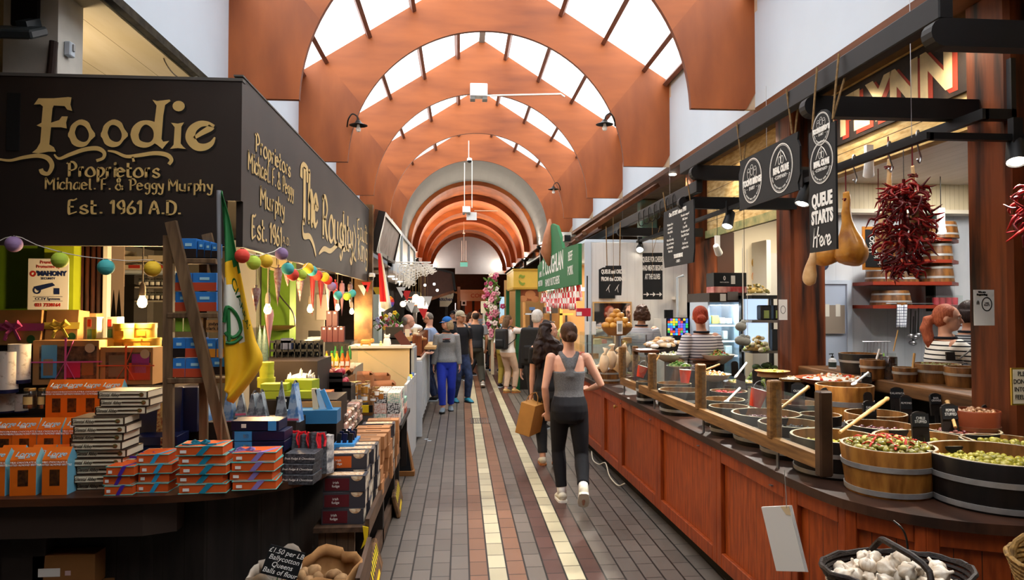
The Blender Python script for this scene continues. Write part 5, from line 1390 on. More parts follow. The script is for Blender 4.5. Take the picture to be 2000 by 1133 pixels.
t=thing('floodlight','dark grey rectangular floodlight on the white pier above the Foodie sign','floodlight',p,rot=(.5,0,0))
_bx(-.14,.12,-.09,.09,0,.05,.01).B('housing',mat('floodlight_grey','2a3236',.5),t);_bx(-.11,.09,-.07,.07,-.004,.002).B('lens',mat('unlit_lens','8b867a',.3),t)
_bx(-.03,.03,.05,.2,.03,.08).B('arm',mat('floodlight_grey',''),t)
p=at(101,120,Y=YP-.03);tag(_tu([(-.01,0,-.16),(.01,0,.12)],.024,10).B('rusty_pipe',mat('rusty_brown','2a1c16',.8),loc=p),'short rusty pipe on the white pier','pipe')
p=at(136,97,X=x1+.02);t=thing('switch_box','small white switch box on the side of the white pier','switch',p);_bx(-.02,.02,-.028,.028,-.045,.045,.006).B('cover',white,t);_bx(.02,.03,-.01,.01,-.01,.03).B('toggle',mat('grey_plastic','a8a8a6',.5),t)
p=at(53,27,Y=YP-.005);tag(_bx(-.075,.075,-.03,.0,-.08,.09).B('dark_vent',dark,loc=p),'dark opening in the pier above the floodlight','vent')
p=at(410,153,Y=6.5);tag(_bx(-.09,.09,-.1,.1,-.06,.05).B('beam_end',mat('dark_beam','2a1c14',.7),loc=p),'dark beam end above the corner of the fascia','beam end')
cw=[at(312,85,Y=5.5),at(322,120,Y=5.4),at(340,145,Y=5.3),at(360,155,Y=5.3),at(385,150,Y=5.5)]
tag(_tu(smooth_line([tuple(c_)for c_ in cw],5),.005,5).B('loose_cable',mat('grey_cable','5a5248',.7)),'loose cable looping down from the boarded ceiling','cable')
# display table
tab=mat('dark_brown_tabletop','4a2a18',.4,col2='2c170c',scale=4,stretch=(.5,3,3));tab_d=mat('near_black_boards','2b2420',.6,col2='201a17',scale=5)
edgeP=[(-4.15,3.755),(-1.75,3.75),(-1.35,3.8),(-1.05,3.95),(-.86,4.15),(-.8,4.4),(-.8,5.2),(-.95,5.25),(-.95,6.55),(-1.9,6.55),(-1.9,5.22),(-4.15,5.22)]
sm=[edgeP[0]]+[tuple(p_)for p_ in smooth_line(edgeP[1:6],5)]+edgeP[6:]
t=thing('display_table','dark brown display table with a rounded corner, carrying the chocolates','table')
MB().prism(sm,.81,.85).B('tabletop',tab,t)
inn=[(-4.1,3.85),(-1.75,3.85),(-1.38,3.9),(-1.12,4.03),(-.96,4.2),(-.95,4.45),(-.95,6.5),(-1.9,6.5)]
MB().prism([(-4.1,3.83),(-1.7,3.83),(-1.55,3.9),(-1.55,4.0),(-4.1,4.0)],.62,.81).B('apron',mat('dark_apron','3a2f29',.55),t)
MB().prism([(x_,y_+.22)for x_,y_ in inn[:2]]+[(x_-.06,y_+.1)for x_,y_ in inn[2:7]]+[(-1.9,6.5),(-1.9,5.15),(-4.1,5.15)],0,.81).B('boarding',planks('black_matchboard','2a2522','1d1917',.13,'X',.6,(3,3,.5),.04),t)
t=thing('bracket_leg','curved black bracket supporting the table front at the left','bracket',(at(35,1060,Y=3.9).x,3.95,0));MB().prism([(-.12,.62),(.12,.62),(.1,.3),(.04,0),(-.1,0)],0,.1,'XZ').B('bracket',tab_d,t)
kraft=mat('kraft_card','b0824f',.75,vary=.12,scale=8);brown_card=mat('brown_carton','8a5c30',.75,vary=.1)
stick=mat('price_sticker','e8e6e0',.6)
a,b=at(62,1133,Y=3.95),at(185,1083,Y=3.95)
t=thing('cardboard_box','brown cardboard box with a white label on the shelf below the table','carton',((a.x+b.x)/2,3.95,b.z-.17))
w=b.x-a.x
_bx(-w/2,w/2,0,.12,0,.17,.003).B('box',brown_card,t);_bx(-w*.4,-w*.05,-.002,0,.055,.1).B('label',stick,t);_bx(w*.03,w*.12,-.002,0,.06,.085).B('stamp',mat('pink_stamp','c8a8a4',.6),t)
t=thing('cardboard_box','lower brown cardboard box under the labelled one','carton',((a.x+b.x)/2,3.97,b.z-.36));_bx(-w/2-.02,w/2+.05,0,.4,0,.185,.003).B('box',brown_card,t)
_bx(-4.1,-1.6,3.9,4.0,.02,b.z-.36).B('low_shelf',tab_d);tag(bpy.data.objects['low_shelf'],'low dark shelf board below the table carrying cartons','shelf')
for y0,z,x1 in((4.08,.965,-1.72),(4.36,1.155,-1.72),(4.62,1.32,-1.85),(4.86,1.59,-1.95)):
 tag(_bx(-4.05,x1,y0,y0+(.28 if z<1.5 else .4),.85,z).B('display_step',mat('dark_step','2a211b',.6)),'dark display step at height %d of the chocolate table'%int(z*100),'step')
for i,l in enumerate(('lowest dark display step behind the front row of orange bags','second dark display step, under the middle orange bags','third dark display step, under the kraft window boxes','highest dark display step, under the ribboned gift boxes')):
 bpy.data.objects['display_step'+('.%03d'%i if i else '')]['label']=l
orange=mat('orange_card','dd6a14',.5,vary=.06);blue_side=mat('pale_blue_card','6fb0c8',.5);turq=mat('turquoise_edge','5fb8b0',.5);orange2=mat('tangerine_card','d9591f',.55,vary=.08)
win=mat('dark_bag_window','2a1a12',.15,col2='5a3418',scale=40);white_ink=mat('white_ink','f2eee6',.6);blue_ink=mat('pale_blue_ink','9fd0e0',.6);dark_ink=mat('brown_ink','5a2a18',.6)
def choc_bag():
 t=thing('chocolate_bag','','bag');w,d,h=.128,.1,.245
 mb=MB()
 hs=h*.76
 vs=[(-w/2,0,0),(w/2,0,0),(w/2,d,0),(-w/2,d,0),(-w/2,0,hs),(w/2,0,hs),(w/2,d,hs),(-w/2,d,hs),(-w/2,d/2,h),(w/2,d/2,h)]
 mb.add(vs,[(0,1,5,4),(4,5,9,8),(2,3,7,6),(6,7,8,9)]);mb.cur=1;mb.add(vs,[(1,2,6,5),(5,6,9),(3,0,4,7),(7,4,8)])
 mb.B('body',[orange,blue_side],t)
 _bx(-w*.2,w*.2,-.001,.001,h*.2,h*.55).B('window',win,t)
 mb=MB();mb.M=frame((0,d*.2,h*.86),(1,0,0),(0,d/2,h-hs))
 mb2=text('Lorge',.042,blue_ink,t,frame((0,d*.22-.002,h*.87),(1,0,0),(0,d/2,h-hs)),shear=.25)
 text('MILK CHOCOLATE &\nROASTED ALMOND BRITTLE',.0135,white_ink,t,frame((0,-.0015,h*.68),*FACE_CAM))
 _bx(.02-w*.35,.05-w*.35,d*.05-.004,d*.05,h*.79,h*.84).B('price_sticker',stick,t)
 return t
bag0=choc_bag();first=[True]
def use(proto,flag,loc,rz,label,group=None,scale=None,rot=None):
 if flag[0]:
  flag[0]=False;proto.location=loc;proto.rotation_euler=rot or(0,0,rz);proto['label']=label
  if group:proto['group']=group
  if scale:proto.scale=(scale,)*3
  return proto
 return dup(proto,loc,rz,label,group,rot=rot,scale=scale)
rows=[(973,3.82,.85,[(-16,0),(44,1),(106,2)],'front row on the tabletop'),(878,4.1,.965,[(8,0),(47,1),(95,2),(145,3)],'middle row on the lowest step'),(805,4.38,1.155,[(110,0),(140,1),(176,2),(214,3)],'back row on the second step')]
for py,y,z,xs,nm in rows:
 n_=len(xs)
 for px,i in xs:
  p=at(px,py,Y=y)
  use(bag0,first,(p.x,y,z),.06*(i%2),'orange chocolate bag, %s in the %s'%(('first','second','third','fourth')[i],nm),'orange chocolate bags')
for px,i in((20,0),(80,1),(128,2)):
 p=at(px,880,Y=3.96);use(bag0,first,(p.x,3.955,.85),0,'orange chocolate bag half hidden behind the front row, %s'%('far left one','middle one','right one')[i],'orange chocolate bags',.95)
cream=mat('cream_card','f2ead6',.55);brown_edge=mat('brown_edge','3b2a1c',.55)
def cream_box():
 t=thing('chocolate_box','','box');w,d,h=.27,.19,.043
 _bx(-w/2,w/2,0,d,.004,h-.004).B('box',cream,t)
 mb=MB();mb.box(-w/2-.002,w/2+.002,-.002,d,0,.0025);mb.box(-w/2-.002,w/2+.002,-.002,d,h-.004,h-.0015);mb.box(-w/2-.002,-w/2+.005,-.0025,.004,0,h-.002);mb.box(w/2-.004,w/2+.002,-.0025,.004,0,h-.002)
 mb.B('edging',brown_edge,t)
 _bx(-w*.06,w*.42,-.003,0,h*.42,h*.6).B('band',brown_edge,t)
 text('Glenstal Abbey',.026,brown_edge,t,frame((-w*.28,-.003,h*.5),*FACE_CAM),shear=.4,sx=.7)
 MB().ell((w*.38,-.003,h*.5),(.014,.002,.012),8,5).B('sprig',mat('berry_print','7c4424',.6,col2='3d5a24',scale=60),t)
 return t
cb0,cf=cream_box(),[True]
p=at(190,957,Y=3.9)
for i in range(12):
 x,y=p.x+(.02 if i<3 else .0+.012*math.sin(i*2))+(.08 if i>8 else 0),3.9+(.1 if i>8 else 0)+.01*math.cos(i*3)
 use(cb0,cf,(x,y,.85+i*.044),.03*math.sin(i),'cream chocolate box, number %d up from the table in its stack'%(i+1),'stack of cream chocolate boxes')
def book_box(rib):
 t=thing('chocolate_box','','box');w,d,h=.235,.17,.05
 _bx(-w/2+.004,w/2-.004,.004,d-.004,.003,h-.003).B('body',orange2,t)
 mb=MB()
 for z0_,z1_ in((0,.003),(h-.003,h)):mb.box(-w/2,w/2,0,d,z0_,z1_)
 mb.B('edging',turq,t)
 _bx(-w/2+.006,w/2-.006,.006,d-.006,h,h+.0008).B('lid_face',orange2,t)
 mb=MB()
 mb.add([(-.02,-.001,.001),(.012,-.001,.001),(.055,-.001,h),(.02,-.001,h)],[(0,1,2,3)]);mb.add([(.02,-.001,h+.0015),(.055,-.001,h+.0015),(w/2-.005,d*.75,h+.0015),(w/2-.03,d*.78,h+.0015)],[(0,1,2,3)])
 mb.B('ribbon',mat('ribbon_'+rib,rib,.4),t)
 _bx(-w*.4,-w*.27,-.0025,-.001,.014,.03).B('price_sticker',stick,t)
 return t
bk={}
stacks=[(229,975,3.79,.62,'4a2a9a',3,'purple','smallest stack next to the cream boxes'),(299,968,3.83,.72,'2f9ac8',4,'blue','second stack from the cream boxes'),(392,968,3.79,1.06,'1f7f9a',5,'teal','tallest stack below the ladder'),(492,968,3.84,1.0,'8a78b8',4,'lilac','stack nearest the grey boxes')]
for px,py,y,sc,rib,n_,cn,nm in stacks:
 p=at(px,py,Y=y);pr_=book_box(rib);fl=[True]
 for i in range(n_):
  use(pr_,fl,(p.x+.012*math.sin(i*2.3+px),y+.01*(i%2),.85+i*.0505),.05*math.sin(i*1.7+px),'orange box with a %s ribbon, level %d of the %s'%(cn,i+1,nm.replace('next to','by')),'orange chocolate boxes in stacks')
  o_=[c_ for c_ in COL.objects if c_.get('label','').startswith('orange box with a %s ribbon, level %d'%(cn,i+1))][-1];o_.scale=(sc,1,1)
for px,py,y,col,lab in((392,868,3.84,'1f7f9a','teal ribbon bow on the tallest orange stack'),(480,882,3.9,'8a78b8','lilac ribbon bow on the stack nearest the grey boxes'),(290,892,3.9,'4a2a9a','purple ribbon bow on the second orange stack')):
 p=at(px,py,Y=y);mb=MB()
 for s_ in(-1,1):
  mb.tube([(0,0,.006),(s_*.03,-.006,.022),(s_*.05,0,.014),(s_*.03,.006,.008),(0,0,.006)],[(.002,.008)]*5,6);mb.tube([(0,0,.006),(s_*.05,-.03,.004),(s_*.09,-.02,.003)],[(.0015,.007)]*3,6)
 tag(mb.B('ribbon_bow',mat('ribbon_'+col,col,.4),loc=(p.x,y,p.z)),lab,'bow')
greyc=mat('charcoal_print_card','4a4b50',.5,col2='2c2d31',scale=60,lo=.45,hi=.55);red_rib=mat('red_ribbon','d01c28',.4)
def pbox(name,label,x0,y0,x1,y1,Y,d,m,cat='box',group=None,rz=0,top=None,bev=.002,parts=()):
 """box whose front face spans those columns and rows at distance Y, d deep; parts: (name, u0, v0, u1, v1, material)"""
 a_,b_=at(x0,y1,Y=Y),at(x1,y0,Y=Y)
 t_=thing(name,label,cat,((a_.x+b_.x)/2,Y,a_.z),rz,group)
 w_,h_=b_.x-a_.x,b_.z-a_.z
 _bx(-w_/2,w_/2,0,d,0,h_,bev).B('box',m,t_)
 for nm_,u0,v0,u1,v1,mm in parts:_bx(-w_/2+u0*w_,-w_/2+u1*w_,-.0025,0,v0*h_,v1*h_).B(nm_,mm,t_)
 return t_
for i in range(3):
 t_=pbox('chocolate_box','charcoal printed chocolate box, %s of the grey stack at the table corner'%('bottom','middle','top')[i],549+6*(i==2),928-i*21,612+3*(i==2),948-i*21,4.0+.02*i,.16,greyc,group='charcoal chocolate boxes',rz=-.12)
 text('Fruit Fudge & Chocolates',.017,stick,t_,frame((0,-.0015,.028),*FACE_CAM),shear=.3)
for i,px in enumerate((570,585,605,625)):
 p=at(px,905,Y=4.28-i*.03)
 t_=thing('chocolate_box','upright charcoal box tied with a red ribbon, %s of four'%('first from the ladder','second from the ladder','third from the ladder','nearest the aisle')[i],'box',(p.x,4.26-i*.03,.85),rot=(-.22,.1,.35+.1*i),group='ribboned charcoal boxes')
 _bx(-.05,.05,0,.035,0,.23+.02*(i==3),.003).B('box',greyc,t_);_bx(-.012,.012,-.003,.038,0,.232).B('ribbon',red_rib,t_)
 mb=MB()
 for s_ in(-1,1):mb.tube([(0,-.004,.235),(s_*.02,-.02,.24),(s_*.03,-.025,.2),(s_*.02,-.03,.16)],[(.002,.008)]*4,6)
 mb.B('bow',red_rib,t_)
pbox('chocolate_box','tall white and charcoal box standing at the rounded table corner',636,850,655,925,4.25,.05,mat('white_print_card','d8d4d0',.5,col2='6a6a70',scale=18,lo=.4,hi=.55),rz=.9)
navy=mat('navy_card','141a3c',.35,vary=.1);skyb=mat('sky_blue_card','3d8fd0',.4)
floral=mat('floral_band','c8a870',.5,col2='8a3a24',scale=60,lo=.4,hi=.6)
t_=pbox('gift_box','large navy gift box standing upright with a floral band',272,757,352,848,4.3,.1,navy,parts=(('floral_band',.42,0,.72,1,floral),('badge',.5,.35,.64,.9,mat('gold_badge','d0b478',.5))))
t_.rotation_euler=(-.12,0,.05);text('Glenstal Abbey',.028,gold,t_,frame((-.07,-.003,.16),*FACE_CAM),shear=.3)
pbox('gift_box','second navy gift box standing behind the floral one',340,757,385,845,4.36,.1,navy,rz=.1)
for i in range(2):pbox('gift_box','flat navy box with a black and gold label, %s one under the upright gift box'%('lower','upper')[i],255,872-i*19,345,891-i*19,4.14,.2,navy,parts=(('label',.65,.05,.95,.95,floral),('plate',.68,.2,.92,.75,dark)),rz=.04)
for i,(x0,y0,x1,y1,l)in enumerate(((452,862,556,884,'bottom'),(452,842,556,862,'middle'),(450,822,545,842,'top'))):pbox('gift_box','flat navy box with a sky blue band, %s of the pile behind the orange stacks'%l,x0,y0,x1,y1,4.12,.17,navy,parts=(('band',.05,0,.38,1,skyb)if i<2 else('band',.78,0,.95,1,skyb),('sticker',.22,.3,.32,.7,stick)),rz=-.05)
_bx(-1.78,-1.2,4.1,4.75,.85,.885).B('riser',tab_d);tag(bpy.data.objects['riser.001'],'low dark riser below the navy boxes','riser')
tri_m=[mat('blue_print_bag','4f7fb8',.5,col2='9fb8d0',scale=14,lo=.45,hi=.55),mat('grey_print_bag','5a6068',.5,col2='9aa4ac',scale=16,lo=.45,hi=.55)]
for i,(px,py0,py1,hw,k)in enumerate(((394,752,835,12,0),(445,755,830,13,0),(470,770,815,12,1),(492,770,820,12,1),(508,768,820,13,1),(549,752,822,13,1),(572,750,825,14,0))):
 a_,b_=at(px-hw,py1,Y=4.5),at(px+hw,py0,Y=4.5);w_,h_=b_.x-a_.x,b_.z-a_.z
 t_=thing('tent_bag','%s tent-shaped gift bag, %s from the ladder'%(('blue','grey')[k],('first','second','third','fourth','fifth','sixth','seventh')[i]),'bag',((a_.x+b_.x)/2,4.5,a_.z),rz=.15*(i%3)-.1,group='tent-shaped gift bags')
 mb=MB();mb.prism([(-w_/2,0),(w_/2,0),(.008,h_*.93),(.006,h_),(-.006,h_),(-.008,h_*.93)],0,.09,'XZ');mb.B('bag',tri_m[k],t_)
 _bx(-w_*.42,w_*.42,-.002,0,.012,.024).B('band',mat('pink_band','d0607c',.5),t_)
 _tu([(0,.01,h_),(.0,.045,h_+.02),(0,.08,h_)],[(.006,.002)]*3,6).B('handle',greyc,t_)
tag(_bx(-1.9,-1.05,4.48,4.75,.85,at(500,823,Y=4.5).z).B('display_step',mat('dark_step','')),'dark step under the tent-shaped gift bags','step')
pink=mat('pink_ribbon','d85f9c',.4);yel=mat('yellow_ribbon','e6d05a',.4)
for x0,y0,x1,y1,rb,lab,tl in((-30,605,80,674,pink,'kraft gift box tied with a pink ribbon bow',0),(85,605,152,668,yel,'kraft gift box tied with a yellow ribbon bow',.12)):
 t_=pbox('gift_box',lab,x0,y0,x1,y1,4.8,.12,kraft,rz=-.05);t_.rotation_euler=(-.1,0,-.06)
 w_,h_=(x1-x0)/FPX*4.8,(y1-y0)/FPX*4.8
 mb=MB();mb.box(-w_/2,w_/2,-.003,0,h_*.38,h_*.58)
 mb.B('ribbon',rb,t_)
 mb=MB()
 for s_ in(-1,1):mb.tube([(0,-.01,h_*.48),(s_*.04,-.03,h_*.62),(s_*.065,-.02,h_*.5),(s_*.03,-.02,h_*.42),(0,-.01,h_*.48)],[(.004,.012)]*5,6);mb.tube([(0,-.01,h_*.46),(s_*.03,-.02,h_*.3),(s_*.05,-.01,h_*.12)],[(.003,.012)]*3,6)
 mb.B('bow',rb,t_)
 _la([(0,0),(.028,0),(.028,.002),(0,.002)],16).B('seal',mat('green_seal','2f5a34',.5),t_,(w_*.3,-.002,h_*.15),rot=(pi/2,0,0))
pbox('gift_box','plain kraft gift box behind the yellow-ribboned one',150,612,188,668,5.0,.1,kraft)
for x0,lab in((158,'red and white tea packet, left of two'),(198,'red and white tea packet, next to the yellow tins')):
 pbox('tea_packet',lab,x0+8,619,x0+34,667,4.85,.06,mat('cream_packet','e8dcc0',.5),'packet',parts=(('red_mark',.1,.6,.45,.9,mat('red_mark','d04030',.5)),('green_patch',.1,.1,.5,.5,mat('green_patch','6fb88a',.5)),('lime_patch',.55,.05,.95,.5,mat('lime_patch','c0d040',.5))),rz=-.3)
tin_y=mat('yellow_tin','e8bf4a',.35);tin_line=mat('tin_print','b88a2a',.5)
for i,(px,py,l)in enumerate(((243,662,'upper left'),(281,662,'upper right'),(210,678,'lower left'),(236,678,'lower second'),(262,678,'lower third'),(290,678,'lower right'))):
 r_=19/FPX*4.8;h_=(29 if i<2 else 17)/FPX*4.8;p=at(px,py,Y=4.8)
 t_=thing('sweet_tin','round yellow tin, %s of the group below the bare bulb'%l,'tin',(p.x,4.8+.03*(i%2),p.z),group='yellow tins')
 _la([(0,0),(r_,0),(r_,h_*.72),(0,h_*.72)],24).B('tin',tin_y,t_,smooth=True);_la([(r_*1.03,h_*.7),(r_*1.03,h_),(0,h_)],24).B('lid',tin_y,t_,smooth=True)
 _bx(-r_*.4,r_*.4,-r_*1.01,-r_*.9,h_*.2,h_*.55).B('print',tin_line,t_)
for k,(x0,y0,x1,y1,lab)in enumerate(((65,665,192,752,'kraft hamper box with a see-through window and pink string, left one'),(193,678,300,752,'kraft hamper box with a see-through window and orange string, right one'))):
 t_=pbox('hamper_box',lab,x0,y0,x1,y1,4.6,.14,kraft,rz=.06-.12*k);w_,h_=(x1-x0)/FPX*4.6,(y1-y0)/FPX*4.6
 _bx(-w_*.36,w_*.42,-.002,0,h_*.12,h_*.82).B('window',mat('hamper_filling','6a5640',.4,col2='2e2824',scale=30),t_)
 for u0,v0,u1,v1,c_ in(((.17,.15,.38,.85,'4a90c0'),(.2,.2,.33,.55,'e0a030'),(.5,.15,.7,.5,'c02a50'),(.72,.2,.88,.5,'8a5a34'))if k==0 else((.2,.2,.5,.75,'6a6450'),(.55,.12,.92,.55,'d84a30'),(.6,.5,.9,.78,'9a3a80'),(.6,.3,.85,.5,'e06a8a'))):_bx(-w_/2+u0*w_,-w_/2+u1*w_,-.005,-.002,v0*h_,v1*h_).B('packet',mat('packet_'+c_,c_,.5),t_)
 _la([(0,0),(.03,0),(.03,.002),(0,.002)],16).B('seal',mat('kraft_patch',''),t_,(w_*.33,-.006,h_*.78),rot=(pi/2,0,0))
 mb=MB();mb.box(-w_/2,w_/2,-.008,-.005,h_*.47,h_*.5);mb.box(-.006,.006,-.008,-.005,0,h_);mb.bar((0,-.008,h_*.5),(-.06,-.012,h_*.1),.008,.002);mb.bar((0,-.008,h_*.5),(.06,-.012,h_*.12),.008,.002);mb.bar((0,-.008,h_*.5),(.05,-.012,h_*.95),.008,.002)
 mb.B('string',pink if k==0 else mat('coral_ribbon','e0603a',.4),t_)
for i,(px,py,hf,hh,l)in enumerate(((14,767,17,75,'front'),(37,748,18,72,'rear'),(10,805,16,35,'lower left'),(38,805,14,35,'lower right'))):
 p=at(px,py,Y=4.45+.05*i);r_=hf/FPX*4.5;h_=hh/FPX*4.5
 t_=thing('gift_tube','white printed tube tin at the left edge, %s one'%l,'tin',(p.x,4.45+.05*i,p.z));_la([(0,0),(r_,0),(r_,h_),(r_*.9,h_-.004),(0,h_-.004)],24).B('tube',mat('white_print_tube','d0c8bc',.5,col2='8a7a68',scale=25,lo=.3,hi=.45),t_,smooth=True);_la([(r_*1.02,0),(r_*1.02,h_*.09),(r_,h_*.09)],24).B('base_band',navy,t_,smooth=True)
for px,py,l,hf in((58,798,'left',11),(83,798,'right',8)):
 p=at(px,py,Y=4.42);jar_thing('honey_jar','glass jar with a pale paper tag beside the tube tins, %s one'%l,(p.x,4.42,p.z),hf/FPX*4.4,38/FPX*4.4,mat('dark_honey','4a2a10',.2),mat('gold_lid','b0925a',.3,metal=.8),lab=mat('kraft_tag','d8c07a',.6))
a_,b_=at(53,605,Y=5.2),at(135,505,Y=5.2);w_,h_=b_.x-a_.x,b_.z-a_.z
t=thing('security_sign','white security sign with a camera drawing on the green wall','sign',((a_.x+b_.x)/2,5.2,(a_.z+b_.z)/2))
_bx(-w_/2,w_/2,0,.006,-h_/2,h_/2,.004).B('plate',mat('white_plate','ece9e2',.5),t)
red_ink=mat('red_ink','b02820',.6);navy_ink=mat('navy_ink','1c2a5a',.6)
Fq=frame((0,-.002,0),*FACE_CAM)
text('Premises\nProtected by',h_*.085,red_ink,t,Fq@Matrix.Translation((0,h_*.38,0)));text("'MAHONY",h_*.12,navy_ink,t,Fq@Matrix.Translation((w_*.08,h_*.2,0)),bold=.003);text('SECURITY',h_*.06,navy_ink,t,Fq@Matrix.Translation((0,h_*.105,0)))
text('CCTV Systems',h_*.075,navy_ink,t,Fq@Matrix.Translation((0,-h_*.29,0)));text('021 7338164',h_*.09,red_ink,t,Fq@Matrix.Translation((0,-h_*.41,0)),bold=.001)
mb=MB();mb.M=Fq@Matrix.Translation((-w_*.37,h_*.2,0));ring_mb(mb,.022,.022,.012,0,16);mb.B('emblem',red_ink,t)
mb=MB();mb.M=Fq;mb.add([(-.1,-.02,0),(.03,.01,0),(.05,-.01,0),(-.07,-.05,0)],[(3,2,1,0)]);ring_mb(mb,.028,.028,.01,.001,16,(-.075,-.045));mb.add([(.04,-.03,0),(.08,-.03,0),(.08,-.075,0),(.04,-.075,0)],[(3,2,1,0)])
for z_ in(-.25,-.335):mb.add([(-w_*.36,h_*z_,0),(w_*.36,h_*z_,0),(w_*.36,h_*z_+.003,0),(-w_*.36,h_*z_+.003,0)],[(0,1,2,3)])
mb.B('lettering',navy_ink,t);merge_text(t)
p=at(270,528,Y=7);x0,x1=at(212,528,Y=7).x,at(335,528,Y=7).x
tag(_bx(x0,x1,7,7.35,p.z-.03,p.z).B('wall_shelf',white),'white shelf with fruit crates inside the food stall','shelf')
for i,(a0,a1,h_,l)in enumerate(((215,238,.2,'left'),(240,285,.14,'middle'),(287,330,.15,'right'))):
 x0,x1=at(a0,520,Y=7).x,at(a1,520,Y=7).x
 t_=thing('fruit_crate','pale fruit crate on the inner shelf, %s one'%l,'crate',((x0+x1)/2,7.02,p.z));w_=x1-x0;mb=MB()
 mb.box(-w_/2,w_/2,0,.3,0,.01)
 for z0_,z1_ in((.01,h_*.4),(h_*.6,h_)):
  for y_ in(0,.28):mb.box(-w_/2,w_/2,y_,y_+.012,z0_,z1_)
  for x_ in(-w_/2,w_/2-.012):mb.box(x_,x_+.012,.012,.28,z0_,z1_)
 mb.B('slats',mat('pale_crate','d8cbb4',.7),t_);_bx(-w_*.3,w_*.2,-.002,0,h_*.15,h_*.38).B('print',mat('red_print','b83a30',.6),t_)
tag(_bx(at(212,560,Y=7.3).x,at(262,560,Y=7.3).x,7.3,7.6,0,at(240,530,Y=7.3).z).B('dark_cabinet',mat('dark_cabinet','1c1917',.5)),'black cabinet inside the food stall','cabinet')
x0,x1=at(263,560,Y=7.2).x,at(322,560,Y=7.2).x
for j,py in enumerate((560,587)):
 z=at(290,py,Y=7.2).z;tag(_bx(x0,x1,7.2,7.5,z-.015,z).B('wall_shelf',mat('pale_shelf','b0aaa0',.5)),('upper','lower')[j]+' shelf of dark jam jars inside the stall','shelf')
 for i in range(5):
  jar_thing('jam_jar','dark jam jar with a white label, number %d on the %s inner shelf'%(i+1,('upper','lower')[j]),(x0+.035+i*(x1-x0-.06)/4.2,7.27,z),.027,.085,mat('dark_jam','2c120c',.25),mat('black_lid','1a1a1a',.4),group='jam jars on the inner shelf',lab=stick)
p=at(224,592,Y=6.9);t_=thing('poster','pale poster with dark bottle shapes inside the stall','poster',p);_bx(-.08,.08,.004,.02,.16,2.62-p.z).B('hanging_strip',mat('pinkish_poster','d8bfae',.7),t_);_bx(-.085,.085,0,.004,-.16,.16).B('sheet',mat('pinkish_poster','d8bfae',.7,vary=.25,scale=20),t_)
for x_ in(-.01,.04):MB().prism([(x_-.025,-.14),(x_+.025,-.14),(x_+.008,.05),(x_,.13),(x_-.008,.05)],-.003,0,'XZ').B('print',dark,t_)
# ladder rack
lw=mat('pale_brown_ladder','7d6346',.6,col2='54402c',scale=8,stretch=(3,3,.4));YL=4.06
t=thing('ladder_rack','wooden A-frame ladder rack with shelves of blue and orange boxes','rack',(at(385,850,Y=YL).x,YL,.85))
def L(px,py,Y):return at(px,py,Y=Y)-V(t.location)
MB().bar(L(334,433,YL-.06),L(440,868,YL-.06)+(L(440,868,YL-.06)-L(334,433,YL-.06))*.22,.03,.06,upv=(1,0,0)).B('front_leg',lw,t);MB().bar(L(404,457,YL+.055),L(455,660,YL+.055),.025,.055,upv=(1,0,0)).B('front_leg',lw,t)
MB().bar(L(330,460,YL-.03),L(329,950,YL-.03),.03,.055,upv=(1,0,0)).B('rear_leg',lw,t);MB().bar(L(398,470,YL+.055),L(398,900,YL+.055),.025,.045,upv=(1,0,0)).B('rear_leg',lw,t)
for py,x0,x1 in((505,340,425),(611,330,428),(738,330,445)):
 a_,b_=L(x0,py,YL-.02),L(x1,py,YL-.02);_bx(a_.x,b_.x,-.05,.06,a_.z-.03,a_.z,.004).B('shelf',lw,t)
boxm={'b':mat('bright_blue_box','2f78c4',.45),'r':mat('rust_orange_box','b8482a',.5),'d':mat('black_brown_box','231a18',.5),'y':mat('amber_box','c8882a',.5)}
def duo(label,x0,y0,x1,y1,Y,low):
 t_=pbox('tea_box',label,x0,y0,x1,y1,Y,.08,boxm['b'],group='blue-topped tea boxes on the ladder rack',parts=(('lower_half',0,0,1,.46,boxm[low]),('print',.3,.6,.7,.75,blue_ink)))
for i,(x0,x1)in enumerate(((352,384),(386,399),(400,412),(413,425))):duo('small blue and black tea box on the top ladder shelf, %s'%('the widest, at the left','second','third','last at the right')[i],x0,466+i*3,x1,503,YL-.04,'d')
for i,(x0,y0,x1,y1,l)in enumerate(((342,525,375,560,'upper left'),(376,525,423,560,'upper right'),(342,562,375,600,'lower left'),(376,562,423,600,'lower right'))):duo('blue and rust tea box on the middle ladder shelf, %s of four'%l,x0,y0+8,x1,y1+8,YL-.04,'r')
for i,(x0,y0,x1,y1,l,lo_)in enumerate(((337,650,362,688,'upper left','d'),(362,650,398,688,'upper middle','r'),(400,652,421,688,'upper amber','y'),(423,652,440,688,'upper right amber','y'),(337,690,361,727,'lower left','r'),(362,690,398,727,'lower middle','r'),(410,688,441,722,'lower right','d'))):duo('blue tea box on the bottom ladder shelf, %s one'%l,x0,y0+10,x1,y1+10,YL-.04,lo_)
for x0,c_,l in((342,'8ab83a','lime green packet on the ladder, left'),(358,'a0c84a','lime green packet on the ladder, next to the sign card'),(376,'c8a86a','small kraft packet on the ladder')):pbox('tea_packet',l,x0,618,x0+15,648,YL-.02,.05,mat('packet_'+c_,c_,.5),'packet')
p=at(417,637,Y=YL-.06);t_=thing('price_card','hand-written kraft card on the ladder rack','card',p);_bx(-.04,.045,0,.004,-.035,.035).B('card',kraft,t_);text('jodys\nclark st',.026,ink,t_,frame((0,-.002,0),*FACE_CAM))
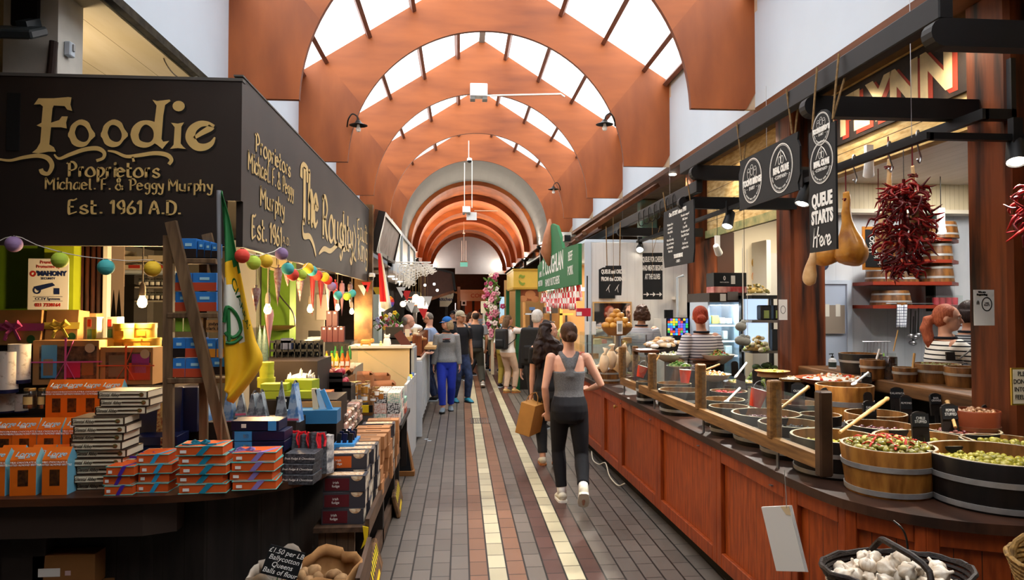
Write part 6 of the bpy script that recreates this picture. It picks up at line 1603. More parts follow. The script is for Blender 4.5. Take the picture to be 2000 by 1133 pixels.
# flag
YFg=3.93
fl=[at(x_,y_,Y=YFg)for x_,y_ in smooth_line([(431,376),(434,450),(436,520),(436,600),(438,680),(440,735),(440,762)],6)]
fr=[at(x_,y_,Y=YFg)for x_,y_ in smooth_line([(434,372),(450,425),(464,500),(484,600),(500,660),(512,712),(452,790)],6)]
gm,ym,wm=mat('flag_green','1f6a34',.6),mat('flag_yellow','e8b420',.6),mat('flag_white','d8d8cc',.6)
t=thing('county_flag','green, white and gold supporters flag on a thin pole in front of the Foodie sign','flag',(fl[0].x,YFg,0))
mb=MB();nc=10;pts=[]
for i in range(len(fl)):
 row=[]
 for j in range(nc+1):
  p=fl[i].lerp(fr[i],j/nc);v=i/(len(fl)-1)
  row.append((p.x-fl[0].x,.025*math.sin(j*.9+v*5)*min(1,v*3)+.02*math.sin(v*9+j*.4),p.z))
 pts.append(row)
mb.grid(pts);k=0
for i in range(len(fl)-1):
 for j in range(nc):
  v=i/(len(fl)-1)+.012*(nc/2-j);u=j/nc
  mb.mi[k]=0 if v<.33 else(2 if .42<v<.66 and u<.62-(v-.42)*.2 else 1);k+=1
mb.B('cloth',[gm,ym,wm],t,smooth='all',thick=.002)
def on_flag(u,v):
 i=min(len(pts)-2,max(0,v*(len(pts)-1)));a_=int(i);f_=i-a_;j=min(nc-1e-6,max(0,u*nc));b_=int(j);g_=j-b_
 P=[V(pts[a_+q1][b_+q2])for q1 in(0,1)for q2 in(0,1)]
 return(P[0]*(1-f_)*(1-g_)+P[1]*(1-f_)*g_+P[2]*f_*(1-g_)+P[3]*f_*g_)+V((0,-.004,0))
tm=text('CIARRAI',1,gm,None,None,bold=.01);xs_=[v_.co.x for v_ in tm.data.vertices];lo_,hi_=min(xs_),max(xs_)
for v_ in tm.data.vertices:
 s_,q_=(v_.co.x-lo_)/(hi_-lo_),v_.co.y
 v_.co=on_flag(.52+.36*s_+.26*q_*.8,.4+.2*s_-.03*q_)
tm.parent=t;tm.name='lettering'
mb=MB()
for cv in([(.1,.56,.02),(.25,.5,.05),(.45,.53,.06),(.5,.6,.04),(.3,.63,.05),(.12,.6,.02)],[(.28,.51,.012),(.2,.64,.012)],[(.1,.645,.02),(.3,.655,.03),(.5,.635,.01)]):
 P=[on_flag(u_,v_)for u_,v_,w_ in smooth_line(cv,5)];mb.tube(P,[(.0,.0)]*0 or[.011]*len(P),6)
mb.B('crest',gm,t)
a_,b_=at(427,372,Y=YFg+.02),at(431,700,Y=YFg+.02)
_tu([(a_.x-fl[0].x,.02,a_.z),(b_.x-fl[0].x,.02,b_.z)],.012,8).B('sleeve',mat('grey_sleeve','8e9096',.6),t)
e_=at(432,862,Y=YFg+.02);_tu([(b_.x-fl[0].x,.02,b_.z),(e_.x-fl[0].x,.03,.852)],.007,8).B('pole',lw,t)
# bulbs and lanterns
bulb_glow=mat('glowing_bulb','ffd08a',.3,emit=45);hold_m=mat('cream_lampholder','d8c8ae',.5)
for i,(px,py,kw,e)in enumerate(((278,585,dict(Y=4.75),60),(523,600,dict(X=-1.5),60),(606,600,dict(X=-1.5),45),(659,598,dict(X=-1.5),45),(687,606,dict(X=-1.5),45))):
 p=at(px,py,**kw)
 t=thing('bare_bulb','glowing bare bulb on a cord, %s'%('above the yellow tins','beside the flag','second from the flag','third from the flag, above the dark red boxes','farthest in the food stall')[i],'light bulb',p)
 _la([(0,-.055),(.02,-.05),(.03,-.03),(.028,-.008),(.016,.018),(.014,.03)],14).B('bulb',bulb_glow,t,smooth=True)
 _la([(.0,.025),(.02,.025),(.022,.06),(.016,.1),(.007,.115),(0,.115)],12).B('holder',hold_m,t,smooth=True)
 _tu([(0,0,.11),(.003,0,2.62-p.z)],.005,6).B('cord',hold_m,t)
 lamp('bulb_light','POINT',p+V((0,0,-.085)),e,(1,.66,.32),.03)
lan={c_:mat('paper_lantern_'+n_,c_,.7,bump=.3,scale=20,stretch=(.3,.3,4))for c_,n_ in(('8a7098','purple'),('a8c040','lime'),('48a8a8','teal'),('e0b830','yellow'),('d04030','red'))}
names={'8a7098':'purple','a8c040':'lime','48a8a8':'teal','e0b830':'yellow','d04030':'red'}
LS=[[(27,477,'8a7098'),(117,508,'a8c040'),(207,522,'48a8a8'),(298,525,'e0b830')],[(473,500,'d04030'),(495,513,'a8c040'),(519,510,'e0b830'),(550,496,'8a7098'),(562,525,'48a8a8'),(572,537,'d04030'),(588,537,'a8c040'),(602,524,'e0b830'),(609,529,'48a8a8'),(620,538,'d04030'),(634,541,'e0b830'),(640,547,'d04030'),(648,560,'8a7098'),(660,577,'48a8a8'),(678,579,'a8c040'),(688,573,'48a8a8')]]
for s_,seq in enumerate(LS):
 wire=[at(-20,480,Y=3.98)]if s_==0 else[]
 for i,(px,py,c_)in enumerate(seq):
  kw=dict(Y=3.98)if s_==0 else dict(X=-1.22);p=at(px,py,**kw);dd=V((p.x,p.y,0)).dot(_fw)
  r_=(15.5 if s_==0 else 11.5*5.2/max(p.y,4.2))/FPX*dd
  t=thing('paper_lantern','%s paper lantern, %s on the string %s'%(names[c_],('first','second','third','fourth','fifth','sixth','seventh','eighth','ninth','tenth','eleventh','twelfth','thirteenth','fourteenth','fifteenth','last')[i],'under the Foodie sign' if s_==0 else 'along the aisle fascia'),'paper lantern',p,group='paper lanterns on strings')
  MB().ell((0,0,0),r_,18,12).B('shade',lan[c_],t,smooth=True);_la([(r_*.28,r_*.95),(r_*.28,r_*1.05),(0,r_*1.05)],10).B('cap',iron,t)
  wire.append(p+V((0,0,r_*1.05)))
  if i<len(seq)-1:q_=at(seq[i+1][0],seq[i+1][1],**kw);wire.append((p+q_)/2+V((0,0,r_*.9)))
 if s_==0:wire.append(at(335,530,Y=4.1))
 tag(_tu(smooth_line([tuple(w_)for w_ in wire],3),.0025,5).B('lantern_string',mat('white_string','')),'thin string carrying the paper lanterns '+('under the Foodie sign' if s_==0 else 'along the aisle fascia'),'string')
cone_m=[mat('pink_cellophane','d8a0a0',.25,alpha=.75),mat('patterned_cellophane','b8aaa0',.3,col2='8a4a4a',scale=40),mat('red_cellophane','c84848',.25,alpha=.8)]
for i,(px,y0,y1,k)in enumerate(((543,520,600,1),(526,600,680,0),(562,530,560,1),(586,545,590,1),(611,510,618,2),(627,538,604,2),(641,545,605,0),(655,548,612,2),(668,550,618,0),(500,560,610,1),(684,552,600,1))):
 a_,b_=at(px,y0,X=-1.36),at(px,y1,X=-1.36);h_=a_.z-b_.z
 t=thing('sweet_cone','hanging cone-shaped sweet bag, %s along the fascia'%('first','second','third','fourth','fifth','sixth','seventh','eighth','ninth','tenth','eleventh')[i],'sweet bag',a_,group='hanging sweet cones')
 _la([(.0,-h_),(.018,-h_*.55),(.032,-h_*.18),(.026,-h_*.06),(.006,-.01),(.012,.01)],10).B('cone',cone_m[k],t,smooth=True);_tu([(0,0,0),(0,0,2.2-a_.z if a_.z<2.18 else .02)],.002,5).B('string',mat('white_string',''),t)
p=at(543,498,Y=7.6);t=thing('hanging_scale','cream dial scale with a pan hanging in front of the green pillar','scale',p)
_la([(.0,0),(.175,0),(.18,.05),(0,.05)],32).B('dial',mat('cream_dial','d8c898',.5),t,rot=(pi/2,0,0),smooth=True)
mb=MB();mb.M=frame((0,-.052,0),*FACE_CAM);ring_mb(mb,.15,.15,.006,0,32);ring_mb(mb,.03,.03,.02,0,12);ribbon(mb,[(0,0,.01),(0,-.12,.005)]);mb.B('markings',ink,t)
_tu(smooth_line([(0,0,-.18),(-.0,0,-.4),(.16,0,-.62),(.19,0,-.78)],5),.008,6).B('hanger',steel,t);_la([(0,-.83),(.12,-.815),(.2,-.77),(.19,-.77),(.1,-.8),(0,-.81)],24).B('pan',mat('worn_brass','9a7a4a',.4,metal=.7),t,smooth=True)
_tu([(0,0,.18),(0,0,2.6-p.z)],.006,6).B('hook',iron,t)
# LEFT AISLE GOODS
ledge_w=mat('worn_brown_plank','5c4433',.6,col2='3a2a20',scale=6,stretch=(4,.4,4))
t=thing('box_ledge','low brown plank ledge along the aisle carrying rows of biscuit boxes','ledge',(0,0,0))
_bx(-.9,-.57,4.3,6.45,.46,.49).B('plank',ledge_w,t);_bx(-.585,-.56,4.3,6.45,.44,.54).B('lip',ledge_w,t)
for y_ in(4.55,5.4,6.3):_bx(-.7,-.6,y_,y_+.08,0,.46).B('leg',tab_d,t)
_bx(-.88,-.66,4.36,4.4,.1,.46).B('end_boards',planks('grey_brown_boards','6b5644','4c3c2f',.07,'X',.7,(3,3,.4),.05),t)
MB().prism([(-.6,.5),(-.565,.49),(-.572,.4),(-.61,.36),(-.59,.42)],4.29,4.3,'XZ').B('yellow_tape',mat('yellow_tape','e0c020',.5),t)
fudge={'a':(mat('charcoal_biscuit_box','3c3a40',.45),mat('maroon_panel','5a1820',.5)),'b':(mat('charcoal_biscuit_box',''),mat('orange_panel','c85a1e',.5)),'c':(mat('charcoal_biscuit_box',''),mat('cream_panel','d8ccb8',.5)),'k':(mat('kraft_handle_box','b07a4e',.65,vary=.12),mat('dark_handle_slot','3a2418',.7))}
side_m=mat('printed_side','c8bfae',.5,col2='8a7a68',scale=20,lo=.4,hi=.5)
def biscuit_box(k):
 b_,p_=fudge[k];t_=thing('biscuit_box','','box');w_,d_,h_=.26,.125,.1
 mb=_bx(-w_/2,w_/2,0,d_,0,h_,.002);mb.B('box',b_,t_)
 if k!='k':
  _bx(-w_*.46,w_*.12,-.0015,0,h_*.1,h_*.85).B('panel',p_,t_);_bx(w_/2-.001,w_/2+.001,.01,d_-.01,.01,h_-.01).B('side_print',side_m,t_)
  mb=MB();mb.M=frame((w_*.3,-.0018,h_*.98),*FACE_CAM);n_=12;mb.add([(0,0,0)]+[(.036*math.cos(a_),.03*math.sin(a_),0)for a_ in[pi+pi*i_/n_ for i_ in range(n_+1)]],[(0,i_+1,i_+2)for i_ in range(n_)]);mb.B('picture',mat('biscuit_picture','b0784a',.5,col2='e8d8b8',scale=50),t_)
  _bx(-w_*.4,w_*.42,.02,d_-.02,h_,h_+.001).B('top_print',mat('biscuit_picture',''),t_)
  text('irish\nfudge',.022,stick,t_,frame((-w_*.2,-.0022,h_*.48),*FACE_CAM))
 else:_bx(-w_*.2,w_*.25,d_*.4,d_*.55,h_,h_+.001).B('handle_slot',p_,t_)
 return t_
for r,(y_,k,n_,cn)in enumerate(((4.36,'a',3,'charcoal biscuit box with a maroon panel'),(4.53,'b',4,'charcoal biscuit box with an orange panel'),(4.67,'b',4,'charcoal biscuit box with an orange panel'),(4.81,'c',4,'charcoal biscuit box with a cream panel'),(4.97,'k',4,'kraft carry box with a handle slot'),(5.12,'k',4,'kraft carry box with a handle slot'),(5.3,'k',4,'kraft carry box with a handle slot'),(5.48,'k',4,'kraft carry box with a handle slot'),(5.66,'c',4,'charcoal biscuit box with a cream panel'),(5.84,'k',4,'kraft carry box with a handle slot'))):
 pr_,fl_=biscuit_box(k),[True]
 for i in range(n_):use(pr_,fl_,(-.735+.012*math.sin(r*2+i)+r*.008,y_,.49+i*.101),.04*math.sin(i*2+r),'%s, layer %d of row %d along the ledge'%(cn,i+1,r+1),'biscuit boxes on the aisle ledge')
t=thing('side_table','black side table edged with hazard tape between the jars and the grey counter','table',(0,0,0))
_bx(-1.25,-.56,6.6,7.7,.68,.72).B('tabletop',mat('worn_black_top','2e2a27',.6),t)
for x_,y_ in((-.62,6.65),(-.62,7.6),(-1.2,6.65),(-1.2,7.6)):_bx(x_-.03,x_+.03,y_,y_+.06,0,.68).B('leg',tab_d,t)
haz=planks('hazard_tape','e0c01a','d0b018',.12,'X',.5,(1,1,1),.45,gapcol='14120f');_bx(-.9,-.57,6.585,6.6,.66,.72).B('tape',haz,t)
pat=[mat('mint_pattern_box','9cc0b0',.5,col2='e8e2d8',scale=60,lo=.45,hi=.55),mat('pink_pattern_box','d8a898',.5,col2='ece0d6',scale=60,lo=.45,hi=.55),mat('black_pattern_box','3a3a3c',.5,col2='d8d8d4',scale=60,lo=.45,hi=.55)]
pb0=None
for i in range(4):
 for j in range(3):
  for k in range(2):
   if pb0 is None:pb0=_bx(-.06,.06,0,.13,0,.1,.003).B('patterned_box',pat[0]);o=pb0
   else:
    o=pb0.copy();o.data=pb0.data.copy();o.data.materials[0]=pat[(i+j+k)%3];COL.objects.link(o)
   o.location=(-.77+k*.125,6.65+i*.14,.72+j*.101);tag(o,'small patterned soap box, layer %d, place %d, %s file on the taped table'%(j+1,i+1,('inner','aisle')[k]),'box','patterned boxes on the taped table')
for i,(c_,l)in enumerate((('8fb8a8','pale green'),('dcb8a8','pale pink'),('a84838','brick red'))):tag(_bx(-.14,.14,0,.2,0,.055,.003).B('gift_box',mat('gift_'+c_,c_,.5),loc=(-.72,7.3,.72+.055*(2-i))),l+' flat gift box at the far end of the taped table','box')
t=thing('leaning_display','black and brown cardboard display leaning on the floor by the taped table','display',at(800,925,Z=.0))
MB().bar((-.05,-.08,.02),(-.16,.05,.66),.16,.03,upv=(0,1,0)).B('black_panel',fz,t);MB().bar((.03,-.0,.04),(-.1,.12,.66),.03,.16,upv=(0,1,0)).B('brown_panel',brown_card,t)
_bx(-.12,.06,-.12,.0,0,.05).B('foot',brown_card,t)
for px,py,l in((705,740,'hazard-striped foot of the ledge nearest the camera'),):
 pass
for i,(y_,l)in enumerate(((4.5,'chewed wooden kick board with hazard tape, nearest the camera'),(6.2,'wooden kick board with hazard tape farther along the ledge'))):
 t=thing('kick_board',l,'kick board',(-.545,y_,0),rot=(0,-.25,.05));_bx(-.02,.02,-.14,.5,0,.2,.01).B('board',mat('chewed_wood','7a5838',.8,col2='3c2a1c',scale=12,bump=.4),t)
 hz=planks('hazard_tape_lengthwise','e8cc1c','d8bc18',.07,'Y',.5,(1,1,1),.45,gapcol='14120f');_bx(.02,.022,-.12,.4,.12,.19).B('tape',hz,t);_bx(.02,.023,-.05,.25,.03,.06).B('tape',mat('yellow_tape',''),t)
tag(_bx(-.64,-.6,4.6,6.5,.0,.12).B('skirting_plank',ledge_w),'brown plank along the floor below the ledge','plank')
# goods on the table behind the ledge
TZ0=.85
def gx(px,py,Y,z):p_=at(px,py,Y=Y);return p_
greenbox=mat('lime_card','9aa82c',.5)
for x0,y0,x1,y1,Y,l,rz in((508,750,560,764,5.0,'lime green long box, upper left behind the tent bags',0),(508,764,612,780,5.0,'lime green long box, lower one behind the tent bags',0),(553,742,612,764,5.1,'lime green long box lying askew on top',-.25)):pbox('long_box',l,x0,y0,x1,y1,Y,.12,greenbox,rz=rz)
tag(_bx(at(500,780,Y=5).x,at(660,780,Y=5).x,4.95,5.4,.85,at(560,780,Y=5.0).z).B('display_step',mat('dark_step','')),'dark step under the lime green boxes','step')
for i,(px,py,hf,hh,l)in enumerate(((520,756,16,18,'lower'),(521,740,13,16,'middle'),(521,724,13,16,'upper'))):
 p=at(px,py,Y=5.25);r_,h_=hf/FPX*5.3,hh/FPX*5.3;t_=thing('round_tin','lime yellow round tin beside the flag, %s one'%l,'tin',p);_la([(0,0),(r_,0),(r_,h_*.7),(r_*1.03,h_*.7),(r_*1.03,h_),(0,h_)],22).B('tin',mat('lime_tin','b8b838',.35),t_,smooth=True)
for px,l in((507,'left'),(516,'right')):
 p=at(px,705,Y=5.7);t_=thing('cone_tree','dark green glitter cone behind the flag, %s one'%l,'cone',p);_la([(.035,0),(.033,.08),(.018,.2),(0,.3)],12).B('cone',mat('dark_glitter','3a4a44',.4,vary=.5,scale=80),t_,smooth=True)
tag(_bx(at(495,706,Y=5.7).x,at(625,706,Y=5.7).x,5.6,6.2,.85,at(560,704,Y=5.7).z).B('display_step',mat('dark_step','')),'dark step under the black bottle crate','step')
t=thing('bar_display','blue cardboard display with slim bars at the table corner','display',at(613,828,Y=4.75))
w_=55/FPX*4.7;_bx(-w_,w_*.8,0,.15,0,.09).B('tray',mat('steel_blue_card','2f6f9c',.5),t);_bx(-w_,w_*.8,.15,.16,0,.13).B('back',kraft,t)
for i,(c_,a_)in enumerate((('d8c8a8',.1),('a8c8e0',.35),('4a98d0',.5))):
 tag(_bx(-.018,.018,0,.02,0,.15,.002).B('slim_bar',mat('bar_'+c_,c_,.5),loc=t.location+V((-.0+.05*i,.05,.085)),rot=(0,-a_*.8,0)),('cream','pale blue','bright blue')[i]+' slim bar leaning in the blue display','bar')
t=thing('bar_display','sky blue tray of dark bars standing behind the ribboned boxes','display',(at(668,888,Y=4.75).x,4.75,at(668,888,Y=4.75).z));_bx(-.06,.08,0,.3,0,.07).B('tray',mat('sky_blue_card',''),t)
tag(_bx(-.99,-.82,4.7,5.15,.85,t.location.z).B('riser',tab_d),'dark riser under the sky blue bar tray','riser')if t.location.z>.86 else None
rg=random.Random(12)
for i in range(3):
 for j in range(3):tag(_bx(-.014,.014,0,.02,0,.13,.002).B('dark_bar',navy if(i+j)%2 else fz,loc=t.location+V((-.04+.04*i,.04+.09*j,.005)),rot=(-.1,.1,0)),'dark fudge bar standing in the sky blue tray','bar','dark bars in the sky blue tray')
pk=[mat('clear_sweet_pack','a08878',.25,col2='4a3830',scale=30),mat('cream_sweet_pack','c8b8a0',.25,col2='8a6a50',scale=30),mat('orange_sweet_pack','b8583a',.3,col2='d8c8b8',scale=20)]
for i in range(6):
 for j in range(3):
  for k in range(2):
   p=V((-1.02+.085*k*1.3-.0,5.25+i*.15,.85+j*.062));tag(_bx(-.05,.05,0,.12,0,.06,.012).B('sweet_pack',pk[(i*2+j+k)%3],loc=p),'clear pack of sweets, layer %d, row %d, %s file on the table edge'%(j+1,i+1,('inner','outer')[k]),'sweet pack','clear packs of sweets')
for i in range(5):tag(_bx(-.075,.075,0,.11,0,.035,.003).B('pink_box',mat('pink_card','d0507c',.5),loc=(-1.3,5.9,.85+i*.0355)),'pink box, %s of the pink stack'%('lowest','second','third','fourth','topmost')[i],'box','pink box stack')
tag(_bx(-.07,.07,0,.1,0,.12,.003).B('magenta_box',mat('magenta_card','b03060',.5),loc=(-1.02,6.2,.85)),'magenta box beside the sweet packs','box')
for px,py,l in((545,790,'left'),(558,790,'middle'),(570,790,'right')):pbox('black_box','small black box with a white dot, %s one behind the tent bags'%l,px-6,775,px+6,800,4.9,.05,fz,parts=(('dot',.35,.6,.65,.8,stick),))
pbox('kraft_box','orange-brown kraft box holding paper twists',607,765,646,790,5.5,.15,mat('terracotta_card','b8683a',.6))
heap('paper_twists','white paper twists sticking out of kraft boxes',at(590,742,Y=5.6),.12,.1,[stick,cream],26,.03,5,'twists',(.3,.3,1.4))
apple_m=[mat('red_apple','b82a34',.3,col2='d88a5a',scale=12),mat('crimson_apple','a01c38',.3,col2='c84a50',scale=14)]
am=None
for k,(px,py,n_,w_,l)in enumerate(((628,738,9,.2,'upper'),(640,756,8,.22,'lower'))):
 p=at(px,py,Y=6.2+.0*k);t=thing('fruit_tray','dark tray of red apples, %s one'%l,'tray',p)
 _bx(-w_,w_,-.1,.16,0,.02).B('base',mat('black_tray','201c1a',.5),t);_bx(-w_,w_,-.1,-.09,0,.055).B('front',mat('black_tray',''),t)
 for i in range(n_):
  if am is None:am=_la([(0,.008),(.012,.002),(.03,.012),(.036,.034),(.03,.056),(.014,.066),(.005,.06),(0,.056)],16).B('apple',apple_m[0],smooth='all');o=am
  else:
   o=am.copy();COL.objects.link(o)
   if i%2:o.data=o.data.copy();o.data.materials[0]=apple_m[1]
  o.location=p+V((-w_*.3+(i%4)*.075,-.05+.08*(i//4),.02+.03*(i//8)));o.rotation_euler=(rg.uniform(-.5,.5),rg.uniform(-.5,.5),i);tag(o,'red apple in the %s dark fruit tray'%l,'apple','apples in the %s dark tray'%l)
 if p.z>.87:tag(_bx(-w_,w_,-.1,.16,.85-p.z,-.001).B('tray_stand',tab_d,loc=p),'dark stand under the %s apple tray'%l,'stand')
for i,(x0,y0,x1,y1,Y,l)in enumerate(((598,715,640,737,6.6,'left'),(640,722,682,742,6.7,'right'))):
 a_,b_=at(x0,y1,Y=Y),at(x1,y0,Y=Y);mb=MB();h_=b_.z-a_.z
 pts=[[(a_.x+(b_.x-a_.x)*i2/10,Y+.14*k2,a_.z+h_*(.35+.65*abs(math.sin(i2*.7+k2+i))))for i2 in range(11)]for k2 in range(4)]
 mb.grid(pts);tag(mb.B('kraft_wrap',mat('crumpled_kraft','9a6038',.8,bump=.4,scale=30),smooth='all',thick=.006),'crumpled kraft paper tray behind the apples, %s one'%l,'paper tray')
 tag(_bx(a_.x,b_.x,Y,Y+.4,.85,a_.z+.02).B('kraft_crate',brown_card),'brown carton under the kraft paper behind the apples, %s one'%l,'carton')
HJ=mat('gold_honey','c8842a',.15);HJ2=mat('dark_gold_honey','a8621a',.15);goldlid=mat('gold_lid','')
jl='back file of honey jars'
for i,(px,py,hf,hh,m_,l)in enumerate(((690,786,9.5,22,HJ2,'amber, lowest at the left'),(690,768,9,22,HJ,'stacked on the amber one'),(712,786,8,20,HJ,'pale, second in front'),(712,768,8,18,HJ,'stacked on the pale one'),(729,785,7,12,HJ2,'small, in front'),(731,773,6,10,HJ2,'small, stacked'),(736,776,6.5,20,HJ2,'tall, with dark lid'),(700,762,7,17,HJ,'behind, left'),(718,760,6,16,HJ,'behind, right'),(657,768,7,20,HJ2,'by the pink boxes'),(668,765,8,22,mat('pale_preserve','c8b8a0',.3),'pale preserve by the pink boxes'),(744,780,6,16,HJ2,'next to the kraft bag'))):
 Y=6.45 if py>766 else 6.65;p=at(px,py,Y=Y);jar_thing('honey_jar','honey jar on the dark table beside the aisle, %s'%l,p,hf/FPX*Y*.95,hh/FPX*Y,m_,goldlid,lab=stick if i%2==0 else None,group=None)
tag(_bx(at(645,790,Y=6.4).x,-.93,6.38,7.0,.85,at(690,787,Y=6.45).z).B('jar_table',mat('worn_black_top','')),'dark stand edged with tape carrying the honey jars','stand')
tag(_bx(at(700,790,Y=6.37).x,at(728,790,Y=6.37).x,6.365,6.38,at(690,806,Y=6.37).z,at(690,792,Y=6.37).z).B('hazard_strip',haz),'strip of hazard tape below the honey jars','tape')
for i,(px,py,a_,b_,Y,l)in enumerate(((745,762,.16,.1,7.6,'largest, right of the jars'),(705,742,.13,.09,7.3,'behind the jars'),(738,738,.14,.06,7.9,'flat one at the back'))):
 p=at(px,py,Y=Y);mb=MB();mb.box(-a_,a_,-.08,.08,-b_,b_,.035);mb2=wobble(mb,.015,9,i);tag(mb2.B('kraft_bag',mat('crumpled_kraft',''),loc=p,smooth='all'),'stuffed kraft paper bag, %s'%l,'bag')
 tag(_bx(-a_,a_,-.1,.1,.72-p.z+.0,-b_+.01).B('carton',brown_card,loc=p),'carton under the stuffed kraft bag, %s'%l,'carton')if p.z-b_>.74 else None
for i,px in enumerate((638,648,658,669,679)):
 p=at(px,718,Y=7.1);yl=i<3;t_=thing('juice_bottle','%s juice bottle with a white label, %s'%('yellow' if yl else 'orange',('first','second','third','fourth, first orange one','last')[i]),'bottle',p,group='juice bottles')
 _la([(0,0),(.024,0),(.025,.09),(.012,.125),(.011,.15),(0,.15)],14).B('bottle',mat('yellow_juice','d8b830',.15)if yl else mat('orange_juice','c8682a',.15),t_,smooth=True);_la([(.013,.148),(.013,.168),(0,.168)],10).B('cap',mat('green_cap','2f8a3a',.4)if i%2 else goldlid,t_);_bx(-.017,.017,-.0265,-.02,.02,.065).B('label',stick,t_)
for i,px in enumerate((655,668,683)):
 p=at(px,702,Y=7.4);t_=thing('green_bottle','green glass bottle behind the juices, %s'%('left','middle','right')[i],'bottle',p);_la([(0,0),(.02,0),(.02,.08),(.009,.11),(.009,.14),(0,.14)],12).B('bottle',mat('green_glass','3a7a3a',.15),t_,smooth=True)
tag(_bx(at(620,720,Y=7.0).x,at(690,720,Y=7.0).x,7.0,7.7,.72,at(650,718,Y=7.1).z).B('display_step',mat('pale_step','9a8c74',.6)),'pale step under the juice bottles','step')
rb=mat('maroon_card','5a2026',.45)
for i,(x0,y0,x1,y1,l)in enumerate(((627,638,638,668,'bottom, first'),(638.5,638,649,668,'bottom, second'),(649.5,638,660,668,'bottom, third'),(660.5,638,672,668,'bottom, fourth'),(637,607,648,637,'top left'),(648.5,607,659,637,'top right'))):pbox('bottle_box','maroon bottle box with a white dot, %s of the pyramid'%l,x0,y0,x1,y1,7.6,.07,rb,group='maroon box pyramid',parts=(('dot',.3,.8,.7,.93,stick),))
z_=at(650,668,Y=7.6).z
t=thing('glass_cabinet','tall glass counter cabinet under the maroon boxes','cabinet',(0,0,0))
a_,b_=at(618,700,Y=7.55).x,at(684,700,Y=7.55).x
_bx(a_,b_,7.5,8.1,z_-.02,z_).B('top',glass('clear_glass'),t);_bx(a_,b_,7.5,7.506,.9,z_-.02).B('front_pane',glass('guard_glass'),t);_bx(b_-.006,b_,7.506,8.1,.9,z_-.02).B('side_pane',glass('guard_glass'),t);_bx(a_,b_,7.5,8.1,0,.9).B('base',mat('cream_counter','c8b890',.5),t)
t=thing('bottle_crate','black crate grid filled with dark bottles behind the wicker basket','crate',at(575,704,Y=6.0));mb=MB();w_=45/FPX*6.2
for i in range(9):mb.box(-w_+i*w_/4-.004,-w_+i*w_/4+.004,0,.02,0,.17)
for k in range(3):mb.box(-w_,w_,.0,.02,k*.075,k*.075+.02)
mb.box(-w_,w_,.15,.17,0,.17);mb.B('crate',fz,t)
for i in range(8):
 for k in range(2):tag(_la([(0,0),(.018,0),(.018,.04),(.01,.055),(0,.058)],10).B('dark_bottle',mat('dark_bottle_glass','14161a',.15),loc=t.location+V((-w_+w_/8+i*w_/4,.08,k*.075+.02)),smooth=True),'dark bottle in the black crate, place %d of the %s layer'%(i+1,('lower','upper')[k]),'bottle','dark bottles in the crate')
pbox('gift_stand','navy gift carton with three small bottles on the bottle crate',548,661,569,684,6.0,.08,mat('slate_navy_card','2a3350',.5),'carton')
p=at(592,712,Y=6.3);basket('wicker_basket','pale wicker basket behind the apple trays',p+V((0,0,-.04)),.16,.12,.09,mat('pale_wicker','b8986a',.7,vary=.3,scale=60,bump=.4),rows=6,handle=False)
tag(_bx(-.18,.18,-.14,.14,.85-p.z,-.045).B('basket_stand',tab_d,loc=p),'dark stand under the pale wicker basket','stand')
pbox('papers','white papers on the glass cabinet beside the maroon boxes',600,659,626,668,7.6,.2,stick,'papers');pbox('laptop','dark tilted screen behind the white papers',602,646,625,660,7.9,.03,fz,'screen')
pbox('wall_calendar','pale calendar sheet on the grey wall behind the bulbs',618,575,642,625,9.6,.02,mat('pale_sheet','c8c0b8',.7),'calendar')
sk=at(575,1100,Y=4.02)
t=thing('potato_crate','low wooden crate board holding the potato sack at the table foot','crate',(0,0,0));_bx(-1.42,-.64,3.86,4.0,.1,.2).B('base',ledge_w,t);MB().bar((-.555,3.8,.28),(-.555,4.28,.34),.025,.2).B('side_board',ledge_w,t)
kp=mat('sack_paper','b98a58',.8,col2='96683c',scale=9,bump=.35)
def sack(name,label,c,rx,ry,h,m,seed,lean=0,tall=0):
 mb=MB();n_=28;P=[]
 for i in range(9):
  f=i/8;row=[]
  for k in range(n_+1):
   a=2*pi*k/n_;rr=1+.1*math.sin(5*a+seed)*f+.07*math.sin(11*a+seed*2)*f
   hh=h*f*(1+(tall*max(0,math.sin(a+.5))+.12*math.sin(4*a+seed))*f)
   row.append((rx*rr*(.85+.2*math.sin(f*2.2))*math.cos(a)+lean*f,ry*rr*(.85+.2*math.sin(f*2.2))*math.sin(a),hh))
  P.append(row)
 for i in range(3):P.append([(x*(1-.04*i)if i else x,y*(1-.04*i),z-.03*i)for x,y,z in P[8]])
 mb.grid(P);o=mb.B(name,m,loc=c,smooth='all',thick=.003);return tag(o,label,'sack')
c1=V((at(622,1120,Y=4.0).x,3.96,.2));sack('paper_sack','open brown paper sack of potatoes at the foot of the table',c1,.2,.15,.16,kp,1,.02,.55)
c2=V((at(520,1130,Y=3.95).x,3.97,.2));o=sack('paper_sack','printed white and brown potato sack left of the price slate',c2,.14,.12,.17,mat('printed_sack','d8d4cc',.7,col2='9a7a54',scale=4),3,.05,.5)
text('IRISH',.055,mat('sack_green','2f6a34',.6),o,frame((.03,-.135,.14),(1,0,.25),(-.1,.3,1)),shear=.2);text('POTATOES',.05,mat('sack_red','c83a28',.6),o,frame((.0,-.137,.06),(1,0,.2),(-.1,.3,1)))
pm=mat('potato_skin','a8835a',.8,col2='7d5c3c',scale=14,bump=.2);pme=None;rg=random.Random(6)
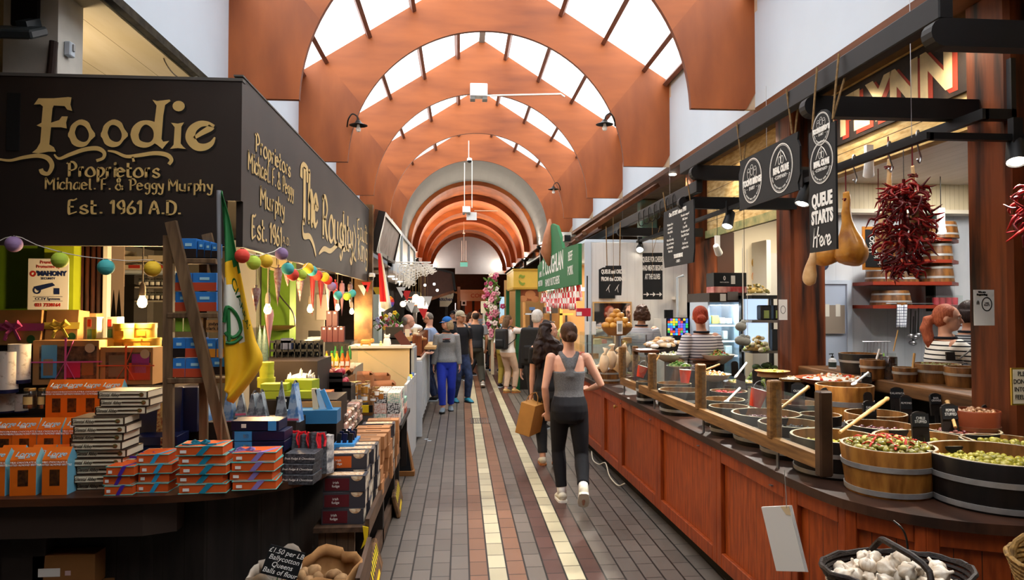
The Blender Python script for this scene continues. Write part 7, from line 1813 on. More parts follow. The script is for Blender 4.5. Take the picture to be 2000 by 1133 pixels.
for i in range(22):
 if pme is None:mb=MB().ell((0,0,0),(.042,.034,.03),14,10);pme=wobble(mb,.004,30).B('potato',pm,smooth='all');o=pme
 else:o=pme.copy();COL.objects.link(o)
 a,q_=rg.uniform(0,6.28),math.sqrt(rg.random());o.location=c1+V((.16*q_*math.cos(a)-.01,.1*q_*math.sin(a)-.03,.09+.05*(1-q_)+rg.uniform(0,.04)));o.rotation_euler=(rg.uniform(0,6),rg.uniform(0,6),0);s_=rg.uniform(.85,1.15);o.scale=(s_,s_,s_)
 tag(o,'brown potato in the open paper sack','potato','potatoes in the paper sack')
p=at(553,1100,Y=3.78);t=thing('price_slate','black price slate hand-lettered in white, propped on the potatoes','slate',p,rot=(-.2,.32,.1));_bx(-.095,.095,0,.012,-.075,.075).B('slate',fz,t);text('£1.50 per LB\nBallycotton\nQueens\nBalls of flour',.036,chalk_white,t,frame((0,-.002,0),*FACE_CAM),shear=.2,line=.95)
# FAR LEFT
t=thing('cheese_counter','cream fronted cheese counter with a sloping glass end','counter',(0,0,0))
a_,b_=at(684,700,Y=9.2),at(803,700,Y=9.2);zt=at(740,680,Y=9.2).z
_bx(a_.x,b_.x,9.2,9.26,.3,zt).B('front',mat('cream_panel_paint','d8bf94',.4),t);_bx(a_.x-.02,b_.x+.02,9.15,9.75,zt,zt+.03).B('top',mat('pale_stone_top','d8d0c4',.35),t)
_bx(b_.x-.02,b_.x+.04,9.2,9.75,0,zt).B('side',mat('steel_grey_paint','9aa0a4',.4),t);_bx(a_.x,b_.x,9.26,9.75,0,.3).B('base',dark,t)
mb=MB();q_=[at(620,672,Y=9.0),at(690,672,Y=8.4),at(795,740,Y=8.4),at(700,748,Y=8.4)]
MB().bar(at(690,672,Y=8.9),at(800,745,Y=8.9),.012,.012).B('glass_edge',glass('guard_glass'),t)
cheese_y=mat('yellow_cheese','d09a4c',.5);glaze=mat('white_glaze','ece6dc',.25)
p=at(716,676,Y=9.3)
t=thing('cow_figure','yellow cow figure standing on the cheese counter','ornament',p)
mb=MB();mb.box(-.08,.06,-.03,.03,.02,.09,.02);mb.box(.05,.1,-.02,.02,.045,.1,.012);mb.B('body',cheese_y,t,smooth=True)
for x_,y_ in((-.07,-.022),(-.07,.022),(.04,-.022),(.04,.022)):_bx(x_-.01,x_+.012,y_-.01,y_+.01,0,.03).B('leg',cheese_y,t)
p=at(756,678,Y=9.3);t=thing('white_pig_bottle','white glazed animal jug beside the black screen','ornament',p);_la([(0,0),(.045,0),(.055,.05),(.045,.1),(.03,.125),(.04,.14),(.035,.16),(0,.165)],16).B('body',glaze,t,smooth=True)
for s_ in(-1,1):MB().ell((s_*.03,0,.165),(.012,.008,.014),8,6).B('ear',glaze,t)
p=at(744,677,Y=9.25);t=thing('small_figure','small pale yellow and green figure next to the white jug','ornament',p);_la([(0,0),(.02,0),(.022,.035),(.012,.05),(.018,.065),(0,.08)],10).B('body',mat('pale_yellow_glaze','d8d098',.4),t,smooth=True)
p=at(770,660,Y=9.5);t=thing('till_screen','back of a black till screen on the cheese counter','till',p);_bx(-.12,.12,0,.03,-.02,.15).B('screen',fz,t);MB().prism([(-.1,-.13),(.14,-.13),(.08,0),(-.06,0)],0,.05,'XZ').B('stand',fz,t)
p=at(788,664,Y=9.4);tag(MB().bar((-.08,0,.1),(.07,0,-.11),.012,.12).B('menu_folder',mat('maroon_folder','4a1c18',.5),loc=p),'maroon folder leaning beside the till screen','folder')
rg=random.Random(31)
def bouquet(label,c,rx,rz_,n,cols,name='flower_bouquet',fs=.03,stems=True):
 t_=thing(name,label,'flowers',c);mb=MB();lf=MB()
 ms_=[mat('petal_'+k_,k_,.6)for k_ in cols]
 for i in range(n):
  x_,y_,z_=rg.gauss(0,.45)*rx,rg.gauss(0,.4)*rx,rg.uniform(-1,1)*rz_;mb.cur=rg.randrange(len(ms_));s_=fs*rg.uniform(.6,1.3)
  for k in range(5):
   a=k*1.256+i;mb.ell((x_+s_*.6*math.cos(a),y_-s_*.2,z_+s_*.6*math.sin(a)),(s_*.5,s_*.25,s_*.5),6,4)
 for i in range(n):
  x_,y_,z_=rg.gauss(0,.5)*rx,rg.gauss(0,.4)*rx,rg.uniform(-1.1,.9)*rz_;lf.ell((x_,y_+.02,z_),(fs*.5,fs*.3,fs*1.6),6,4,Matrix.Rotation(rg.uniform(-1,1),3,'Y'))
 mb.B('blooms',ms_,t_,smooth='all');lf.B('foliage',mat('bouquet_leaf','5a7a2c',.6,vary=.5,scale=20),t_,smooth='all')
 return t_
p=at(758,628,Y=10.5);t_=bouquet('mixed bouquet of yellow, pink and white flowers behind the cheese counter',p,.2,.14,34,('e0c030','e8e0e0','d87a98','b8b8e0','a02a3a'));_la([(0,-.35),(.07,-.35),(.08,-.12),(.07,-.12),(0,-.2)],14).B('vase',glaze,t_)
tag(_bx(p.x-.2,p.x+.3,10.3,10.8,0,p.z-.35).B('flower_stand',mat('cream_counter','')),'cream stand under the mixed bouquet','stand')
gw=mat('grey_white_paint','c4c8cc',.45,vary=.08,scale=4)
t=thing('panelled_counter','grey-white panelled counter front along the aisle with a wooden rail','counter',(0,0,0));zt=1.06
_bx(-.74,-.6,9.9,13.5,.1,zt).B('body',gw,t);_bx(-.76,-.57,9.87,13.5,zt,zt+.03).B('top',mat('pale_stone_top',''),t)
for y_ in[9.92+.42*k for k in range(8)]:_bx(-.6,-.585,y_,y_+.06,.12,zt).B('stile',gw,t)
_bx(-.74,-.62,9.95,13.5,0,.1).B('kick',dark,t)
_bx(-.64,-.54,9.72,9.78,.02,zt+.02).B('end_panel',gw,t)
t=thing('grey_panel','grey-white loose panel and steel end standing against the cheese counter','panel',(0,0,0));MB().bar((-.62,7.8,.49),(-.6,9.1,.49),.03,.96).B('panel',gw,t)
for i,c_ in enumerate(('8fa0a8','e0c020','3a5a8a')):MB().bar((-.63+.004*i,8.1+.25*i,.75),(-.615+.004*i,8.35+.25*i,.95),.034,.16).B('poster_strip',mat('strip_'+c_,c_,.5),t)
wd=mat('reddish_rail_slat','8a4a24',.5,col2='5c2c14',scale=6,stretch=(3,3,.4))
t=thing('slat_screen','reddish wooden slat screen on the panelled counter beside the cap-wearing woman','screen',(0,0,0))
for k in range(8):_bx(-.72,-.6,10.3+k*.34,10.33+k*.34,zt+.03,zt+.36).B('slat',wd,t)
_bx(-.73,-.59,10.3,12.8,zt+.03,zt+.055).B('rail',wd,t)
p=at(838,683,Y=11.3);tag(_bx(-.62,-.42,11.6,13.4,1.13,1.17).B('wood_ledge',mat('pale_beech','')),'pale wooden ledge jutting from the panelled counter','ledge')
p=at(838,641,Y=12.6);tag(wobble(MB().ell((0,0,0),(.26,.2,.09),18,10),.02,6).B('white_cushion',mat('white_cloth','ece8e2',.8),loc=V((-.95,12.6,p.z)),smooth='all'),'white rounded cloth bundle on top of the wooden screen','bundle')
tag(_bx(-1.2,-.77,12.3,12.9,0,p.z-.07).B('pastry_case',mat('pale_beech','')),'pale wooden case below the white bundle','case')
pbox('wooden_crate','small pale wooden crate with cards on the counter by the man in navy',787,658,804,667,10.6,.12,pale_wood,'crate');pbox('price_card','tilted cream price card in the small crate',791,643,800,658,10.65,.005,mat('cream_card',''),'card');pbox('price_card','second cream card beside the bread',807,641,815,652,10.9,.005,mat('cream_card',''),'card')
heap('bread_rolls','bread rolls piled on the counter before the man in navy',at(815,664,Y=10.8),.12,.1,[mat('bread_crust','b87a40',.6),mat('pale_bread','e0c8a0',.6)],26,.04,3,'bread')
ya,yb=9.95,12.7
t=thing('framed_picture','large dark framed picture hung at a slant above the cheese counter','picture',(-1.2,(ya+yb)/2,2.94),rot=(0,.22,0))
h_,L_=.3,(yb-ya)/2
_bx(-.05,.02,-L_,L_,-h_,h_).B('backing',mat('dark_frame','26221e',.4),t)
for z0_,z1_ in((-h_,-h_+.05),(h_-.05,h_)):_bx(.02,.05,-L_,L_,z0_,z1_).B('frame',mat('dark_frame',''),t)
for y0_,y1_ in((-L_,-L_+.12),(L_-.12,L_)):_bx(.02,.05,y0_,y1_,-h_+.05,h_-.05).B('frame',mat('dark_frame',''),t)
_bx(.02,.024,-L_+.12,L_-.12,-h_+.05,h_-.05).B('print',mat('faded_print','8a7a70',.6,spec=.2,col2='6e5c54',scale=5),t)
_bx(-.1,-.05,-L_-.05,-L_+.15,-.1,.3).B('bracket',brownwood,t)
tag(_bx(-1.5,-1.25,9.78,9.9,0,3.3).B('wooden_post',mat('ochre_post','7a5a34',.6,col2='4c3620',scale=5)),'brown wooden post at the far end of the fascia board','post')
F_=at(741,495,Y=9.4);e_=at(750,600,Y=9.4)
t=thing('hanging_flag','red and white flag hanging below the framed picture','flag',F_)
mb=MB();H_=F_.z-e_.z;pts=[[((-.02+.13*u_/8*(.4+v_/10*.8))+.03*v_/10,.02*math.sin(u_*1.4+v_*.3),-H_*v_/10-(.04*(4-abs(u_-4))/4 if v_==10 else 0))for u_ in range(9)]for v_ in range(11)]
mb.grid(pts);k=0
for v_ in range(10):
 for u_ in range(8):mb.mi[k]=0 if u_<5 and v_<9 else 1;k+=1
mb.B('cloth',[mat('flag_red','c01a20',.6),mat('flag_white','')],t,thick=.002,smooth='all');_tu([(0,0,0),(0,.0,.2)],.004,5).B('cord',mat('white_string',''),t)
p=at(726,541,Y=9.62);t=thing('cctv_camera','small white security camera below the end of the fascia','camera',p);_bx(-.035,.035,-.05,.12,-.0,.055,.01).B('housing',mat('grey_white_plastic','d0d0ce',.4),t);_bx(-.025,.025,-.055,-.05,-.045,.0).B('lens',fz,t);_bx(-.02,.02,-.04,.06,-.05,0).B('mount',fz,t)
bg=mat('blue_grey_paint','a3acb4',.5)
t=thing('gallery_front','blue-grey gallery front with pale glazed panels above the far left stalls','gallery',(0,0,0))
_bx(-2.4,-1.32,13.3,13.4,2.62,3.55).B('end_wall',bg,t);_bx(-1.4,-1.3,13.3,19.8,2.55,2.78).B('beam',bg,t)
_bx(-1.4,-1.3,13.3,19.8,3.42,3.5).B('top_rail',bg,t)
for y_ in(13.3,15.4,17.6,19.7):_bx(-1.4,-1.3,y_,y_+.1,2.78,3.42).B('mullion',bg,t)
for y_ in(13.4,15.5,17.7):_bx(-1.37,-1.35,y_,y_+2,2.78,3.42).B('pane',mat('cream_glazing','d0c8ac',.25),t)
_bx(-3,-1.3,13.3,19.8,2.5,2.55).B('soffit',mat('pale_soffit','b0a6a0',.6),t);_bx(-2.4,-1.35,9.9,13.3,2.6,2.62).B('near_soffit',mat('pale_soffit',''),t)
for i,(px,py)in enumerate(((764,540),(772,545),(781,550))):
 p=at(px,py,Z=2.49);tag(_la([(.07,0),(.06,-.012),(0,-.014)],14).B('downlight',warm_lamp,loc=p),'round downlight in the pale soffit, %s'%('nearest','middle','farthest')[i],'downlight')
 lamp('downlight_beam','SPOT',p+V((0,0,-.03)),60,(1,.86,.7),.04,p+V((0,0,-2)),2.2,.6)
wi=mat('white_iron','e8e4da',.4)
for i in range(5):
 y_=13.8+i*.85;t=thing('scroll_bracket','white iron scroll bracket below the gallery, %s'%('nearest','second','third','fourth','farthest')[i],'bracket',(-1.3,y_,2.62-.0),group='white scroll brackets')
 mb=MB();mb.tube([(0,0,.12),(.7,0,.12)],.014,6);mb.tube([(0,0,.14),(0,0,-.32)],.014,6)
 for c_,r_ in(((.16,-.02),.12),((.42,.04),.07),((.58,.07),.045),((.12,-.2),.07)):
  mb.tube([(c_[0]+r_*(1-a/14)*math.cos(a),0,c_[1]+r_*(1-a/14)*math.sin(a))for a in[k*.5 for k in range(20)]],.011,5)
 mb.tube(smooth_line([(.02,0,-.3),(.1,0,-.08),(.35,0,.02),(.68,0,.11)],4),.012,5);mb.B('scrollwork',wi,t,smooth=True)
crys=mat('lit_crystal','ffe0c0',.3,emit=2)
for i,(px,py,hw,hh)in enumerate(((812,585,7,10),(822,590,7,11),(830,594,6,10),(818,594,6,9),(806,588,5,9))):
 p=at(px,py,Y=13.8+i*.85);t=thing('pendant_lamp','glowing crystal pendant lamp hung from a scroll bracket, %s'%('first','second','third','fourth','fifth')[i],'pendant lamp',p,group='crystal pendants');w_,h_=hw/FPX*p.y,hh/FPX*p.y
 _la([(w_*.9,-h_),(w_,-h_*.3),(w_*.95,h_*.6),(w_*.4,h_),(0,h_)],14).B('shade',crys,t);_tu([(0,0,h_),(0,0,2.745-p.z)],.006,5).B('rod',mat('aged_brass',''),t)
 lamp('pendant_light','POINT',p+V((0,0,-h_-.05)),25,(1,.85,.65),.05)
aw=mat('dark_brown_canvas','3f241a',.7,vary=.15)
t=thing('awning','dark brown sloping awning beyond the scroll brackets','awning',(0,0,0));mb=MB();A=[at(813,515,Y=20),at(884,533,Y=20),at(889,568,Y=19.5),at(822,590,Y=19.5)]
mb.add([tuple(A[0]),tuple(A[1]),(A[1].x,24,A[1].z),(A[0].x-.1,24,A[0].z)],[(0,1,2,3)]);mb.add([tuple(A[0]),tuple(A[1]),tuple(A[2]+V((0,.3,0))),tuple(A[3]+V((0,.3,0)))],[(3,2,1,0)]);mb.B('canvas',aw,t,thick=.02)
MB().bar(A[0],A[1],.05,.06).B('edge_bar',fz,t);MB().bar(A[1],A[2],.06,.06).B('edge_bar',fz,t);MB().bar(A[3]+V((0,.3,0)),A[2]+V((0,.3,0)),.05,.08).B('lower_bar',brownwood,t)
for i,(px,py)in enumerate(((830,557),(848,555),(854,567))):tag(MB().ell((0,0,0),.035,12,8).B('small_lamp',warm_lamp,loc=at(px,py,Y=19.3),smooth='all'),'small bright lamp below the brown awning, %s'%('left','middle','right')[i],'lamp')
c_=at(872,577,Y=20.6);t=thing('quarter_sign','cream quarter-round sign with dark lettering below the awning','sign',c_);w_=13/FPX*20.6;h_=22/FPX*20.6
MB().prism([(-w_,-h_),(w_*.2,-h_),(w_*.8,-h_*.6),(w_*1.05,0),(w_*1.05,h_),(w_*.5,h_*.95),(-w_,h_*.3)],0,.04,'XZ').B('board',mat('cream_sign_board','d8ccb4',.6),t)
text('The',.17,mat('navy_ink',''),t,frame((.02,-.003,h_*.25),*FACE_CAM),bold=.004);text('kitchen',.14,mat('navy_ink',''),t,frame((-.02,-.003,-h_*.35),*FACE_CAM),bold=.004)
_bx(-4.2,-1.55,13.9,14,0,2.5).B('wall_far_stall',mat('warm_dark_wall','2c211a',.8,vary=.3),kind='structure')
_bx(-1.9,-.2,24,24.1,0,3.2).B('wall_far_stall_end',mat('warm_dark_wall',''),kind='structure')
_bx(-3,-1.9,14,24,0,2.5).B('wall_far_stall_side',mat('warm_dark_wall',''),kind='structure')
t=thing('gourmet_sign','black round sign lettered gourmet with orange strokes in the far left stall','sign',at(810,590,Y=15.2));_la([(0,0),(.24,0),(.24,.02),(0,.02)],24).B('board',fz,t,rot=(pi/2,0,0));text('GOURMET',.1,chalk_white,t,frame((0,-.03,0),*FACE_CAM),bold=.003)
mb=MB();mb.M=frame((0,-.025,0),*FACE_CAM)
for z_ in(-.09,.09):mb.add([(-.13,z_,0),(.13,z_+.02,0),(.13,z_+.035,0),(-.13,z_+.015,0)],[(0,1,2,3)])
mb.B('strokes',orange2,t)
fr_=pbox('tall_cabinet','pale mint tall cabinet behind the red and white flag',720,575,740,680,11.5,.5,mat('mint_cabinet','b4c4bc',.4),'cabinet');_bx(-.1,.1,-.01,0,.45,.47).B('handle_gap',dark,fr_)
for i,(px,py,c_)in enumerate(((736,570,'e0c040'),(783,570,'e0e0dc'),(793,577,'c83030'),(802,600,'e0e0dc'),(835,588,'d8d8d4'),(826,612,'c83030'),(715,560,'c83030'),(708,566,'e8e8e4'))):
 p=at(px,py,Y=9.6 if px<730 else 13);s_=9/FPX*p.y;tag(MB().prism([(-s_,s_),(s_,s_),(.02,-s_*1.3)],0,.006,'XZ').B('bunting_flag',mat('bunting_'+c_,c_,.7),loc=p),'triangular bunting flag of the far left stall, %s from the left'%('third','fourth','fifth','sixth','eighth','seventh','second','first')[i],'bunting','bunting flags')
t=thing('rainbow_windmill','small rainbow windmill beside the red flag','windmill',at(757,590,Y=10.2));mb=MB();ms_=[mat('vane_'+c_,c_,.5)for c_ in('c83030','e08030','e0d040','3aa050','3060b0','7040a0')]
for k in range(12):mb.cur=k%6;a,b=k*pi/6,(k+1)*pi/6;mb.add([(0,0,0),(.1*math.cos(a),-.005,.1*math.sin(a)),(.1*math.cos(b),.005,.1*math.sin(b))],[(0,1,2)])
mb.B('vanes',ms_,t);_tu([(0,.01,0),(0,.01,.3)],.006,5).B('stick',wi,t)
for i,(px,py)in enumerate(((746,600),(787,594))):p=at(px,py,Y=13.5);tag(MB().ell((0,0,0),.06+.03*(1-i),12,8).B('globe_lamp',crys,loc=p,smooth='all'),'glowing globe lamp in the far left stall, %s'%('left','right')[i],'lamp')
# FAR END
pbox('coffee_sign','cream coffee sign board at the far end below the grey wall',897,566,952,588,29,.1,mat('cream_sign_board',''),'sign');t_=[o for o in COL.objects if o.get('label','').startswith('cream coffee')][0]
text('COFFEE',.24,mat('red_ink',''),t_,frame((.3,-.004,.22),*FACE_CAM));text('PARIS · LONDON · CENTRAL',.12,mat('kraft_patch',''),t_,frame((-.2,-.004,.36),*FACE_CAM))
_bx(-3,5,30.5,30.6,0,3.3).B('wall_coffee_back',mat('warm_dark_wall',''),kind='structure')
_bx(-1.4,2.6,37.9,38.0,3.3,3.5).B('trim_12',dark,kind='structure')
pbox('coffee_counter','orange fronted coffee shelf with orange packs at the far end',905,588,955,660,29.3,.4,mat('rust_orange_wall','b0562a',.5),'shelf')
for i in range(8):pbox('coffee_pack','orange coffee pack on the far shelf, place %d'%(i+1),916+i*4,611,919.4+i*4,618,29.2,.1,mat('orange_pack','e06a28',.5),'pack',group='orange coffee packs')
pbox('far_shelf','white shelf below the orange packs',912,618,952,621,29.15,.3,white,'shelf');pbox('square_sign','small black and white square sign at the far end',901,587,911,597,28.5,.05,stick,'sign',parts=(('mark',.25,.25,.75,.75,dark),))
pbox('bright_screen','bright lit menu screen at the far end',865,592,890,622,28,.1,mat('lit_menu','ffe9e2',.4,emit=2.2),'screen')
pbox('grey_column','slim grey column at the far end',893,560,899,680,27.5,.15,mat('grey_column_paint','a8aaac',.5),'column')
for px,l,x_ in((840,'left',1),(973,'right',-1)):
 p=at(px,518,Y=37.8);tag(MB().ell((0,0,0),(.25,.12,.18),14,8).B('wall_lamp',warm_lamp,loc=p,smooth='all'),'bright lamp on the grey end wall, %s side'%l,'wall lamp');lamp('wall_lamp_light','POINT',p+V((x_*.5,-.7,.0)),90,(1,.95,.9),.15)
for i,(x_,y_)in enumerate(((-1.7,20.2),(2.4,20.2),(-1.7,25.5),(2.4,25.5),(-1.7,31),(2.4,31))):  # hidden fill lamps with bowls and stems, added to brighten the far vault
 t=thing('fill_uplighter','unseen fill lamp added by the far stall roofs, %s side, %s bay'%(('left','right')[i%2],('first','second','third')[i//2]),'fill_uplighter',(x_,y_,3.55));_la([(0,0),(.1,0),(.16,.1),(.15,.1),(.09,.02),(0,.02)],14).B('bowl',iron,t)
 _bx(-.05,.05,-.05,.05,-3.55,0).B('stem',iron,t)
 lamp('fill_uplight','AREA',(x_,y_,3.72),190 if i<2 else 420,(1,.86,.7),.3,(XC,y_-1.0,6))
def fitting(px,py,Y,w_,h_,lab,rods=True):
 p=at(px,py,Y=Y);t=thing('ceiling_unit',lab,'ceiling unit',p);_bx(-w_/2,w_/2,-.1,.1,-h_/2,h_/2,.01).B('box',mat('white_unit','e8ecee',.4),t)
 for x_ in(-w_*.35,w_*.35):_bx(x_-w_*.14,x_+w_*.14,-.08,.08,-h_*.75,-h_*.5).B('head',mat('unit_grey','70706c',.5),t)
 return t,p
t,p=fitting(935,178,11.82,.3,.22,'white ceiling unit with two grey heads and a long conduit on the third arch');_tu([(.14,.05,-.06),(1.45,.05,-.0),(1.52,.05,-.05)],.016,8).B('conduit',wi,t)
t,p=fitting(911,410,17.3,.2,.16,'white unit hung on two rods before the grey recess');_tu([(-.05,0,.05),(-.05,0,1.2)],.012,6).B('rod',wi,t);_tu([(.14,0,.05),(.14,0,1.25)],.012,6).B('rod',wi,t);_bx(.0,.26,-.02,.02,-.26,-.06).B('sign_plate',mat('pale_panel','d8dcdc',.5),t);_tu([(.2,0,-.02),(.8,0,-.02)],.012,6).B('conduit',mat('cream_bracket',''),t)
p=at(906,515,Y=30.5-.8);t=thing('exit_sign','small green and white exit sign hung on rods in the far vault','exit sign',p);_bx(-.16,.16,-.03,.03,-.13,.1).B('panel',mat('exit_green','7fd8c0',.5,emit=.8),t);_bx(-.16,.16,-.032,.03,.06,.1).B('case',wi,t)
for x_ in(-.09,.09):_tu([(x_,0,.1),(x_,0,1.0)],.012,5).B('rod',wi,t)
for px,py,Y,top in((917,314,16.9,.5),(906,457,33.2,.3)):p=at(px,py,Y=Y);t=thing('dome_camera','small dome camera hanging on a rod, %s'%('near the fifth arch' if Y<20 else 'in the far vault'),'camera',p);MB().ell((0,0,0),(.06,.06,.06),14,10).B('dome',fz,t,smooth=True);_la([(.065,0),(.06,.06),(.01,.08)],14).B('cap',wi,t);_tu([(-.02,0,.06),(-.02,0,top)],.012,6).B('rod',wi,t)
for i,(px,py,Y,s_,l)in enumerate(((700,248,9.05,1,'left side of the second arch'),(1181,246,9.05,-1,'right side of the second arch'),(1081,372,14.5,-1,'right side of the fourth arch'))):
 p=at(px,py,Y=Y);t=thing('gooseneck_lamp','bare white bulb under a small shade on the '+l,'lamp',p);_la([(0,-.07),(.025,-.06),(.035,-.03),(.02,0),(.016,.03)],14).B('bulb',mat('unlit_bulb','f4f0e6',.3),t,smooth=True);_la([(.12,.02),(.05,.05),(.02,.09),(0,.09)],18,cap0=False).B('shade',iron,t,smooth=True)
 _tu(smooth_line([(0,0,.08),(.02*-s_,0,.14),(.08*-s_,0,.17),(.13*-s_,0,.1),(.16*-s_,.08,.02)],5),.01,6).B('arm',iron,t)
bgreen=mat('butcher_green','2f6a42',.75,vary=.06,spec=.15)
t=thing('shop_sign','green butcher sign board with a tall pointed crest and white lettering','sign',(1.7,12,0))
y0,y1,y2,y3=9.5,11.0,13.6,14.6
MB().prism([(9.5-12,2.16),(14.6-12,2.17),(14.6-12,2.72),(13.7-12,2.8),(13.4-12,3.05),(12.9-12,3.28),(12.3-12,3.36),(11.7-12,3.25),(11.25-12,3.0),(11.0-12,2.8),(9.5-12,2.74)],-.05,0,'YZ').B('board',bgreen,t)
Fs=lambda y_,z_:frame((-.053,y_-12,z_),*FACE_LEFT)
text('P. COUGHLAN',.44,chalk_white,t,Fs(12.3,2.6),bold=.006,sx=.95);text('FAMILY BUTCHERS',.2,chalk_white,t,Fs(12.3,2.3),sx=1.15);text('BEEF\nPORK',.2,chalk_white,t,Fs(10.2,2.5),line=1.1);text('LAMB\nMUTTON',.17,chalk_white,t,Fs(14.1,2.42),line=1.1)
merge_text(t)
tag(_tu([(0,0,-.45),(-.02,0,-.2),(0,0,.1),(.02,0,.42)],[.02,.14,.1,.02],12).B('hanging_cloth_roll',mat('terracotta_roll','b0704c',.6,vary=.2),loc=(1.62,12.5,3.05),smooth='all'),'long terracotta spindle ornament in front of the green crest','ornament')
tag(_bx(-.05,.05,-.09,.09,-.05,.05,.01).B('cctv_camera',fz,loc=at(1107,466,Y=10.4)),'small black camera on the wall edge above the butcher sign','camera')
t=thing('roof_timbers','dark brown sloping roof timbers above the white end wall','roof timbers',(0,0,0))
for k in range(5):MB().bar((1.75+.05*k,9.6+k*.9,2.9),(2.9,9.9+k*.9,3.65),.12,.06).B('timber',brownwood,t)
MB().bar((2.0,9.7,3.02),(2.0,14.5,3.02),.06,.1).B('purlin',brownwood,t)
_bx(1.8,5,14.62,14.7,0,2.9).B('wall_butcher_far',mat('warm_stall_wall','c8975c',.6),kind='structure');_bx(4.2,4.3,9.5,14.6,0,2.9).B('wall_butcher_back',mat('warm_stall_wall',''),kind='structure');_bx(1.75,4.2,9.5,14.6,2.76,2.8).B('ceiling_butcher',white,kind='structure')
lamp('butcher_tube','AREA',(2.6,12.2,2.72),160,(1,.93,.8),1.0,(2.6,12.2,0),sy=3.5)
t=thing('strip_light','bright strip light inside the butcher stall','strip light',(2.2,13.6,2.2));_bx(-.5,.5,-.04,.04,-.03,.03).B('tube',mat('strip_lamp','fff0d8',.4,emit=8),t);_bx(-.03,.03,-.03,.03,.03,.56).B('hanger',wi,t)
rw=None
chk=mat('red_white_check','d02a30',.7);nt=chk.node_tree;ck=nt.nodes.new('ShaderNodeTexChecker');ck.inputs['Scale'].default_value=11;ck.inputs[1].default_value=(.65,.02,.03,1);ck.inputs[2].default_value=(.85,.83,.8,1);tc=nt.nodes.new('ShaderNodeTexCoord');nt.links.new(tc.outputs['Object'],ck.inputs[0]);nt.links.new(ck.outputs[0],nt.nodes['Principled BSDF'].inputs['Base Color'])
for i,(px,y0,y1,hw)in enumerate(((1061,570,592,8),(1075,567,600,9),(1090,563,602,8),(1106,560,604,9),(1120,556,606,8),(1131,550,588,6),(1070,586,612,5))):
 X_=1.72+.015*(i%2);c_=at(px,(y0+y1)/2,X=X_);a_,b_=at(px,y1,X=X_),at(px,y0,X=X_);H_=b_.z-a_.z;L_=abs(at(px+hw,580,X=X_).y-at(px-hw,580,X=X_).y)
 mb=MB();mb.grid([[(.03*math.sin(u_*1.1+i),L_*(u_/8-.5)*(.55+.45*v_/5),H_/2-H_*v_/5)for u_ in range(9)]for v_ in range(6)]);tag(mb.B('check_cloth',chk,loc=c_,thick=.004,smooth='all'),'red and white checked cloth hanging below the butcher sign, %s from the far end'%('first','second','third','fourth','fifth','nearest, sixth','small one, seventh')[i],'cloth','checked cloths')
for i,(x0,y0,x1,y1,m_,l)in enumerate(((1022,590,1026,660,mat('light_wood_post','d09a5a',.5),'pale wooden upright in the butcher stall'),(1024,612,1050,615,white,'white shelf in the butcher stall'),(1093,612,1120,616,mat('yellow_wood','e0b050',.5),'yellow wooden shelf in the butcher stall'),(1062,600,1090,612,mat('dark_photo','3a3028',.5),'dark framed photographs on the butcher shelf'),(1035,600,1045,606,mat('pack_blue',''),'blue carton on the butcher shelf'),(1093,590,1099,650,mat('yellow_wood',''),'yellow wooden upright in the butcher stall'))):pbox('stall_shelf',l,x0,y0,x1,y1,14.3,.15,m_,'shelf')
pm_=planks('butcher_tiles','e8e4dc','dcd6cc',.15,'Z',.3,(1,1,1),.03,gapcol='a8a49c')
t=thing('butcher_counter','white butcher counter with a glass case along the aisle','counter',(0,0,0));_bx(1.72,2.5,9.6,14.2,0,.9).B('base',pm_,t);_bx(1.72,1.726,9.6,14.2,.9,1.3).B('glass_front',glass('guard_glass'),t);_bx(1.72,2.3,9.6,14.2,1.3,1.31).B('glass_top',glass('guard_glass'),t)
heap('meat','cuts of meat in the butcher glass case',(2.1,12,.9),.35,.12,[mat('red_meat','a83a34',.35),mat('pale_meat','d8a898',.4)],90,.07,4,'meat',ey=5)
for i,(px,py)in enumerate(((1099,636),(1110,634))):p=at(px,py,Y=11.5);t=thing('cabbage','pale green cabbage on the glass case, %s'%('left','right')[i],'cabbage',(p.x,11.5,1.31));wobble(MB().ell((0,0,.09),(.1,.1,.1),16,10),.012,12,i).B('head',mat('pale_cabbage','c0cc80',.5,vary=.2),t,smooth='all');MB().ell((.03,-.03,.07),(.1,.08,.06),12,8).B('outer_leaf',leaf2,t,smooth='all')
yb_=mat('mustard_sign','d8b24a',.45,vary=.06);yedge=mat('mustard_moulding','b08a30',.45)
t=thing('shop_sign','yellow boxed stall sign with curved fruit emblems beyond the butcher','sign',(0,0,0));x0,x1=at(1003,540,Y=15).x,at(1056,540,Y=15).x;z0,z1=at(1030,565,Y=15).z,at(1030,525,Y=15).z
_bx(x0,x1,15,17.2,z0,z1).B('box',yb_,t)
for z_ in(z0,z1-.04):_bx(x0-.01,x1,14.985,15,z_,z_+.04).B('moulding',yedge,t);_bx(x0-.012,x0,15,17.2,z_,z_+.04).B('moulding',yedge,t)
mb=MB();mb.M=frame((x0+.15,14.99,z0),*FACE_CAM)
for z_,s_ in((.14,1),(.3,-1)):ribbon(mb,smooth_line([(-.03,z_+.06*s_,.02),(0,z_,.05),(.05,z_-.03,.06),(.1,z_,.03)],5))
mb.B('emblem',mat('green_gold_emblem','8a9a3a',.5),t)
stallg=mat('stall_green','1f5a34',.4)
for i,(px,hw)in enumerate(((992,3),(1012,4.5))):pbox('stall_post','dark green stall post below the yellow sign, %s one'%('thin','thick')[i],px-hw,566,px+hw,690,15.05 if i else 16.9,.15,stallg,'post')
pbox('egg_poster','poster of large brown eggs under the yellow sign',1016,566,1052,588,15.08,.03,mat('egg_poster_ground','8a4a28',.5),'poster')
t_=[o for o in COL.objects if o.get('label','').startswith('poster of large')][0]
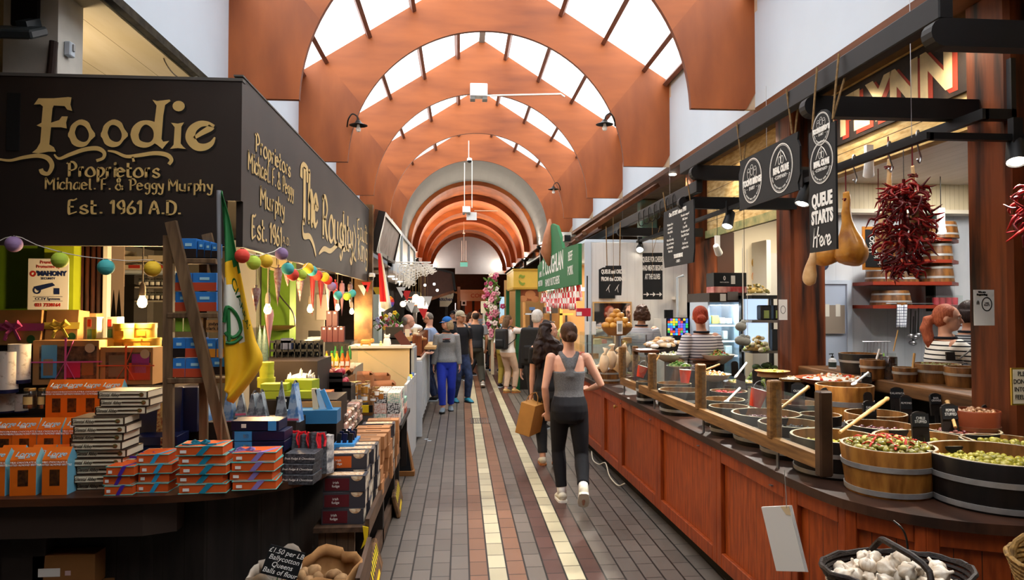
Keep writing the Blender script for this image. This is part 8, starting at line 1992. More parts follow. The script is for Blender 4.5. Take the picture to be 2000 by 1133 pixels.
for x_,z_,r_ in((.02,.14,.12),(-.14,.05,.09),(.13,.04,.09)):MB().ell((x_,0,z_),(r_,.008,r_*.8),16,8).B('egg',mat('egg_brown','c08050',.5),t_)
pbox('stall_counter','dark stall counter of the yellow stall',1015,655,1050,700,15.2,.5,stallg,'counter')
_bx(at(985,600,Y=18).x,4,18,18.1,0,2.55).B('wall_yellow_stall',mat('warm_stall_wall',''),kind='structure')
pbox('pale_door','pale blue lit doorway beyond the flowers',976,580,985,640,17.6,.05,mat('lit_blue','b8dcf0',.4,emit=.8),'doorway')
p=at(962,598,Y=17.5);t_=bouquet('tall column of pink and white artificial flowers at the far stall corner',p,.17,.8,150,('f0d8d0','f4e8e0','d8889a','b04068','f0e0c8'),'flower_column',.06)
_bx(-.04,.04,-.0,.08,-1.75,.85).B('post',mat('cream_post','d8c8a8',.6),t_)
for i,(px,l)in enumerate(((945,'orange'),)):pbox('cloth_banner','cream slanted panel beside the flower column',939,588,952,612,17.8,.02,cream,'panel')
# end of the olive counter: glass case, potatoes of cheese, bread
t=thing('glass_case','glass display case of cheeses at the far end of the olive counter','display case',(0,0,0));x0,x1=1.62,2.3
for z_ in(1.16,1.36):_bx(x0,x1,8.35,9.25,z_,z_+.008).B('shelf',glass('guard_glass'),t)
for a_ in((x0,x1,8.35,8.356),(x0,x0+.006,8.356,9.25)):_bx(*a_,CT,1.5).B('pane',glass('guard_glass'),t)
_bx(x0,x1,8.35,9.25,1.5,1.51).B('top',glass('guard_glass'),t)
for x_ in(x0,x1):_bx(x_-.008,x_+.008,8.34,8.356,CT,1.5).B('corner',steel,t)
rg=random.Random(17);cc=[mat('cheese_gold','d8a850',.5),mat('cheese_pale','e8d8a8',.5),mat('cheese_rind','b07a48',.6),mat('ham_slice','d08a7a',.5)]
for i in range(16):
 z_=(CT,1.168,1.368)[i%3];x_=x0+.08+.11*(i%5);y_=8.42+.2*(i//5)
 tag(MB().prism([(0,0),(.1,.02),(.07,.1),(0,.09)],0,rg.uniform(.04,.08)).B('cheese_wedge',cc[i%4],loc=(x_,y_,z_)),'cheese wedge in the glass case, piece %d'%(i+1),'cheese','cheeses in the glass case')
p=at(1205,655,Y=8.1);t=thing('wooden_bowl','wooden bowl piled with smoked round cheeses above the glass case','bowl',p);r_=31/FPX*8.1;_la([(0,0),(r_*.55,0),(r_*.9,.06),(r_,.1),(r_*.95,.1),(r_*.8,.05),(0,.03)],26).B('bowl',mat('turned_wood',''),t,smooth=True)
_la([(.05,CT-p.z),(.05,0)],12).B('stand',steel,t)
sm_=mat('smoked_cheese','cf9a44',.4,col2='a8702c',scale=8);sme=None
for k,(n_,rr,z_)in enumerate(((9,.14,.12),(7,.095,.18),(4,.05,.235),(1,0,.28))):
 for i in range(n_):
  if sme is None:sme=MB().ell((0,0,0),(.052,.042,.04),14,10).B('smoked_cheese',sm_,smooth='all');o=sme
  else:o=sme.copy();COL.objects.link(o)
  a=2*pi*i/n_+k;o.location=p+V((rr*math.cos(a),rr*math.sin(a),z_));o.rotation_euler=(rg.uniform(-.4,.4),rg.uniform(-.4,.4),rg.uniform(0,6));tag(o,'golden smoked cheese in the wooden bowl','cheese','smoked cheeses in the wooden bowl')
pbox('price_card','white framed price card in front of the smoked cheeses',1205,627,1216,653,7.85,.01,stick,'card',parts=(('print',.15,.2,.85,.8,mat('grey_print','8a8a88',.6)),))
for i,px in enumerate((1147,1160)):pbox('price_card','tall white price card leaning in the glass case, %s one'%('left','right')[i],px-4,628,px+4,654,8.6,.006,stick,'card')
pbox('red_boxes','small stack of red gift boxes on a round stand by the white wall',1127,602,1154,618,9.0,.1,mat('red_gift','b8243a',.5),'box');p=at(1147,600,Y=9.05);tag(_bx(-.008,.008,-.008,.008,CT-p.z,.42).B('iron_stand',iron,loc=p),'thin iron stand behind the red gift boxes','stand')
t=[o for o in COL.objects if o.get('label','').startswith('small stack of red')][0];_bx(-.1,-.03,-.003,0,.01,.06).B('card',stick,t)
b=tub_px('wooden tub holding bagged bread sticks at the far end of the counter',1190,716,22,tub_brown,h=.19,fill=.95)
heap('bread_bags','cellophane bags of bread sticks and biscuits in the wooden tub',(b[0].location.x,b[0].location.y,CT+.17),.15,.12,[mat('cellophane_bread','e0c4a0',.3),mat('pale_biscuit','d8b080',.4),mat('cellophane_white','ece8e4',.2)],70,.035,5,'bread bags',(1.5,.8,.7))
for i in range(4):p=at(1180+i*14,700-8*(i%2),Y=6.9+.12*i);tag(wobble(MB().ell((0,0,-.05),(.055,.05,.1),14,10).tube([(0,0,.03),(.01,0,.065),(.02-.015*i,0,.1)],[.03,.01,.035],10),.014,24,i).B('breadstick_bag',mat('cellophane_bread',''),loc=p,smooth='all'),'tied cellophane bag of bread sticks standing in the tub, %s from the left'%('first','second','third','last')[i],'bread bag')
t=thing('bread_basket','wicker tray of wrapped bread beside the till','basket',at(1300,685,Y=7.4),rot=(0,-.25,.2));_bx(-.2,.2,-.12,.12,0,.05).B('tray',wick_d,t)
heap('wrapped_bread','wrapped bread heaped in the wicker tray beside the till',t.location+V((0,0,.05)),.19,.1,[mat('cellophane_bread',''),mat('pale_biscuit',''),mat('cellophane_white','')],60,.04,9,'bread',(1.6,.8,.6),ey=.6)
pbox('wooden_disc_stand','dark round wooden board raised by the guard end',1250,684,1288,689,6.7,.3,mat('dark_turned_wood',''),'board')
t=thing('wall_mirror','pale framed mirror on the white wall behind the glass case','mirror',at(1196,625,Y=9.33));w_,h_=39/FPX*9.33,36/FPX*9.33
_bx(-w_,w_,0,.02,-h_,h_).B('frame',pale_wood,t);_bx(-w_+.02,w_-.02,-.003,0,-h_+.02,h_-.02).B('glass',mat('mirror_silver','d8d8d6',.04,metal=1),t)
pbox('wall_notice','white sheet on the pale wall beside the till',1277,622,1292,660,9.3,.005,stick,'notice')
tag(_tu([(0,0,-.4),(0,0,.3),(.08,-.04,.33)],.018,8).B('white_pipe',white,loc=at(1323,585,Y=9.2)),'white pipe with a bent head on the pale wall','pipe')
# PEOPLE
def skin(n,c):return mat('skin_'+n,c,.5,vary=.06,scale=12)
SK={'fair':skin('fair','d9a489'),'tan':skin('tan','c08a68'),'rosy':skin('rosy','d09c84')}
def cloth(n,c,c2=None,**k):return mat('cloth_'+n,c,.85,col2=c2,scale=k.get('scale',14),bump=k.get('bump',.12),vary=0 if c2 else .1)
def striped(n,c1,c2,w,frac):
 return planks('cloth_'+n,c1,c1,w,'Z',.85,(1,1,1),frac,gapcol=c2)
def hairm(n,c,c2):return mat('hair_'+n,c,.55,spec=.2,col2=c2,scale=30,stretch=(6,6,.5),bump=.5)
def fuse(mb,vox,sm=4,fac=.5):
 """weld overlapping closed shapes into one continuous surface"""
 me=bpy.data.meshes.new('tmp');me.from_pydata(mb.v,[],mb.f)
 o=bpy.data.objects.new('tmp',me);COL.objects.link(o)
 r=o.modifiers.new('r','REMESH');r.mode,r.voxel_size='VOXEL',vox
 s=o.modifiers.new('s','SMOOTH');s.iterations,s.factor=sm,fac
 bpy.context.view_layer.update()
 new=bpy.data.meshes.new_from_object(o.evaluated_get(bpy.context.evaluated_depsgraph_get()))
 bpy.data.objects.remove(o);bpy.data.meshes.remove(me)
 new.polygons.foreach_set('use_smooth',[True]*len(new.polygons))
 return new
def put(me,name,m,parent):
 me.name=name;me.materials.clear();me.materials.append(m)
 o=bpy.data.objects.new(name,me);COL.objects.link(o);o.parent=parent
 return o
def ik(a,c,l1,l2,pole):
 a,c=V(a),V(c);d=c-a;L_=min(d.length,(l1+l2)*.998);u=d.normalized();c=a+u*L_
 x=(l1*l1-l2*l2+L_*L_)/(2*L_);h=math.sqrt(max(0,l1*l1-x*x))
 p=V(pole);p=(p-u*p.dot(u)).normalized()
 return a+u*x+p*h,c
def capsule(mb,pts,rs,n=14,flat=1):
 """closed tapering limb with rounded ends"""
 P=[V(p)for p in pts];R=list(rs)
 d0,d1=(P[0]-P[1]).normalized(),(P[-1]-P[-2]).normalized()
 P2=[P[0]+d0*R[0]*.9,P[0]+d0*R[0]*.6]+P+[P[-1]+d1*R[-1]*.6,P[-1]+d1*R[-1]*.9]
 mb.tube(P2,[R[0]*.25,R[0]*.75]+R+[R[-1]*.75,R[-1]*.25],n,flat)
def person(label,loc,rz,H,pose,fit,skin_m,hair,sex='f',vox=.011,bulk=1.0,face=True):
 """pose and joints in metres, x to the person's right, y ahead"""
 t=thing('person',label,'person',loc,rz)
 g=lambda k,d:pose.get(k,d)
 lean,hipz=g('lean',(0,0)),g('hipz',.525)*H
 f=sex=='f'
 hw,sw=(.05 if f else .047)*H*bulk,(.098 if f else .112)*H*bulk
 hip=V((g('hipx',0),0,hipz));sh_c=hip+V((lean[0],lean[1],.288*H))
 spine=lambda zf:hip.lerp(sh_c,(zf*H-.525*H)/(.288*H))if zf>.525 else hip+V((0,0,(zf-.525)*H))
 rings=[(.455,.062,.058),(.475,.084,.064),(.52,.098,.07),(.555,.094,.069),(.6,.079,.058),(.63,.074,.054),(.68,.08,.058),(.735,.088,.068),(.775,.09,.062),(.805,.084,.052),(.825,.06,.042),(.845,.036,.036),(.855,.033,.034)]if f else[(.455,.06,.056),(.475,.08,.064),(.52,.09,.07),(.56,.088,.07),(.62,.086,.067),(.67,.09,.069),(.735,.1,.074),(.775,.104,.068),(.805,.096,.056),(.825,.066,.045),(.845,.04,.04),(.855,.037,.038)]
 def torso(mb,z0,z1,grow,n=20):
  pts,rs=[],[]
  for z,rx,ry in rings:
   if z0-1e-6<=z<=z1+1e-6:
    pts.append(spine(z));rs.append((rx*H*bulk+grow,ry*H*bulk+grow))
  o=len(mb.v)
  vs=[]
  yaw=g('twist',0)
  for i,(p,(rx,ry))in enumerate(zip(pts,rs)):
   ya=yaw*max(0,min(1,(p.z-hipz)/(.29*H)))
   for k in range(n):
    a=2*pi*k/n;ca,sa=math.cos(a),math.sin(a)
    x=rx*math.copysign(abs(ca)**.85,ca);y=ry*math.copysign(abs(sa)**.85,sa)
    zf=p.z/H
    if sa<0 and zf<.56 and zf>.46:y*=1.18
    if f and sa>.3 and .7<zf<.765:y*=1.16
    vs.append((p.x+x*math.cos(ya)-y*math.sin(ya),p.y+x*math.sin(ya)+y*math.cos(ya),p.z))
  m_=len(pts)
  mb.add(vs,[(i*n+k,i*n+(k+1)%n,(i+1)*n+(k+1)%n,(i+1)*n+k)for i in range(m_-1)for k in range(n)]+[tuple(range(n-1,-1,-1)),tuple((m_-1)*n+k for k in range(n))])
 Rt=Matrix.Rotation(g('twist',0),3,'Z')
 legs=[]
 for s,key in((-1,'lf'),(1,'rf')):
  x,y,z,pit,yw=g(key,(s*.055*H,0,0,0,s*-.12))
  a=hip+V((s*hw,0,-.015*H));ank=V((x,y,z+.046*H))
  k,ank=ik(a,ank,.245*H,.243*H,V((s*.12,1,0)))
  legs.append((s,a,k,ank,pit,yw))
 arms=[]
 for s,key in((-1,'lh'),(1,'rh')):
  a=sh_c+Rt@V((s*sw,0,-.005*H))
  wpos=V(g(key,(s*.15*H,.02*H,.47*H)))
  e,wr=ik(a,wpos,.172*H,.15*H,Rt@V((s*.55,-1,-.25)))
  arms.append((s,a,e,wr))
 neck0=spine(.84);hy,hp=g('head',(0,0))
 HR=Matrix.Rotation(hy,3,'Z')@Matrix.Rotation(hp,3,'X')
 hc=neck0+V((0,.012*H,.098*H))+V((-.0,-.02*math.sin(hp),0))
 hpt=lambda x,y,z:hc+HR@V((x*H,y*H,z*H))
 mb=MB();torso(mb,.455,.855,-.004)
 capsule(mb,[neck0+V((0,-.002*H,-.02*H)),hpt(0,-.012,-.035)],[.034*H*bulk if not f else .03*H,.03*H if f else .035*H])
 mb.ell(hpt(0,-.004,.008),(.045*H,.056*H,.056*H),20,14,HR)
 mb.ell(hpt(0,.014,-.03),(.035*H,.04*H,.036*H),16,10,HR)
 mb.ell(hpt(0,.034,-.05),(.018*H,.014*H,.012*H),10,8,HR)
 if face:
  mb.tube([hpt(0,.048,.008),hpt(0,.057,-.008),hpt(0,.064,-.018),hpt(0,.052,-.023)],[.004*H,.006*H,.008*H,.004*H],8)
  mb.ell(hpt(0,.048,.012),(.03*H,.01*H,.006*H),10,6,HR)
  for s in(-1,1):mb.ell(hpt(s*.022,.036,-.016),(.013*H,.012*H,.012*H),8,6,HR)
  mb.ell(hpt(0,.047,-.036),(.014*H,.009*H,.008*H),8,6,HR)
 for s in(-1,1):mb.ell(hpt(s*.046,-.006,-.008),(.007*H,.012*H,.017*H),10,8,HR)
 for s,a,k,ank,pit,yw in legs:
  m1=a.lerp(k,.45);cf=k.lerp(ank,.3)+V((0,-.006*H,0))
  capsule(mb,[a,m1,k,cf,k.lerp(ank,.7),ank],[.05*H*bulk,.044*H*bulk,.031*H,.033*H,.024*H,.021*H])
  fd=Matrix.Rotation(yw,3,'Z')@Matrix.Rotation(pit,3,'X')
  capsule(mb,[ank+fd@V((0,-.012*H,-.022*H)),ank+fd@V((0,.04*H,-.028*H)),ank+fd@V((0,.085*H,-.034*H))],[.02*H,.021*H,.014*H])
 for s,a,e,wr in arms:
  capsule(mb,[a,a.lerp(e,.45),e,e.lerp(wr,.3),wr],[.03*H*bulk,.026*H*bulk,.02*H,.021*H,.0145*H])
  d=(wr-e).normalized()
  side=V((0,0,1)).cross(d);side=side.normalized()if side.length>.2 else V((0,1,0))
  if side.dot(V((0,1,0)))<0:side=-side
  pal=side.cross(d).normalized()
  if pal.dot(V((-s,0,0)))<0:pal=-pal
  curl=g('curl',.5)
  capsule(mb,[wr,wr+d*.022*H,wr+d*.05*H],[.014*H,.02*H,.021*H],14,.5)if False else mb.tube([wr-d*.004*H,wr+d*.015*H,wr+d*.035*H,wr+d*.053*H,wr+d*.056*H],[(.012*H,.012*H),(.016*H,.01*H),(.022*H,.0095*H),(.0215*H,.0085*H),(.015*H,.005*H)],12,upv=tuple(pal))
  for q,(off,L_)in enumerate(((.0165,.04),(.0055,.045),(-.0055,.042),(-.0165,.033))):
   b=wr+d*.05*H+side*off*H;p1=b+(d*math.cos(curl*.6)+pal*math.sin(curl*.6))*L_*.45*H;c2=curl*1.5
   p2=p1+(d*math.cos(c2)+pal*math.sin(c2))*L_*.32*H;c3=curl*2.2;p3=p2+(d*math.cos(c3)+pal*math.sin(c3))*L_*.23*H
   mb.tube([b-d*.008*H,b,p1,p2,p3,p3+(p3-p2)*.2],[.0055*H,.0055*H,.0052*H,.0047*H,.004*H,.0015*H],8)
  b=wr+d*.018*H+side*.014*H;p1=b+(d*.6+side*.75+pal*.25).normalized()*.022*H;p2=p1+(d*.85+side*.3+pal*.4).normalized()*.02*H
  mb.tube([wr+d*.01*H,b,p1,p2,p2+(p2-p1)*.2],[.007*H,.0068*H,.006*H,.0052*H,.002*H],8)
 put(fuse(mb,vox,3),'body',skin_m,t)
 top,slv,tz0,tgrow=fit['top'],fit.get('sleeve',.55),fit.get('hem',.5),fit.get('loose',.014)
 mb=MB()
 if fit.get('tank'):
  torso(mb,fit.get('hem',.56)-.01,.735,.009)
  capsule(mb,[spine(.71)+V((0,-.034*H,0)),spine(.76)+V((0,-.036*H,0)),spine(.79)+V((0,-.032*H,0))],[.042*H,.034*H,.028*H])
  for s in(-1,1):
   capsule(mb,[spine(.76)+V((s*.012*H,-.052*H,0)),spine(.8)+V((s*.03*H,-.043*H,.004*H)),spine(.828)+V((s*.045*H,-.012*H,.004*H)),spine(.81)+V((s*.046*H,.03*H,.0)),spine(.76)+V((s*.046*H,.06*H,0)),spine(.72)+V((s*.04*H,.062*H,0))],[.02*H,.017*H,.015*H,.015*H,.016*H,.02*H])
   mb.ell(spine(.725)+V((s*.045*H,.05*H,0)),(.04*H,.03*H,.035*H))
 else:
  torso(mb,tz0-.011,.836,tgrow)
  for s,a,e,wr in arms:
   pts=[a]+([a.lerp(e,slv/.5)]if slv<.5 else[a.lerp(e,.5),e,e.lerp(wr,(slv-.5)*2)])
   rr=[.034,.033]if slv<.5 else[.034,.031,.026,.024-.004*(slv-.5)]
   mb.tube([pts[0]+(pts[0]-pts[1]).normalized()*.02]+pts,[(.02*H+tgrow)]+[r_*H*bulk+tgrow*.7 for r_ in rr[:len(pts)]],14)
 put(fuse(mb,vox*1.1,5),fit.get('top_name','shirt'),top,t)
 if fit.get('vest'):
  mb=MB();torso(mb,tz0-.02,.836,tgrow+.014);put(fuse(mb,vox*1.1,5),'vest',fit['vest'],t)
 if fit.get('apron'):
  mb=MB();torso(mb,.455,.62,.03);put(fuse(mb,vox*1.1,4),'apron',fit['apron'],t)
  mb=MB();mb.tube([spine(.845)+V((.045*H*math.cos(a),.045*H*math.sin(a),-.008))for a in[2*pi*k/16 for k in range(17)]],.012,6);mb.B('apron_strap',fit['apron'],t,smooth='all')
 if fit.get('legs'):
  lg,gl=fit.get('leg_len',.97),fit.get('leg_grow',.012)
  mb=MB();torso(mb,.455,.6 if not fit.get('tank')else .6,.012 if gl>.006 else .007)
  for s,a,k,ank,pit,yw in legs:
   tot=lambda q:a.lerp(k,q*2)if q<.5 else k.lerp(ank,(q-.5)*2)
   pts,rs=[],[]
   for q,r_ in((0,.051),(.22,.046),(.44,.036),(.52,.034),(.65,.035),(.85,.027),(.97,.025)):
    if q>lg:break
    pts.append(tot(q));rs.append(r_*H*bulk+gl+fit.get('flare',0)*max(0,q-.4))
   pts.append(tot(lg));rs.append(rs[-1])
   mb.tube([a+V((0,0,.02))]+pts,[rs[0]*.8]+rs,16)
  put(fuse(mb,vox*1.1,4),fit.get('legs_name','trousers'),fit['legs'],t)
 for s,a,k,ank,pit,yw in legs:
  fd=Matrix.Rotation(yw,3,'Z')@Matrix.Rotation(pit,3,'X')
  P=lambda x,y,z:ank+fd@V((x*H,y*H,z*H))
  mb=MB();mb.tube([P(0,-.034,-.02),P(0,-.028,-.016),P(0,0,-.012),P(0,.03,-.018),P(0,.065,-.028),P(0,.09,-.033),P(0,.102,-.036)],[(.012*H,.014*H),(.023*H,.024*H),(.026*H,.03*H),(.027*H,.024*H),(.03*H,.016*H),(.025*H,.011*H),(.01*H,.006*H)],14,upv=tuple(fd@V((0,0,1))))
  sh=mb.B('shoe',fit.get('shoe',black),t,smooth='all')
  mb=MB();mb.M=Matrix.Translation(ank)@fd.to_4x4();out=[(.024,-.03),(.028,.0),(.03,.06),(.024,.095),(.008,.108),(-.008,.108),(-.024,.095),(-.03,.06),(-.028,.0),(-.024,-.03),(-.012,-.038),(.012,-.038)]
  mb.prism([(x*H,y*H)for x,y in out][::1],-.046*H,-.034*H);mb.B('sole',fit.get('sole',white),sh)
  if fit.get('sock'):
   mb=MB();d=(k-ank).normalized();mb.tube([ank-d*.01,ank+d*.05*H],[.026*H,.025*H],12);mb.B('sock',fit['sock'],t,smooth='all')
 if face:
  for s in(-1,1):
   e_=MB();e_.ell(hpt(s*.019,.0465,.002),(.0075*H,.004*H,.0042*H),10,6,HR);o=e_.B('eye',mat('eye_white','e4dcd4',.3),t,smooth='all')
   e_=MB();e_.ell(hpt(s*.019,.0495,.002),(.0034*H,.002*H,.0036*H),8,6,HR);e_.B('iris',mat('iris_brown','3a2a20',.3),o,smooth='all')
   b_=MB();b_.tube([hpt(s*.01,.053,.013),hpt(s*.02,.0525,.0165),hpt(s*.031,.046,.013)],[.0012*H,.0022*H,.001*H],6);b_.B('eyebrow',hair[1]if hair else mat('brow','5a4030'),t,smooth='all')
  m_=MB();m_.tube([hpt(-.013,.05,-.036),hpt(-.005,.0565,-.0345),hpt(.005,.0565,-.0345),hpt(.013,.05,-.036)],[.0015*H,.0035*H,.0035*H,.0015*H],8);m_.B('mouth',mat('lip_rose','b0645c',.45),t,smooth='all')
 if hair:
  kind,hm=hair[0],hair[1];mb=MB()
  cap=lambda sx=1,back=.0:mb.ell(hpt(0,-.012+back,.014),(.0495*H*sx,.056*H,.0555*H),18,12,HR)
  if kind in('short','bun','ponytail','long','curly','bob'):cap()
  if kind=='short':mb.ell(hpt(0,-.03,-.012),(.043*H,.036*H,.04*H),14,10,HR)
  if kind=='receding':mb.ell(hpt(0,-.026,.002),(.049*H,.042*H,.046*H),16,10,HR);mb.ell(hpt(0,-.03,-.02),(.042*H,.034*H,.03*H),14,10,HR)
  if kind in('bun','ponytail'):
   mb.ell(hpt(0,-.024,-.01),(.046*H,.04*H,.042*H),14,10,HR)
  if kind=='bun':mb.ell(hpt(.004,-.068,-.022),(.031*H,.026*H,.03*H),14,10,HR);mb.tube([hpt(.02,-.07,-.005),hpt(-.02,-.09,-.015),hpt(-.02,-.075,-.04),hpt(.02,-.08,-.035)],.009*H,8)
  if kind=='ponytail':mb.tube([hpt(0,-.06,.0),hpt(0,-.085,-.01),hpt(0,-.09,-.06),hpt(.01,-.075,-.12),hpt(.01,-.07,-.16)],[.015*H,.022*H,.03*H,.024*H,.006*H],12)
  if kind=='long':
   for s in(-1,0,1):mb.tube([hpt(s*.03,-.025,.02),hpt(s*.044,-.04,-.04),hc+V((s*.055*H,-.055*H,-.12*H)),hc+V((s*.07*H,-.065*H,-.2*H)),hc+V((s*.06*H,-.06*H,-.27*H))],[.032*H,.042*H,.052*H,.05*H,.018*H],12)
   mb.tube([hpt(-.046,.02,.03),hpt(-.055,.005,-.03),hc+V((-.07*H,.01*H,-.12*H))],[.008*H,.016*H,.012*H],10)
  if kind in('bob','curly'):
   for k in range(11):
    a=pi+pi*k/10;a=a-.12*pi+.24*pi*k/10*0
    mb.tube([hpt(.04*math.cos(a),-.01+.045*math.sin(a),.01),hpt(.05*math.cos(a),-.012+.052*math.sin(a),-.035),hpt(.053*math.cos(a),-.014+.055*math.sin(a),hair[2]if len(hair)>2 else-.075)],[.02*H,.018*H,.009*H],8)
  me=fuse(mb,max(.008,vox*.8),3)
  if kind in('curly','long','bob','ponytail'):
   amp,sc=(.012,28)if kind=='curly' else(.016,20)if kind=='long' else(.006,16)
   for v in me.vertices:v.co+=noise.noise_vector(v.co*sc)*amp
  put(me,'hair',hm,t)
 if fit.get('cap'):
  mb=MB();mb.ell(hpt(0,-.006,.024),(.05*H,.058*H,.05*H),18,12,HR);mb.v=[v if(HR.inverted()@(V(v)-hc)).z>.012*H else tuple(hc+HR@V((*(HR.inverted()@(V(v)-hc))[:2],.012*H)))for v in mb.v]
  o=mb.B('cap',fit['cap'],t,smooth='all')
  m2=MB();m2.grid([[hpt(.042*math.sin(a)*(1-.1*i),.03+.028*i*math.cos(a*.8),.016-.004*i)for a in[-1.2+.24*k for k in range(11)]]for i in range(3)]);m2.B('cap_brim',fit['cap'],o,thick=.006,smooth='all')
 if fit.get('glasses'):
  mb=MB()
  for s in(-1,1):mb.tube([hpt(s*.02+.012*math.cos(a),.056,.002+.009*math.sin(a))for a in[2*pi*k/14 for k in range(15)]],.0016,5);mb.tube([hpt(s*.032,.055,.004),hpt(s*.047,0,.004)],.0016,5)
  mb.B('glasses',fz,t)
 if fit.get('scarf'):mb=MB();mb.tube([spine(.85)+V((.037*H*math.cos(a),.006+.04*H*math.sin(a),.008*math.sin(a*2)))for a in[2*pi*k/16 for k in range(17)]],.018,8);mb.B('neck_gaiter',fit['scarf'],t,smooth='all')
 if fit.get('pack'):
  pm,sc=fit['pack'],fit.get('pack_scale',1)
  c=spine(.7)+Rt@V((0,-.125*H*(.8+.2*sc),0));mb=MB();mb.cbox((c.x,c.y,c.z),(.17*H*sc,.09*H,.25*H*sc),.03)
  o=put(fuse(mb,.012,6),'backpack',pm,t)
  mb=MB();c2=c+Rt@V((0,-.05*H,-.05*H));mb.cbox((c2.x,c2.y,c2.z),(.12*H*sc,.04*H,.1*H*sc),.02);put(fuse(mb,.012,5),'front_pocket',fit.get('pack_trim',pm),o)
  for s in(-1,1):
   mb=MB();mb.tube([c+V((s*.05*H,.02*H,.1*H)),spine(.835)+V((s*.06*H,-.03*H,.03*H)),spine(.82)+V((s*.068*H,.02*H,.03*H)),spine(.76)+V((s*.075*H,.085*H,0)),spine(.7)+V((s*.09*H,.05*H,-.0)),c+V((s*.07*H,.03*H,-.08*H))],[(.014*H,.005*H)]*6,8);mb.B('strap',fit.get('pack_trim',pm),o,smooth='all')
 return t,hpt
blk=cloth('black','14141a');dk=cloth('charcoal','2c2d30');wht=cloth('white','e2deda');jean=cloth('denim','2c3a5c','1c2640')
white_shoe=mat('cream_leather_shoe','ded8c4',.5);sole_w=mat('white_sole','e8e4da',.6);gum=mat('gum_sole','a86a3c',.6);blk_shoe=mat('black_shoe','1a1a1c',.5)
h_brown=hairm('brown','4a2c1a','2a180e');h_dark=hairm('dark_brown','2a1712','140b09');h_white=hairm('white','d8d4d0','a8a4a0');h_red=hairm('copper_red','b0442a','7c2a18');h_blond=hairm('blond','c09a68','8a6a42');h_grey=hairm('grey','8a8278','5c564e');h_pink=hairm('strawberry','b8694a','8a4430')
def stand(px,py):p=at(px,py,Z=0);return(p.x,p.y,0)
p1=stand(1112,985)
person('person in a grey racerback vest and black leggings walking away with a low brown bun',p1,-.05,1.70,dict(lf=(-.06,.1,0,0,.1),rf=(.09,-.34,.15,-.75,-.1),hipz=.522,lh=(-.2,.07,.86),rh=(.24,.26,1.05),head=(.1,-.12),lean=(0,.03),curl=.6),dict(top=cloth('grey_marl','6a6a6c','57575a',scale=90),tank=True,hem=.565,top_name='vest_top',legs=blk,leg_len=.93,leg_grow=.009,legs_name='leggings',shoe=white_shoe,sole=sole_w,sock=mat('white_sock','e8e6e2',.9)),SK['rosy'],('bun',h_brown),vox=.0075)
p2=at(1062,910,Z=0);p2=(p2.x+.06,p2.y,0)
t2,hp2=person('person in black with long dark hair, turning to the right beside the grey-vested walker',p2,-.12,1.68,dict(lf=(-.07,.06,0,0,.1),rf=(.08,-.12,.05,-.35,-.1),lh=(-.2,.1,.82),rh=(.2,.12,.95),head=(-1.5,.0),lean=(0,.02),curl=.9),dict(top=cloth('black_tee','0f0f12'),sleeve=.3,hem=.5,legs=dk,leg_len=.93,leg_grow=.012,shoe=white_shoe,sole=gum),SK['fair'],('long',h_dark),vox=.0085)
mb=MB();mb.tube([hp2(.046*math.cos(a),-.01+.05*math.sin(a),.055)for a in[.3+2.5*k/10 for k in range(11)]],.006,6);o=mb.B('sunglasses',fz,t2)
q0=V(p2)+V((-.22,.0,.3));b_=thing('paper_carrier_bag','brown paper carrier bag swinging beside the long-haired person in black','bag',(p2[0]-.25,p2[1]-.05,.40),rot=(.0,.22,-.5))
_bx(-.09,.09,-.17,.17,0,.36,.004).B('bag',mat('kraft_carrier','b07c3c',.7,vary=.12),b_)
for s in(-1,1):_tu(smooth_line([(s*.07,-.07,.36),(s*.05,-.05,.44),(0,0,.475),(s*.05,.05,.44),(s*.07,.07,.36)],4),.005,6).B('handle',mat('kraft_handle','8a6030',.8),b_)
person('person with white hair and a black rucksack, behind the long-haired person',stand(1050,838),-.35,1.8,dict(lf=(-.1,.05,0,0,.1),rf=(.1,-.05,0,0,-.2),head=(-.2,.0)),dict(top=cloth('dark_jacket','1d1d22'),sleeve=.95,legs=dk,shoe=blk_shoe,pack=mat('black_rucksack','141416',.7,bump=.2,scale=40),pack_scale=1.25),SK['rosy'],('short',h_white),'m')
person('person in a white top and beige trousers with a black rucksack, hand raised to the mouth',stand(992,768),-.75,1.66,dict(lf=(-.06,.0,0,0,.1),rf=(.08,.12,0,0,-.1),rh=(.1,.24,1.38),lh=(-.16,.1,1.0),head=(-.35,-.1)),dict(top=wht,sleeve=.85,legs=cloth('beige','c8a890'),leg_len=.93,shoe=mat('tan_flats','c8a468',.5),sole=gum,pack=mat('black_leather_pack','1a1c20',.45),pack_scale=1.05),SK['fair'],('bob',hairm('light_brown','6a5038','46331f'),-.1))
person('person with curly blond hair half hidden behind the white-topped one',stand(984,757),-.4,1.64,dict(head=(-.3,0)),dict(top=cloth('olive_top','8a8a58'),sleeve=.5,legs=cloth('yellow_trousers','a8903c'),shoe=blk_shoe),SK['rosy'],('curly',hairm('curly_blond','c8925c','945f34'),-.05))
person('person in a navy shirt and khaki shorts with a green canvas rucksack',stand(966,727),-.25,1.76,dict(lf=(-.12,0,0,0,.1),rf=(.12,.05,0,0,-.2),head=(-.5,0)),dict(top=cloth('navy_tee','171a26'),sleeve=.32,legs=cloth('khaki','8a8670'),leg_len=.5,legs_name='shorts',leg_grow=.03,shoe=mat('blue_trainers','2a4468',.5),sole=sole_w,pack=cloth('green_canvas','7a8458'),pack_trim=mat('tan_strap','a8844c',.6)),SK['tan'],('short',hairm('black','171210','0a0807')),'m')
